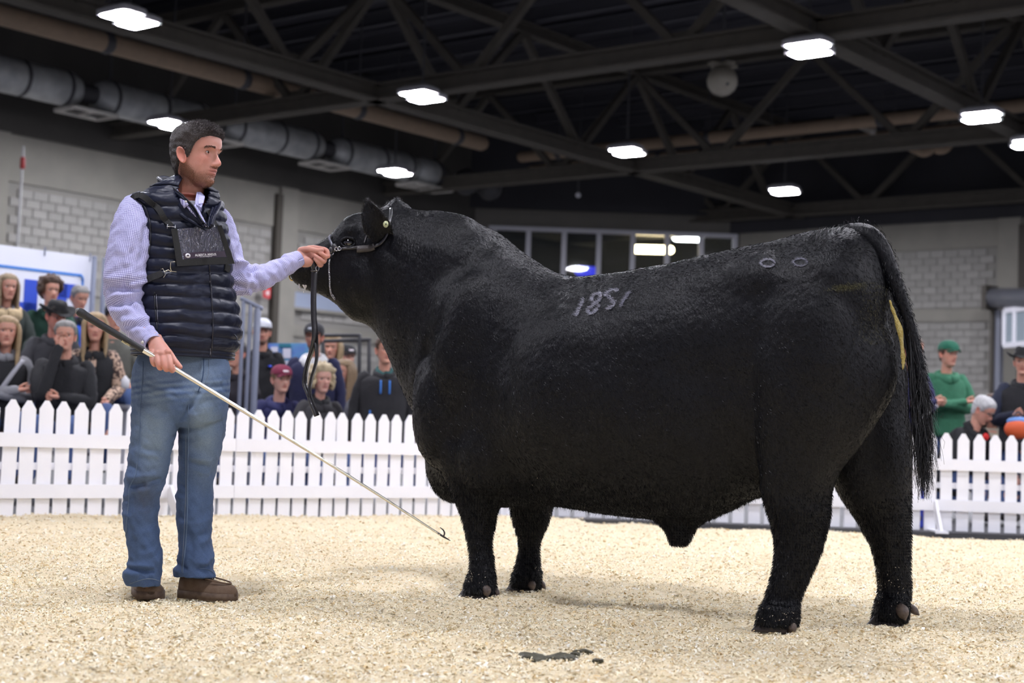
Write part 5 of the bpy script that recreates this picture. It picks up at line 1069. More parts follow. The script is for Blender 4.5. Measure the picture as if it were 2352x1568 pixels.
def sleeve(rows, n=56, res=110, folds=(), k=.92, seed=1, name='sleeve'):
    P = resample(np.array([list(at(a, b, c))+[r] for a, b, c, r in rows]), res); T, N_, B_ = frames(P[:, :3]); q = np.linspace(0, 2*math.pi, n+1)
    arc = np.concatenate([[0], np.cumsum(np.linalg.norm(np.diff(P[:, :3], axis=0), axis=1))]); rr = []
    for i in range(res):
        cs = P[i, :3]+P[i, 3]*(np.outer(np.cos(q), N_[i])+k*np.outer(np.sin(q), B_[i])); rr.append(cs)
    V = np.vstack(rr); Nn = np.vstack([np.outer(np.cos(q), N_[i])+np.outer(np.sin(q), B_[i]) for i in range(res)])
    pr_ = V-CP; dp = pr_@FW; X = 1176+F*(pr_@RT)/dp; Y_ = 784-F*(pr_@UP)/dp; d = np.zeros(len(V))
    for x0, y0, x1, y1, w_, a_ in folds:
        t = np.clip(((X-x0)*(x1-x0)+(Y_-y0)*(y1-y0))/((x1-x0)**2+(y1-y0)**2), 0, 1); dd = np.hypot(X-x0-t*(x1-x0), Y_-y0-t*(y1-y0)); d += 1.5*a_*np.exp(-(dd/w_)**2)
    A = np.repeat(arc, n+1); fadeo = 1-np.exp(-((A-arc[-1])/.03)**2); d += fadeo*(.0050*wob(V, .08, seed)+.0030*wob(V, .035, seed+1)); V = V+Nn*d[:, None]
    V = V.reshape(res, n+1, 3); V[:, -1] = V[:, 0]; V = V.reshape(-1, 3); Fc = []; UVl = []; rmean = P[:, 3].mean()
    for i in range(res-1):
        for j in range(n):
            a = i*(n+1)+j; Fc.append([a, a+1, a+n+2, a+n+1]); UVl += [(q[j]*rmean, arc[i]), (q[j+1]*rmean, arc[i]), (q[j+1]*rmean, arc[i+1]), (q[j]*rmean, arc[i+1])]
    o = uvobj(name, V, Fc, UVl, m_check, man); return o, P
sr = [(322, 458, 6.01, .030), (316, 470, 5.975, .056), (308, 496, 5.94, .070), (301, 540, 5.915, .078), (293, 590, 5.90, .080), (286, 635, 5.89, .078), (283, 668, 5.895, .074), (287, 700, 5.885, .068), (302, 730, 5.87, .060), (322, 757, 5.85, .051), (340, 776, 5.835, .042), (352, 786, 5.825, .038)]
sleeve(sr, seed=5, folds=((300, 655, 345, 640, 6, .010), (255, 660, 300, 665, 6, -.007), (250, 640, 330, 632, 7, .006), (262, 680, 330, 672, 6, .008), (255, 700, 320, 690, 5, -.008), (262, 715, 300, 712, 6, .006), (300, 700, 345, 735, 6, -.006), (285, 738, 352, 728, 5, .007), (290, 750, 345, 745, 5, -.006), (335, 520, 325, 600, 7, -.005), (305, 500, 290, 600, 8, .004)))
slv = [(492, 480, 6.14, .040), (500, 510, 6.16, .062), (508, 550, 6.18, .072), (518, 600, 6.20, .074), (530, 636, 6.22, .070), (550, 644, 6.25, .066), (572, 641, 6.28, .060), (602, 636, 6.32, .054), (635, 622, 6.36, .048), (662, 606, 6.40, .043), (679, 597, 6.425, .039)]
sleeve(slv, seed=8, folds=((545, 600, 568, 606, 5, .014), (540, 620, 600, 618, 5, -.007), (545, 640, 590, 650, 6, .007), (535, 655, 580, 665, 5, -.008), (555, 625, 575, 675, 5, .006), (580, 615, 600, 660, 5, -.005), (528, 560, 540, 600, 6, .005), (610, 615, 640, 640, 5, .004), (640, 600, 660, 625, 5, -.004)))
# cuffs
def cuff(px, py, Y, ax_to, r, L_):
    a = at(px, py, Y); b = at(*ax_to); d = b-a; d /= np.linalg.norm(d); P = np.array([a+d*t for t in np.linspace(-L_/2, L_/2, 7)]); T, N_, B_ = frames(P); q = np.linspace(0, 2*math.pi, 37); rr = [P[i]+r*(np.outer(np.cos(q), N_[i])+.85*np.outer(np.sin(q), B_[i])) for i in range(7)]
    V = np.vstack(rr); V = V.reshape(7, 37, 3); V[:, -1] = V[:, 0]; V = V.reshape(-1, 3); Fc = []; U_ = []
    for i in range(6):
        for j in range(36):
            a_ = i*37+j; Fc.append([a_, a_+1, a_+38, a_+37]); U_ += [(q[j]*r, i*L_/6), (q[j+1]*r, i*L_/6), (q[j+1]*r, (i+1)*L_/6), (q[j]*r, (i+1)*L_/6)]
    o = uvobj('cuff', V, Fc, U_, m_check, man); s_ = o.modifiers.new('thick', 'SOLIDIFY'); s_.thickness = .003; return o
cuff(349, 783, 5.828, (363, 797, 5.79), .0405, .05); cuff(673, 600, 6.42, (694, 591, 6.445), .0425, .06)
obj('cuff_button', ellipsoid(at(327, 786, 5.785), (.006, .003, .006)), mat('button', (.62, .60, .55), .3), man)
# shirt front and collar leaves inside the V
ir, IR = torso_rings(inset=.014, res=24, n=64, rows=TR[3:9]); Vi, Fi = loft(ir, cap=False)
uvl = []
for f in Fi:
    for i in f: uvl.append((Vi[i]@TL, Vi[i][2]))
uvobj('shirt', Vi, Fi, uvl, m_check, man)
def leaf(quad, name='shirt_collar', m=m_check, th=.0035, n=10):
    Q = np.array([at(*p) for p in quad]); V = []; 
    for i in range(n+1):
        for j in range(n+1):
            u, v = i/n, j/n; P = Q[0]*(1-u)*(1-v)+Q[1]*u*(1-v)+Q[2]*u*v+Q[3]*(1-u)*v+np.array([0, -.006*math.sin(u*math.pi)*math.sin(v*math.pi), 0]); V.append(P)
    V = np.array(V); Fc = [[i*(n+1)+j, (i+1)*(n+1)+j, (i+1)*(n+1)+j+1, i*(n+1)+j+1] for i in range(n) for j in range(n)]
    U_ = [(V[k]@TL*1.0, V[k][2]) for f in Fc for k in f]; o = uvobj(name, V, Fc, U_, m, man); s_ = o.modifiers.new('thick', 'SOLIDIFY'); s_.thickness = th; return o
leaf([(385, 420, 5.985), (408, 435, 5.93), (433, 472, 5.885), (427, 462, 5.90)]); leaf([(384, 416, 5.99), (398, 426, 5.955), (434, 470, 5.882), (424, 478, 5.89)])
leaf([(452, 440, 6.02), (470, 455, 5.99), (462, 478, 5.90), (447, 470, 5.90)]); leaf([(455, 437, 6.04), (470, 452, 6.0), (466, 468, 5.93), (455, 470, 5.895)])
leaf([(428, 474, 5.895), (450, 470, 5.895), (476, 520, 5.888), (470, 522, 5.89)])
leaf([(432, 462, 5.915), (448, 462, 5.915), (447, 484, 5.905), (440, 484, 5.905)], name='undershirt', m=mat('grey_tee', (.20, .20, .22), .9))
obj('collar_button', ellipsoid(at(427, 463, 5.875), (.0045, .003, .0045)), MATS['button'], man)
# zip, pocket, drawstring, hem
m_zip = mat('zip_teeth', (.035, .035, .045), .35, metal=.6)
seam(VB, [(478, 525), (480, 560), (481, 610), (483, 640), (486, 690), (489, 740), (487, 790), (484, 818)], .0036, 'zip', m_zip, man)
m_zl = mat('zip_light', (.30, .30, .34), .3, metal=.7)
seam(VB, [(482, 645), (486, 672), (488, 690)], .0013, 'zip_teeth', m_zl, man); seam(VB, [(483, 800), (483, 816)], .0018, 'zip_pull', m_zl, man)
seam(VB, [(355, 672), (356, 700), (359, 735), (361, 756)], .0036, 'pocket_zip', m_trim, man); seam(VB, [(359, 676), (361, 712), (363, 742)], .0012, 'pocket_welt', m_zl, man)
obj('drawcord', tube([at(538, 768, 5.98), at(544, 775, 5.97), at(545, 785, 5.965), at(550, 791, 5.96), at(548, 792, 5.96)], .0026, n=6, res=14), m_trim, man)
# armhole bindings
for pts in ([(302, 460), (320, 462), (335, 480), (344, 510), (346, 545), (342, 580), (332, 605), (325, 625)],):
    seam(VB, pts, .0040, 'armhole_binding', m_trim, man)

# ---- number harness
m_web = mat('black_webbing', (.011, .011, .011), .75, bump=(500, .4)); m_gold = mat('snap_metal', (.65, .60, .48), .25, metal=1.)
har = empty('exhibitor_harness', VB and on(VB, 455, 560, .01)[0], 'black chest harness with clear number pouch worn over the navy vest', 'harness')
def web(pts, wd, name='strap', th=.003, out=.006, res=40, bv=None):
    P = resample(np.array(pts, float), res); S_ = [on(VB, x, y, out) for x, y in P]; Q = np.array([a for a, _ in S_]); Nn = np.array([b for _, b in S_])
    for _ in range(6): Q[1:-1] = (Q[:-2]+2*Q[1:-1]+Q[2:])/4; Nn[1:-1] = (Nn[:-2]+2*Nn[1:-1]+Nn[2:])/4
    T = np.gradient(Q, axis=0); W = np.cross(Nn, T); W /= np.linalg.norm(W, axis=1)[:, None]; return obj(name, ribbon(Q, W, wd, th), m_web, har, smooth=False)
web([(322, 449), (340, 458), (362, 478), (380, 505), (394, 521)], .023)
web([(322, 449), (312, 452), (304, 458)], .026)
web([(476, 484), (484, 500), (494, 521)], .024)
pq = [(404, 526), (490, 522), (515, 598), (417, 603)]          # clear window corners
def bil(u, v, out=.0, Y0=None):
    x = (pq[0][0]*(1-u)+pq[1][0]*u)*(1-v)+(pq[3][0]*(1-u)+pq[2][0]*u)*v; y = (pq[0][1]*(1-u)+pq[1][1]*u)*(1-v)+(pq[3][1]*(1-u)+pq[2][1]*u)*v; return x, y
C4 = [on(VB, x, y, .018)[0] for x, y in pq]
pn = np.cross(C4[1]-C4[0], C4[3]-C4[0]); pn /= np.linalg.norm(pn); pn = -pn if pn[1] > 0 else pn
def pane(u, v, out):
    b = (C4[0]*(1-u)+C4[1]*u)*(1-v)+(C4[3]*(1-u)+C4[2]*u)*v; return b+pn*(out+.010*math.sin(max(0, min(1, u))*math.pi))
def panel(u0, u1, v0, v1, out, th, name, m, par=har, n=12):
    rr = []
    for i in range(n+1):
        u = u0+(u1-u0)*i/n; rr.append([pane(u, v0, out), pane(u, v1, out), pane(u, v1, out-th), pane(u, v0, out-th)])
    return obj(name, loft(rr), m, par, smooth=False)
panel(-.14, 0, -.02, 1.02, .004, .003, 'frame_strip', m_web); panel(1., 1.12, -.02, 1.02, .004, .003, 'frame_strip', m_web); panel(-.14, 1.12, 1.0, 1.22, .005, .003, 'frame_strip', m_web, n=20)
def pouch_mat():
    m = bpy.data.materials.new('clear_vinyl'); m.use_nodes = True; nt = m.node_tree; b = nt.nodes['Principled BSDF']; b.inputs['Base Color'].default_value = (.10, .10, .15, 1); b.inputs['Roughness'].default_value = .12; b.inputs['Specular IOR Level'].default_value = 1.; b.inputs['Coat Weight'].default_value = 1.; b.inputs['Coat Roughness'].default_value = .04; b.inputs['Transmission Weight'].default_value = .3
    tc = nt.nodes.new('ShaderNodeTexCoord'); mp = nt.nodes.new('ShaderNodeMapping'); mp.inputs['Scale'].default_value = (1.6, 1.6, .55); nt.links.new(tc.outputs['Object'], mp.inputs[0]); nz = nt.nodes.new('ShaderNodeTexNoise'); nz.inputs['Scale'].default_value = 55; nz.inputs['Detail'].default_value = 3; nz.inputs['Distortion'].default_value = 1.2; nt.links.new(mp.outputs[0], nz.inputs['Vector'])
    bp = nt.nodes.new('ShaderNodeBump'); bp.inputs['Strength'].default_value = 1.; bp.inputs['Distance'].default_value = .02; nt.links.new(nz.outputs['Fac'], bp.inputs['Height']); nt.links.new(bp.outputs[0], b.inputs['Normal']); nt.links.new(bp.outputs[0], b.inputs['Coat Normal']); return m
wn = panel(0, 1., 0, 1., .003, .002, 'clear_window', pouch_mat(), n=24)
m_plum = mat('plum_print', (.035, .018, .035), .25, coat=.5); m_print = mat('white_print', (.72, .70, .74), .4)
panel(.04, .98, .80, .985, .0042, .001, 'printed_band', m_plum, wn)
def text_on(txt, u0, v0, size, name, m, fn, par, bold=.0):
    cu = bpy.data.curves.new('txt', 'FONT'); cu.body = txt; cu.size = 1; cu.offset = bold; cu.resolution_u = 3; o = bpy.data.objects.new('txt', cu); COL.objects.link(o); dg = bpy.context.evaluated_depsgraph_get(); dg.update(); me = o.evaluated_get(dg).to_mesh()
    P = np.array([v.co[:] for v in me.vertices]); Fc = [list(p.vertices) for p in me.polygons]; o.evaluated_get(dg).to_mesh_clear(); bpy.data.objects.remove(o); V = np.array([fn(p[0]*size, p[1]*size) for p in P]); ob = obj(name, (V, Fc), m, par, smooth=False); s_ = ob.modifiers.new('t', 'SOLIDIFY'); s_.thickness = .0004; return ob
text_on('ALBERTA ANGUS', 0, 0, 1, 'lettering', m_print, lambda x, y: pane(.27+x*.062, .93-y*.105, .0050), wn, .02)
text_on('www.albertaangus.com', 0, 0, 1, 'lettering', m_print, lambda x, y: pane(.36+x*.030, .965-y*.040, .0050), wn, .01)
q = np.linspace(0, 2*math.pi, 18, endpoint=False); obj('emblem', loft([[pane(.12+.055*math.cos(t)*s_, .89+.075*math.sin(t)*s_, .0048+o_) for t in q] for s_, o_ in ((1, 0), (1, .0006))]), m_print, wn)
obj('emblem_head', loft([[pane(.12+.020*math.cos(t)*s_, .885+.030*math.sin(t)*s_, .0056+o_) for t in q] for s_, o_ in ((1, 0), (1, .0004))]), m_plum, wn)
# metal slides and snap
for (px, py, sx_) in ((394, 522, 1), (493, 521, .8)):
    c = on(VB, px, py, .016)[0]
    for dx_ in (-.016*sx_, .016*sx_): obj('slide_bar', tube([c+TL*dx_+[0, 0, .008], c+TL*dx_+[0, 0, -.009]], .0016, n=6), m_steel, har)
    obj('slide_bar', tube([c-TL*.018*sx_, c+TL*.018*sx_], .0018, n=6), m_steel, har)
def wire(pts, r=.0018, m=m_gold, out=.012): return obj('snap_wire', tube(np.array([on(VB, x, y, out)[0] for x, y in pts]), r, n=6), m, har)
wire([(404, 604), (392, 605), (392, 612), (394, 619), (405, 620)]); wire([(393, 620), (386, 624), (379, 628)]); wire([(371, 623), (375, 622), (378, 628), (380, 635), (377, 637)])
web([(374, 628), (355, 636), (335, 642), (320, 644)], .028, out=.005)
web([(515, 612), (522, 616), (526, 618)], .028, out=.004)

# ---- show stick
stk = empty('show_stick', at(183, 717, 5.70), 'long aluminium show stick with black rubber grip and hook tip in the handler\'s fist', 'stick')
sa, sb = at(183, 716, 5.66), at(400, 845, 5.765); tip = at(1034, 1241, 6.02)
gp = resample(np.array([at(183, 716, 5.66), at(250, 757, 5.70), at(326, 802, 5.735)]), 24)
m_grip = mat('black_rubber', (.016, .016, .018), .55, bump=(300, .3)); obj('grip', tube(gp, np.interp(np.linspace(0, 1, 24), [0, .04, .1, .5, .95, 1], [.0155, .0165, .0145, .0130, .0115, .0125]), n=18), m_grip, stk)
ge = obj('grip_cap', ellipsoid(gp[0]+(gp[0]-gp[3])/np.linalg.norm(gp[0]-gp[3])*.006, (.011, .011, .012)), mat('grip_cap_grey', (.16, .16, .16), .5), stk)
sp_ = resample(np.array([at(322, 799.5, 5.733), at(400, 846, 5.772), at(560, 944, 5.84), at(720, 1042, 5.905), at(880, 1143, 5.965), at(1010, 1227, 6.01)]), 60)
m_alu = mat('polished_aluminium', (.80, .76, .66), .22, metal=.85); obj('shaft', tube(sp_, np.linspace(.0098, .0042, 60), n=14), m_alu, stk)
obj('tip', tube([at(1006, 1224, 6.008), at(1020, 1233, 6.015), at(1034, 1241, 6.02)], [.0044, .0038, .0014], n=8), m_leather, stk)
obj('hook', tube([at(1019, 1231, 6.01), at(1021, 1224, 6.01), at(1018, 1217, 6.01), at(1011, 1211, 6.01)], [.0030, .0032, .0026, .0014], n=8, res=12), m_leather, stk)
m_glet = mat('gold_print', (.55, .45, .20), .4)
gd = (gp[-1]-gp[0]); gd /= np.linalg.norm(gd); gu = np.cross(gd, [0, -1, 0]); gu = -gu if gu[2] < 0 else gu; gu /= np.linalg.norm(gu)
text_on('BALLISTIC', 0, 0, 1, 'lettering', m_glet, lambda x, y: at(284, 780, 5.716)+gd*(x*.0078)+gu*(y*.010-.010)+np.array([0, -.0138+.001*0, 0]), stk, .02)
# ------------------------------------------------------------------ banner, rails, bleachers
m_ban = mat('banner_white', (.74, .76, .84), .6); m_blue = mat('banner_blue', (.025, .075, .55), .6); m_lblue = mat('banner_line_blue', (.06, .22, .62), .6); m_rail = mat('rail_bluegrey', (.20, .22, .29), .4, metal=.3); m_rblk = mat('rail_black', (.03, .03, .035), .5)
BY = 15.9; bd = HU.copy(); b1 = at(215, 590, BY+.55); b0 = b1-bd*3.2; bz1 = b1[2]; bz0 = at(205, 735, BY+.55)[2]-.1
ban = empty('banner', (b0+b1)/2, 'large white banner with blue letters and border behind the left bleachers', 'banner')
def bp(s, z, o=0.): return b1-bd*s-HV*o+np.array([0, 0, z-b1[2]])
def slab(s0, s1, z0, z1, o, name, m, par, th=.006): return obj(name, loft([[bp(s0, z0, o), bp(s1, z0, o), bp(s1, z0, o-th), bp(s0, z0, o-th)], [bp(s0, z1, o), bp(s1, z1, o), bp(s1, z1, o-th), bp(s0, z1, o-th)]]), m, par, smooth=False)
sheet = slab(0, 3.2, bz0, bz1, 0, 'sheet', m_ban, ban, .01)
dz = bz1-bz0; zl = bz1-.20
slab(.14, 3.2, zl-.03, zl, .004, 'border_line', m_lblue, sheet); slab(.11, .14, bz0+.05, zl-.05, .004, 'border_line', m_lblue, sheet); obj('border_line', tube([bp(.125, zl-.06, .002), bp(.135, zl-.025, .002), bp(.17, zl-.015, .002)], .014, n=6), m_lblue, sheet)
lz1 = zl-.12; lz0 = lz1-.62
for s0, s1, z0, z1 in ((.18, .62, lz1-.15, lz1), (.32, .48, lz0, lz1)): slab(s0, s1, z0, z1, .007, 'letter_t', m_blue, sheet)
for s0, s1, z0, z1 in ((.68, .84, lz0, lz1), (1.06, 1.22, lz0, lz1), (.68, 1.22, lz1-.40, lz1-.24)): slab(s0, s1, z0, z1, .009, 'letter_h', m_blue, sheet)
q = np.linspace(math.radians(50), math.radians(330), 26); gc = 1.62; obj('letter_g', loft([[bp(gc-.32*math.cos(t)*1, lz0+.31+.31*math.sin(t), .009), bp(gc-.17*math.cos(t), lz0+.31+.16*math.sin(t), .009), bp(gc-.17*math.cos(t), lz0+.31+.16*math.sin(t), .003), bp(gc-.32*math.cos(t), lz0+.31+.31*math.sin(t), .003)] for t in q]), m_blue, sheet); slab(1.31, 1.60, lz0+.20, lz0+.33, .010, 'letter_g', m_blue, sheet)
for s_ in (.05, .62, 1.2): obj('grommet_tie', tube([bp(s_, bz1-.05, .01), bp(s_, bz1+.03, .01)], .008, n=6), m_rail, ban)
for x0, x1, y0, y1, Y in ((217, 217, 592, 900, 16.3), (241, 241, 596, 900, 16.5)):
    e = empty('rail_post', at(x0, 750, Y), {217: 'bluegrey steel post at the right edge of the banner', 241: 'bluegrey steel post just right of the banner post'}[x0], 'post'); obj('tube', tube([at(x0, y0, Y)*[1, 1, 0], at(x0, y0, Y)], .028, n=10), m_rail, e); obj('post_cap', ellipsoid(at(x0, y0, Y), (.03, .03, .02)), m_rail, e)
e = empty('stair_rail', at(585, 800, 13.4), 'bluegrey steel stair railing right of the handler', 'railing'); RYY = 13.4
obj('handrail', tube([at(556, 686, RYY), at(600, 708, RYY)], .020, n=10), m_rail, e)
for x, y0, y1, r_ in ((560, 690, 830, .018), (576, 697, 880, .018), (592, 712, 915, .030)): obj('baluster', tube([at(x, y0, RYY), at(x, y0, RYY)*[1, 1, 0]], r_, n=10), m_rail, e)
e = empty('guard_rail', at(790, 850, 15.6), 'black guard rail behind the spectators under the bull\'s chin', 'railing')
for a_, b_ in (((735, 770), (826, 770)), ((742, 783), (850, 780)), ((826, 770), (824, 970)), ((848, 780), (847, 960)), ((742, 783), (742, 900))): obj('rail_bar', tube([at(*a_, 15.6), at(*b_, 15.6)], .020, n=8), m_rblk, e)
# poster behind the spectators: blue ground, white mark, pale line of print
PY = 16.4; e = empty('poster', at(655, 820, PY), 'blue and teal poster with white shapes between two standing men', 'poster')
def pq_(x0, x1, y0, y1, dy): a_, b_, c_, d_ = at(x0, y1, PY-dy), at(x1, y1, PY-dy), at(x1, y0, PY-dy), at(x0, y0, PY-dy); return loft([[a_, b_, c_, d_], [a_+[0, .01, 0], b_+[0, .01, 0], c_+[0, .01, 0], d_+[0, .01, 0]]])
ps = obj('sheet', pq_(616, 712, 788, 900, 0), mat('poster_blue', (.10, .16, .50), .5, noise=(3.5, (.10, .38, .52), .15)), e, smooth=False)
obj('white_shape', pq_(650, 668, 800, 822, .02), mat('poster_white', (.60, .60, .70), .5), ps, smooth=False); obj('white_shape', pq_(622, 638, 796, 808, .02), MATS['poster_white'], ps, smooth=False); obj('print_line', pq_(640, 672, 828, 836, .02), MATS['poster_white'], ps, smooth=False); obj('pale_block', pq_(643, 664, 838, 852, .02), mat('poster_pale', (.30, .52, .82), .5), ps, smooth=False); obj('teal_block', pq_(641, 668, 789, 797, .02), mat('poster_teal', (.02, .16, .22), .5), ps, smooth=False)
m_bench = mat('bench_aluminium', (.46, .46, .50), .4, metal=.3)
def bleacher(px0, px1, rows, lb):
    e = empty('bleacher', at((px0+px1)/2, 950, rows[0][0])*[1, 1, 0], lb, 'bleacher')
    for Y, z in rows:
        a_ = at(px0, 900, Y)*[1, 1, 0]; b_ = at(px1, 900, Y)*[1, 1, 0]
        for k in range(2): obj('seat_plank', beam(a_+[0, .13*k, z], b_+[0, .13*k, z], .12, .035), m_bench, e, smooth=False)
        obj('foot_plank', beam(a_+[0, -.45, max(z-.42, .05)], b_+[0, -.45, max(z-.42, .05)], .24, .03), m_bench, e, smooth=False)
        for t in np.linspace(.03, .97, 4): obj('bench_leg', beam(a_*(1-t)+b_*t+[0, .06, 0], a_*(1-t)+b_*t+[0, .06, z-.02], .05, .05, up=(1, 0, 0)), m_bench, e, smooth=False)
    return e
bleacher(-160, 300, [(12.75, .50), (13.75, .78), (15.1, 1.05)], 'aluminium bleacher under the spectators at the left')
bleacher(535, 800, [(14.2, .33)], 'low aluminium bench under the seated spectators in the middle')
tag(obj('water_bottle', tube([at(288, 885, 12.6), at(288, 872, 12.6), at(288, 866, 12.6)], [.035, .035, .015], n=12), mat('bottle_white', (.6, .6, .62), .3), origin=at(288, 885, 12.6)), 'small pale bottle on the bleacher beside the handler\'s arm', 'bottle')

# ------------------------------------------------------------------ spectators
HAIRM = {}
def cloth(n, c, **k): return mat('cloth_'+n, c, k.get('rough', .85), noise=k.get('noise', (14, tuple(v*.72 for v in c), .3)), bump=k.get('bump', (35, .4)))
def hairm(n, c): return mat('hair_'+n, c, .55, noise=(60, tuple(v*.55 for v in c), .25, (1, 1, .35)), bump=(110, .6, (1, 1, .3)))
HC_ = dict(blond=(.42, .29, .15), pale=(.55, .44, .27), brown=(.085, .045, .026), grey=(.24, .23, .22), white=(.60, .60, .60), dark=(.025, .018, .016), lbrown=(.26, .17, .09), ash=(.30, .22, .13))
def spectator(label, px, py, Y, yaw=-90, hyaw=None, hp=0., s=1., seated=True, lean=0., arms='lap', top=('black', (.02, .02, .022)), sleeve_c=None, trous=('jeans_s', (.05, .09, .22)), hair='brown', style='short', hat=None, fem=0, skin=(.58, .31, .23), beard=None, extras=(), roll=0., group='spectators behind the fence', wide=1., legs=True, soft=1.):
    c = at(px, py, Y); ya = math.radians(yaw); hy = math.radians(hyaw if hyaw is not None else yaw); hp = math.radians(hp); ro = math.radians(roll); le = math.radians(lean)
    ca, sa_ = math.cos(ya), math.sin(ya)
    def W(p): p = np.atleast_2d(np.array(p, float))*s; return np.stack([p[:, 0]*ca-p[:, 1]*sa_, p[:, 0]*sa_+p[:, 1]*ca, p[:, 2]], 1)+c
    def TL_(p):  # torso space: lean about the neck base
        p = np.atleast_2d(np.array(p, float)).copy(); q = p-np.array([-.05, 0, -.06]); q = np.stack([q[:, 0]*math.cos(le)+q[:, 2]*math.sin(le), q[:, 1], -q[:, 0]*math.sin(le)+q[:, 2]*math.cos(le)], 1); return q+np.array([-.05, 0, -.06])
    e = empty('person', W([-.05, 0, -.7])[0], label, 'person', group=group); k = wide*(.92 if fem else 1.)
    V, Fc, L = head_mesh(c, hy, s, hp, ro, n=36, m=46, fem=fem); col = face_colour(L, skin, beard=beard); parts = [(V, Fc)]; cols = [col]
    def add(vf, cc=None): parts.append(vf); cols.append(np.ones((len(vf[0]), 3))*np.array(cc if cc is not None else skin))
    for sd in (-1, 1): em = ear_mesh(sd); add((headpt(em[0], c, hy, s, hp, ro), em[1]), (skin[0]*.95, skin[1]*.8, skin[2]*.8))
    add(tube(W(np.vstack([[-.02, 0, .05], [-.035, 0, -.02], TL_([[-.05, 0, -.09], [-.05, 0, -.14]])])), np.array([.052, .052, .058, .08])*s*(.88 if fem else 1), n=16, res=8))
    pel = TL_([-.05, 0, -.66])[0]; sh = {sd: TL_([-.05, sd*.175*k, -.135])[0] for sd in (-1, 1)}
    add(tube(W(np.vstack([TL_([[-.05, 0, -.16], [-.05, 0, -.4]]), pel])), np.array([.11, .12, .12])*s, n=14, res=8))
    AR = {}
    for sd in (-1, 1):
        S0 = sh[sd]; mode = arms
        if mode == 'crossed': E_ = S0+[.05, sd*.055, -.27]; H_ = np.array([E_[0]+.17, -sd*.10, E_[2]+.05-(.03 if sd > 0 else 0)]); M_ = (E_+H_)/2+[.05, 0, 0]; AR[sd] = [S0, (S0+E_)/2+[0, sd*.02, 0], E_, M_, H_]
        elif mode == 'chin' and sd < 0: E_ = S0+[.20, .06, -.25]; H_ = np.array([.105, -.03, .015]); AR[sd] = [S0, (S0+E_)/2+[.02, -.02, 0], E_, (E_+H_)/2+[.01, 0, 0], H_]
        elif mode == 'chin': E_ = S0+[.10, .03, -.27]; H_ = E_+[.18, -.20, .02]; AR[sd] = [S0, (S0+E_)/2, E_, (E_+H_)/2, H_]
        elif mode == 'front': E_ = S0+[.04, sd*.06, -.28]; H_ = E_+[.21, -sd*.13, .04]; AR[sd] = [S0, (S0+E_)/2+[0, sd*.02, 0], E_, (E_+H_)/2, H_]
        elif mode == 'side': E_ = S0+[-.01, sd*.06, -.29]; H_ = E_+[.05, sd*.01, -.25]; AR[sd] = [S0, (S0+E_)/2, E_, (E_+H_)/2, H_]
        else: E_ = S0+[.07, sd*.06, -.27]; H_ = E_+[.22, -sd*.07, -.10]; AR[sd] = [S0, (S0+E_)/2+[0, sd*.015, 0], E_, (E_+H_)/2, H_]
        A = np.array(AR[sd]); add(tube(W(A), np.array([.045, .042, .036, .032, .026])*s, n=10, res=14))
        d = A[-1]-A[-2]; d /= np.linalg.norm(d); up = np.array([0, 0, 1.])-d*d[2]; up /= np.linalg.norm(up)+1e-6; sdv = np.cross(d, up); h0 = A[-1]
        curl = .5 if mode == 'chin' and sd < 0 else .25
        add(tube(W([h0-d*.01, h0+d*.04, h0+d*.085]), np.array([.026, .034, .028])*s, n=12, k=.62))
        for i, (o_, l_) in enumerate(((-.027, .060), (-.009, .070), (.010, .066), (.027, .050))):
            p0 = h0+d*.080+up*o_; p1 = p0+d*l_*.5+sdv*(-sd)*-.01*curl; p2 = p1+d*l_*.35*(1-curl)-sdv*sd*l_*curl; add(tube(W([p0, p1, p2]), np.array([.0095, .0088, .007])*s, n=7))
        p0 = h0+d*.03+up*.026; add(tube(W([p0, p0+d*.035+up*.018, p0+d*.062+up*.022]), np.array([.012, .010, .008])*s, n=7))
    KN = {}
    if legs:
        for sd in (-1, 1):
            hpj = pel+np.array([.02, sd*.09, 0])
            if seated: kn = hpj+np.array([.42, sd*.07, .04]); ft = kn+np.array([.04, 0, -.42])
            else: kn = hpj+np.array([.02, sd*.02, -.42]); ft = kn+np.array([-.01, 0, -.40])
            zmin = (0.09-c[2])/s; ft[2] = max(ft[2], zmin) if c[2]+ft[2]*s < .09 or not seated else ft[2]
            if not seated: ft[2] = zmin; kn[2] = (hpj[2]+ft[2])/2
            KN[sd] = (hpj, kn, ft); add(tube(W([hpj, kn, ft]), np.array([.07, .052, .038])*s, n=10, res=8))
    bd_ = join(parts); obj('body', (bd_[0], bd_[1], np.vstack(cols)), m_skin, e)
    for sd in (-1, 1):
        q_ = headpt([.0675, sd*.0315, .1285], c, hy, s, hp, ro)[0]; f_ = headpt([.0775, sd*.0315, .1285], c, hy, s, hp, ro)[0]-q_; f_ /= np.linalg.norm(f_)
        ey_ = obj('eye', ellipsoid(q_, (.0115*s,)*3, n=12, m=8), m_eyew, e); obj('iris', ellipsoid(q_+f_*.0050*s, (.0088*s,)*3, n=10, m=6), m_pup, ey_)
        u = np.linspace(0, 1, 6); P = np.stack([.100-.026*u**2, sd*(.014+.034*u), .1475+.005*np.sin(u*2.6)-.004*u], 1); obj('eyebrow', tube(headpt(P, c, hy, s, hp, ro), .0026*s, n=6), hairm(hair, HC_[hair]), e)
    # clothes
    mt = cloth(*top[:2]); ms = cloth(*sleeve_c) if sleeve_c else mt
    R = []; n_ = 40; q = np.linspace(0, 2*math.pi, n_, endpoint=False); zz_ = [(-.072, .062, .060), (-.098, .095, .075), (-.122, .155, .095), (-.15, .195, .112), (-.21, .205, .125), (-.33, .200, .130), (-.48, .195, .135), (-.60, .200, .140), (-.70, .205, .145)]
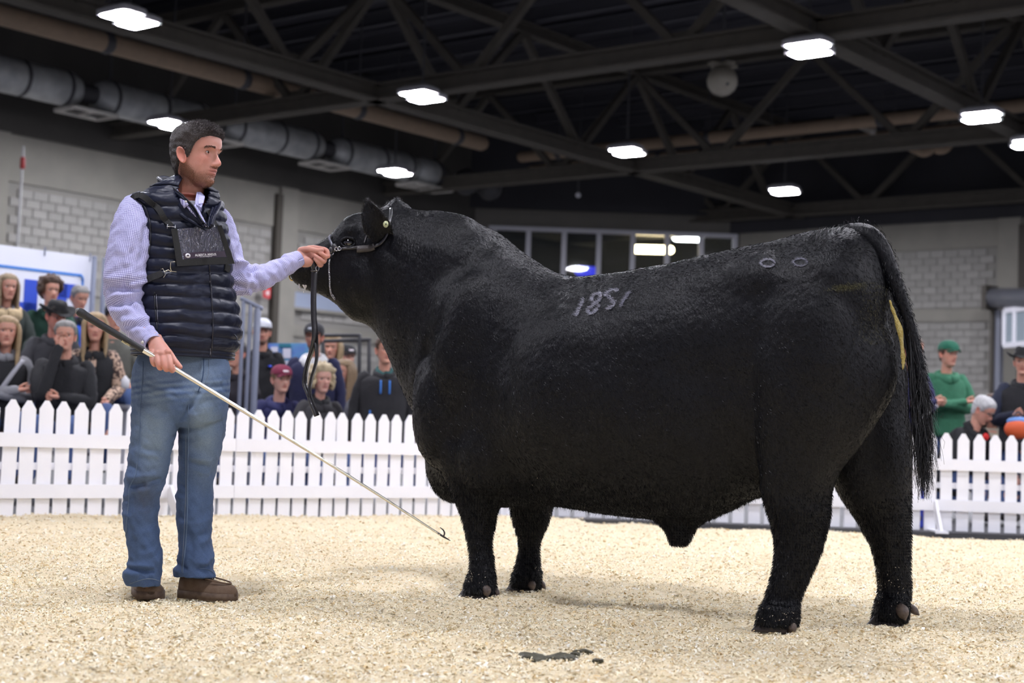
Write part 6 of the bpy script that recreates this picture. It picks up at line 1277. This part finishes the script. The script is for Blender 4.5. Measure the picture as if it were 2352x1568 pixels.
    for z_, w_, d_ in resample(np.array(zz_), 26):
        w2, d2 = w_*k, d_*k*(1.02 if fem else 1.0); bust = .020*fem*math.exp(-((z_+.26)/.07)**2); x = d2*np.sign(np.sin(q))*np.abs(np.sin(q))**.85; x = np.where(x > 0, x+bust, x); R.append(W(TL_(np.stack([-.045+x, w2*np.sign(np.cos(q))*np.abs(np.cos(q))**.8, np.full(n_, z_)], 1))))
    tv = loft(R); tn = vnormals(*tv); tvv = tv[0]+tn*(.006*wob(tv[0], .16, int(px) % 97)+.003*wob(tv[0], .06, 3))[:, None]*soft; obj('jacket', (tvv, tv[1]), mt, e)
    for sd in (-1, 1):
        A = np.array(AR[sd]); A2 = A.copy(); A2[0] = A2[0]+[0, -sd*.02, .012]; sv = tube(W(A2), np.array([.066, .066, .058, .050, .040])*s, n=16, res=22); sn = vnormals(*sv); obj('sleeve', (sv[0]+sn*(.006*wob(sv[0], .09, 5+sd)+.003*wob(sv[0], .04, 8))[:, None], sv[1]), ms, e)
    if legs:
        mtr = cloth(*trous)
        for sd in (-1, 1):
            a_, b_, f_ = KN[sd]; lv = tube(W([a_+[-.03, -sd*.02, .01], (a_+b_)/2+[0, 0, .01], b_, (b_+f_)/2, f_+[0, 0, .02]]), np.array([.105, .092, .075, .066, .060])*s, n=16, res=20); ln = vnormals(*lv); obj('trouser_leg', (lv[0]+ln*(.006*wob(lv[0], .12, 6))[:, None], lv[1]), mtr, e)
            obj('boot', tube(W([f_+[-.02, 0, -.02], f_+[.06, 0, -.035], f_+[.16, 0, -.045]]), np.array([.045, .042, .034])*s, n=12), mat('boot_dark', (.02, .016, .014), .5), e)
    # hair
    mh = hairm(hair, HC_[hair])
    Vh, Fh, Lh = head_mesh(c, hy, s, hp, ro, n=36, m=40); Nh = vnormals(Vh, Fh)
    hk = hairline(*Lh.T); thick = {'short': .010, 'curly': .034, 'long': .014, 'bald': .002, 'bob': .020, 'updo': .012}[style]
    lump = {'curly': .014}.get(style, .003); of = thick*np.clip(hk/.03, 0, 1)+lump*wob(Lh, .05, 9)*np.clip(hk/.03, 0, 1)+.0015; of = of*np.where(Lh[:, 2] > .14, 1.15, .9)
    if style in ('long', 'bob'): hk = np.where((Lh[:, 0] < .045) & (Lh[:, 2] > .04) & (np.abs(Lh[:, 1]) > .03), np.maximum(hk, .012), hk)
    kf = [f for f in Fh if np.mean(hk[f]) > 0]; idx = sorted({i for f in kf for i in f}); mm = {j: i for i, j in enumerate(idx)}; Vc = Vh+Nh*of[:, None]*s
    obj('hair', (Vc[idx], [[mm[i] for i in f] for f in kf]), mh, e)
    if style in ('long', 'bob', 'curly'):
        n = {'long': 30, 'bob': 26, 'curly': 60}[style]; dn = {'long': .30, 'bob': .16, 'curly': .10}[style]; ps_ = []
        for i in range(n):
            th = math.radians(62)+(2*math.pi-math.radians(124))*(i+.5)/n; th += rng.normal()*.05; rx, ry = (.098, .088)
            x0, y0 = math.cos(th)*rx-.008, math.sin(th)*ry; z0 = .205+rng.normal()*.01; l_ = dn*(.8+.4*rng.random()); o_ = 1.06+.05*rng.random()
            if style == 'curly': z0 = .215-(.07 if not fem else .13)*rng.random(); A = [[x0*.6, y0*.6, z0+.03], [x0*1.10, y0*1.10, z0], [x0*1.22+rng.normal()*.01, y0*1.22, z0-.02], [x0*1.14, y0*1.14, z0-.04-.02*rng.random()]]; rr_ = [.016, .020, .018, .010]
            else: A = [[x0*.55, y0*.55, .235], [x0*.98*o_, y0*o_, .17], [x0*1.05*o_, y0*1.06*o_, .08], [x0*1.02+.012, y0*1.10, .08-l_*.45], [x0*.8+.03*(x0 > -.04), y0*1.12, .08-l_]]; rr_ = [.012, .018, .018, .016, .006]
            ps_.append(tube(headpt(A, c, hy, s, hp, ro), np.array(rr_)*s, n=7, res=10))
        obj('hair_locks', join(ps_), mh, e)
    if hat:
        kind, hn_, hc_ = hat[:3]; mhh = cloth('hat_'+hn_, hc_, bump=(60, .2))
        P = lambda p: headpt(p, c, hy, s, hp, ro)
        if kind == 'cap':
            sel = [f for f in Fh if np.mean(Lh[f, 2]) > .168]; idx = sorted({i for f in sel for i in f}); mm = {j: i for i, j in enumerate(idx)}; Vx = Vh+Nh*(.016+.006*np.clip((Lh[:, 2]-.19)/.05, 0, 1))[:, None]*s
            hh = obj('cap', (Vx[idx], [[mm[i] for i in f] for f in sel]), mhh, e); R = []
            for u in np.linspace(-1, 1, 17): R.append([(.055+.055*math.cos(u*1.45)*1.0, .078*u, .172-.014*u*u), (.075+.095*math.cos(u*1.35), .070*u, .166-.022*u*u), (.075+.095*math.cos(u*1.35), .070*u, .160-.022*u*u), (.055+.055*math.cos(u*1.45), .078*u, .166-.014*u*u)])
            obj('brim', loft([P(r_) for r_ in R]), cloth('brim_'+(hat[3][0] if len(hat) > 3 else hn_), hat[3][1] if len(hat) > 3 else hc_, bump=(60, .2)), hh)
            if len(hat) > 4: obj('cap_badge', loft([P([(.112, y_, .188), (.104, y_, .205), (.108, y_, .207), (.117, y_, .188)]) for y_ in np.linspace(-.026, .026, 7)]), mat('badge_'+hat[4][0], hat[4][1], .6), hh)
        elif kind == 'cowboy':
            R = []; q = np.linspace(0, 2*math.pi, 40, endpoint=False)
            for z_, a_, b_, dent in ((.165, .112, .092, 0), (.20, .108, .088, 0), (.24, .100, .080, .0), (.268, .088, .066, .2), (.275, .070, .045, .7), (.262, .035, .018, 1)): R.append(P(np.stack([-.004+a_*np.cos(q), b_*np.sin(q), z_-.02*dent*np.exp(-(np.sin(q)/.5)**2)+.012*np.cos(q)*0], 1)))
            hh = obj('cowboy_hat', loft(R), mhh, e); R = []
            for f in (0, .25, .5, .75, 1.): a_ = .108+f*.075; b_ = .090+f*.085; R.append(P(np.stack([-.004+a_*np.cos(q), b_*np.sin(q)*(1-.10*f), .168+.055*f*f*np.abs(np.sin(q))**1.5-.018*f*np.abs(np.cos(q))**2], 1)))
            b2 = obj('brim', loft(R, cap=False), mhh, hh); so_ = b2.modifiers.new('t', 'SOLIDIFY'); so_.thickness = .006; obj('hat_band', loft([P(np.stack([-.004+(.114-.1*(z_-.165))*np.cos(q), (.094-.1*(z_-.165))*np.sin(q), np.full(40, z_)], 1)) for z_ in (.170, .190)], cap=False), mat('hat_band', (.01, .01, .01), .4), hh)
        elif kind == 'beanie':
            sel = [f for f in Fh if np.mean(Lh[f, 2]) > .150]; idx = sorted({i for f in sel for i in f}); mm = {j: i for i, j in enumerate(idx)}; Vx = Vh+Nh*.018*s; obj('beanie', (Vx[idx], [[mm[i] for i in f] for f in sel]), mhh, e)
    for ex in extras:
        t_ = ex[0]
        if t_ == 'collar':                        # stand-up or roll collar / hood / scarf ring
            q = np.linspace(0, 2*math.pi, 25); r1, zc_, th = ex[3], ex[4], ex[5]; A = np.stack([-.045+r1*np.cos(q)*1.0+.015, r1*1.05*np.sin(q), zc_-.035*np.cos(q)+.006*np.sin(5*q)], 1); P = W(TL_(A)); T_, N_, B_ = frames(P)
            a_ = np.linspace(0, 2*math.pi, 12, endpoint=False); obj(ex[6] if len(ex) > 6 else 'collar', loft([P[i]+th*s*(np.outer(np.cos(a_), N_[i])+1.35*np.outer(np.sin(a_), B_[i]))*(1+.12*math.sin(9*q[i])) for i in range(25)]), cloth(ex[1], ex[2], bump=(50, .8)), e)
        elif t_ == 'vest':                        # sleeveless layer
            R2 = [tvv.reshape(-1, n_, 3)[i] for i in range(len(tvv)//n_)]; cen = [r_.mean(0) for r_ in R2]; V2 = loft([c_+(r_-c_)*1.045 for r_, c_ in zip(R2[3:], cen[3:])], cap=False); obj('vest', V2, cloth(ex[1], ex[2]), e)
        elif t_ == 'front':                       # strip down the front (zip, shirt panel)
            w0, z0, z1 = ex[3], ex[4], ex[5]; y0 = ex[6] if len(ex) > 6 else 0.; m2 = cloth(ex[1], ex[2]); R = []
            BV_ = BVHTree.FromPolygons(tvv.tolist(), tv[1])
            for z_ in np.linspace(z0, z1, 9):
                row = []
                for yy_ in (y0-w0, y0-w0*.3, y0+w0*.3, y0+w0):
                    o_ = W(TL_([.5, yy_, z_]))[0]; dr_ = W(TL_([-.5, yy_, z_]))[0]-o_; h_ = BV_.ray_cast(Vector(tuple(o_)), Vector(tuple(dr_/np.linalg.norm(dr_)))); row.append(np.array(h_[0])-dr_/np.linalg.norm(dr_)*(.012 if len(ex) < 8 else ex[7]) if h_[0] is not None else W(TL_([.10, yy_, z_]))[0])
                R.append(row)
            o2 = obj('front_panel' if w0 > .02 else 'zip_strip', loft(R, closed=False), m2, e); so_ = o2.modifiers.new('t', 'SOLIDIFY'); so_.thickness = .004
        elif t_ == 'glasses':
            a_ = np.linspace(0, 2*math.pi, 18)
            for sd in (-1, 1): obj('glasses_rim', tube(headpt(np.stack([.099+0*a_-.010*np.abs(np.sin(a_*0)), sd*.032+.022*np.cos(a_), .127+.016*np.sin(a_)], 1), c, hy, s, hp, ro), .0022*s, n=5), mat('glasses_black', (.015, .015, .015), .3), e); obj('glasses_arm', tube(headpt([[.098, sd*.055, .13], [.02, sd*.080, .13]], c, hy, s, hp, ro), .002, n=5), MATS['glasses_black'], e)
        elif t_ == 'strap': m2 = mat('bag_strap', (.30, .30, .33), .6); A = W(TL_([[.075, .14, -.10], [.115, .06, -.22], [.13, -.05, -.40], [.10, -.15, -.55]])); obj('bag_strap', ribbon(A, W(TL_([[.0, .8, .5]]))[0]-W(TL_([[0, 0, 0]]))[0], .04*s, .006, res=16), m2, e)
        elif t_ == 'sleevemark':
            A = np.array(AR[1]); P = W([A[2]*(1-t)+A[3]*t+[0.02, .035, .02] for t in np.linspace(-.7, .8, 7)]); obj('sleeve_print', tube(P, .022, n=8), mat('print_white', (.62, .62, .70), .7), e)
        elif t_ == 'spot': P = W(TL_([ex[3]]))[0]; obj('chest_mark', ellipsoid(P, ex[4]), mat('mark_'+ex[1], ex[2], .6), e)
    return e
S = spectator
navy = ('navy', (.012, .014, .045)); blk = ('black', (.013, .013, .016)); char = ('charcoal', (.032, .030, .034))
S('woman with long blonde hair, tan fur collar and grey scarf at the top left', 16, 690, 14.6, yaw=-62, hyaw=-52, hair='ash', style='long', top=('dark_green', (.02, .03, .025)), fem=1, extras=(('collar', 'fur_tan', (.50, .38, .22), .105, -.115, .050, 'fur_collar'), ('collar', 'scarf_grey', (.24, .25, .30), .072, -.075, .026, 'scarf'), ('front', 'scarf_grey', (.24, .25, .30), .04, -.12, -.34)))
S('woman with blonde hair, grey turtleneck and black vest, arms folded', 14, 797, 12.7, yaw=-72, hyaw=-70, hp=3, hair='blond', style='long', top=('knit_grey', (.26, .26, .28)), arms='crossed', fem=1, extras=(('vest', 'black', (.013, .013, .016)), ('collar', 'knit_grey', (.26, .26, .28), .066, -.055, .026), ('strap',)))
S('man with curly brown hair and dark green jacket in the back row', 114, 697, 15.0, yaw=-75, hyaw=-52, hair='brown', style='curly', top=('forest', (.012, .055, .035)), extras=(('collar', 'forest', (.012, .055, .035), .085, -.10, .034),))
S('person with short grey hair and bright blue jacket in the back row', 180, 711, 15.8, yaw=-70, hyaw=-48, hp=-14, hair='grey', style='short', top=('bright_blue', (.02, .10, .62)), sleeve_c=('black', (.013, .013, .016)), fem=1, extras=(('collar', 'black', (.013, .013, .016), .080, -.09, .034),))
S('man in black cowboy hat and dark grey jacket, looking down', 126, 757, 13.7, yaw=-65, hyaw=-45, hp=-14, hair='dark', hat=('cowboy', 'black', (.012, .012, .014)), top=('slate', (.045, .045, .052)), skin=(.52, .24, .19), extras=(('collar', 'slate', (.045, .045, .052), .080, -.09, .03),))
S('grey-haired man in black jacket resting his hand over his mouth', 148, 806, 12.7, yaw=-84, hyaw=-76, hair='grey', style='short', arms='chin', top=('black', (.011, .013, .015)), wide=1.12, extras=(('collar', 'black', (.011, .013, .015), .078, -.085, .030),))
S('woman with long light brown hair, black vest and leopard print sleeves', 217, 785, 13.4, yaw=-80, hyaw=-72, hair='blond', style='long', top=('leopard', (.48, .33, .24)), fem=1, extras=(('vest', 'black', (.013, .013, .016)), ('front', 'leopard', (.48, .33, .24), .032, -.08, -.50, 0., .022), ('collar', 'black', (.013, .013, .016), .088, -.10, .034)))
mt_ = MATS['cloth_leopard'].node_tree
for n_ in mt_.nodes:
    if n_.type == 'TEX_NOISE' and n_.inputs['Scale'].default_value == 14: n_.inputs['Scale'].default_value = 38
    if n_.type == 'VALTORGB': n_.color_ramp.elements[0].position = .47; n_.color_ramp.elements[1].position = .53
    if n_.type == 'MIX': n_.inputs[7].default_value = (.05, .03, .025, 1)
S('person in camouflage jacket and dark cap half hidden behind the handler\'s arm', 262, 760, 14.3, yaw=-70, hyaw=-60, hair='dark', hat=('cap', 'navyblack', (.015, .017, .03)), top=('camo', (.14, .14, .12)), extras=())
S('smiling woman with glasses and dark jacket beside the stair railing', 540, 843, 14.6, yaw=-110, hyaw=-115, hair='dark', style='updo', top=('aubergine', (.022, .018, .026)), fem=1, extras=(('glasses',), ('collar', 'aubergine', (.022, .018, .026), .072, -.075, .028)))
S('bearded man in white cap and black jacket behind the stair railing', 601, 791, 15.4, yaw=-85, hyaw=-78, seated=False, hair='brown', hat=('cap', 'white', (.66, .68, .74), ('black', (.012, .012, .016))), beard=(.045, .022, .015), top=blk, arms='side', extras=(('spot', 'royal', (.03, .08, .70), (.11, .10, -.22), (.02, .045, .012)), ('collar', 'black', (.013, .013, .016), .078, -.085, .03)))
S('young man in maroon cap and navy hoodie seated low', 645, 903, 14.2, yaw=-62, hyaw=-60, hp=2, lean=12, hair='lbrown', hat=('cap', 'maroon', (.20, .018, .055), ('maroon', (.20, .018, .055)), ('white', (.7, .62, .66))), top=('navy_hood', (.014, .016, .085)), skin=(.60, .36, .29), extras=(('collar', 'navy_hood', (.014, .016, .085), .092, -.10, .036, 'hood'),))
S('man in dark cap and navy jacket with white hood, standing', 720, 804, 14.6, yaw=-95, hyaw=-100, seated=False, hair='dark', hat=('cap', 'charcoal', (.03, .03, .035), ('black', (.012, .012, .016)), ('pale', (.45, .48, .55))), beard=(.06, .03, .02), skin=(.42, .21, .15), wide=1.15, top=('navy_coat', (.013, .015, .06)), arms='side', extras=(('collar', 'white_fleece', (.72, .72, .74), .090, -.10, .042, 'hood'), ('front', 'white_fleece', (.72, .72, .74), .045, -.10, -.36)))
S('woman with short curly blonde hair and charcoal jacket', 738, 903, 14.0, yaw=-65, hyaw=-62, hair='pale', style='curly', top=char, fem=1, skin=(.62, .36, .29), extras=(('collar', 'black', (.013, .013, .016), .064, -.060, .026, 'turtleneck'), ('collar', 'charcoal', (.032, .030, .034), .085, -.11, .030)))
S('person with blonde hair mostly hidden behind the man in the white hood', 762, 826, 16.2, yaw=-80, hyaw=-100, hair='blond', style='bob', top=('grey_mid', (.10, .10, .12)), fem=1)
S('man in black and white cap standing behind the black guard rail', 796, 846, 16.9, yaw=-70, hyaw=-60, seated=False, hair='dark', hat=('cap', 'blackcap', (.015, .015, .018), ('blackcap', (.015, .015, .018)), ('white', (.7, .62, .66))), top=('grey_mid', (.10, .10, .12)), arms='side')
S('person with light brown hair and grey coat in front of the guard rail', 790, 884, 15.5, yaw=-120, hyaw=-125, hair='lbrown', style='long', top=('grey_coat', (.13, .13, .15)), fem=1, arms='side')
S('man in black jacket with blue zips standing beside the bull\'s chest', 884, 836, 13.8, yaw=-82, hyaw=-70, seated=False, hair='brown', style='short', top=('black_shell', (.016, .015, .018)), arms='side', trous=('jeans_b', (.04, .07, .25)), wide=1.1, extras=(('collar', 'tealdark', (.02, .10, .10), .062, -.058, .018), ('collar', 'black_shell', (.016, .015, .018), .078, -.085, .024), ('front', 'zip_blue', (.05, .20, .60), .008, -.15, -.27, .045), ('front', 'zip_blue', (.05, .20, .60), .008, -.15, -.27, -.035), ('front', 'zip_blue', (.05, .20, .60), .007, -.42, -.52, -.12)))
S('person in maroon jacket almost hidden behind the bull\'s chest', 944, 905, 14.6, yaw=-95, hair='brown', style='short', top=('maroon_j', (.10, .012, .03)), arms='side')
S('person in navy hoodie with white lettering on the sleeve, behind the tail', 2098, 836, 14.7, yaw=-60, hyaw=-70, seated=False, hair='brown', style='short', top=('navy_hoodie', (.035, .035, .11)), arms='crossed', extras=(('sleevemark',), ('collar', 'navy_hoodie', (.035, .035, .11), .090, -.10, .034, 'hood')))
S('man in green cap and green hoodie with folded arms', 2178, 842, 15.4, yaw=-82, hyaw=-68, seated=False, hair='brown', hat=('cap', 'green', (.012, .13, .075)), top=('green', (.045, .20, .11)), arms='crossed', extras=(('collar', 'green', (.045, .20, .11), .092, -.10, .034, 'hood'),))
S('white-haired man in black jacket bending forward behind the fence', 2250, 968, 14.2, yaw=-48, hyaw=-38, hp=-30, lean=30, hair='white', style='short', top=blk, wide=1.15, extras=(('glasses',), ('collar', 'black', (.013, .013, .016), .080, -.085, .032), ('spot', 'red', (.65, .02, .02), (.09, 0, -.07), (.03, .03, .035))))
S('woman in teal cap and cream coat beside the white-haired man', 2279, 966, 14.9, yaw=-100, hyaw=-120, hp=-10, hair='brown', style='bob', hat=('cap', 'teal', (.01, .22, .20)), top=('cream', (.48, .42, .33)), fem=1)
S('man in black cowboy hat and black vest holding his hands together', 2350, 862, 14.3, yaw=-100, hyaw=-112, seated=False, hair='dark', hat=('cowboy', 'black', (.012, .012, .014)), top=('navy_shirt', (.022, .028, .055)), arms='front', extras=(('vest', 'black', (.013, .013, .016)), ('collar', 'black', (.013, .013, .016), .076, -.08, .026)))
S('blond child in blue seen between the hind leg and the tail', 2080, 1056, 13.5, s=.85, yaw=-90, hair='blond', style='bob', top=('child_blue', (.03, .06, .50)), trous=('child_dark', (.03, .03, .08)), seated=False)
c_ = at(2338, 985, 13.6); e = empty('sports_bag', c_, 'orange and blue bag beside the man in the cowboy hat', 'bag'); obj('bag_body', ellipsoid(c_, (.12, .08, .09), n=20, m=14), mat('bag_orange', (.60, .09, .02), .6), e); obj('bag_top', ellipsoid(c_+[.01, .01, .065], (.11, .06, .045), n=20, m=10), mat('bag_blue', (.10, .22, .50), .6), e); obj('bag_handle', tube([c_+[-.06, 0, .09], c_+[0, 0, .15], c_+[.06, 0, .09]], .008, n=6, res=12), blk and mat('bag_handle', (.03, .03, .04), .6), e)
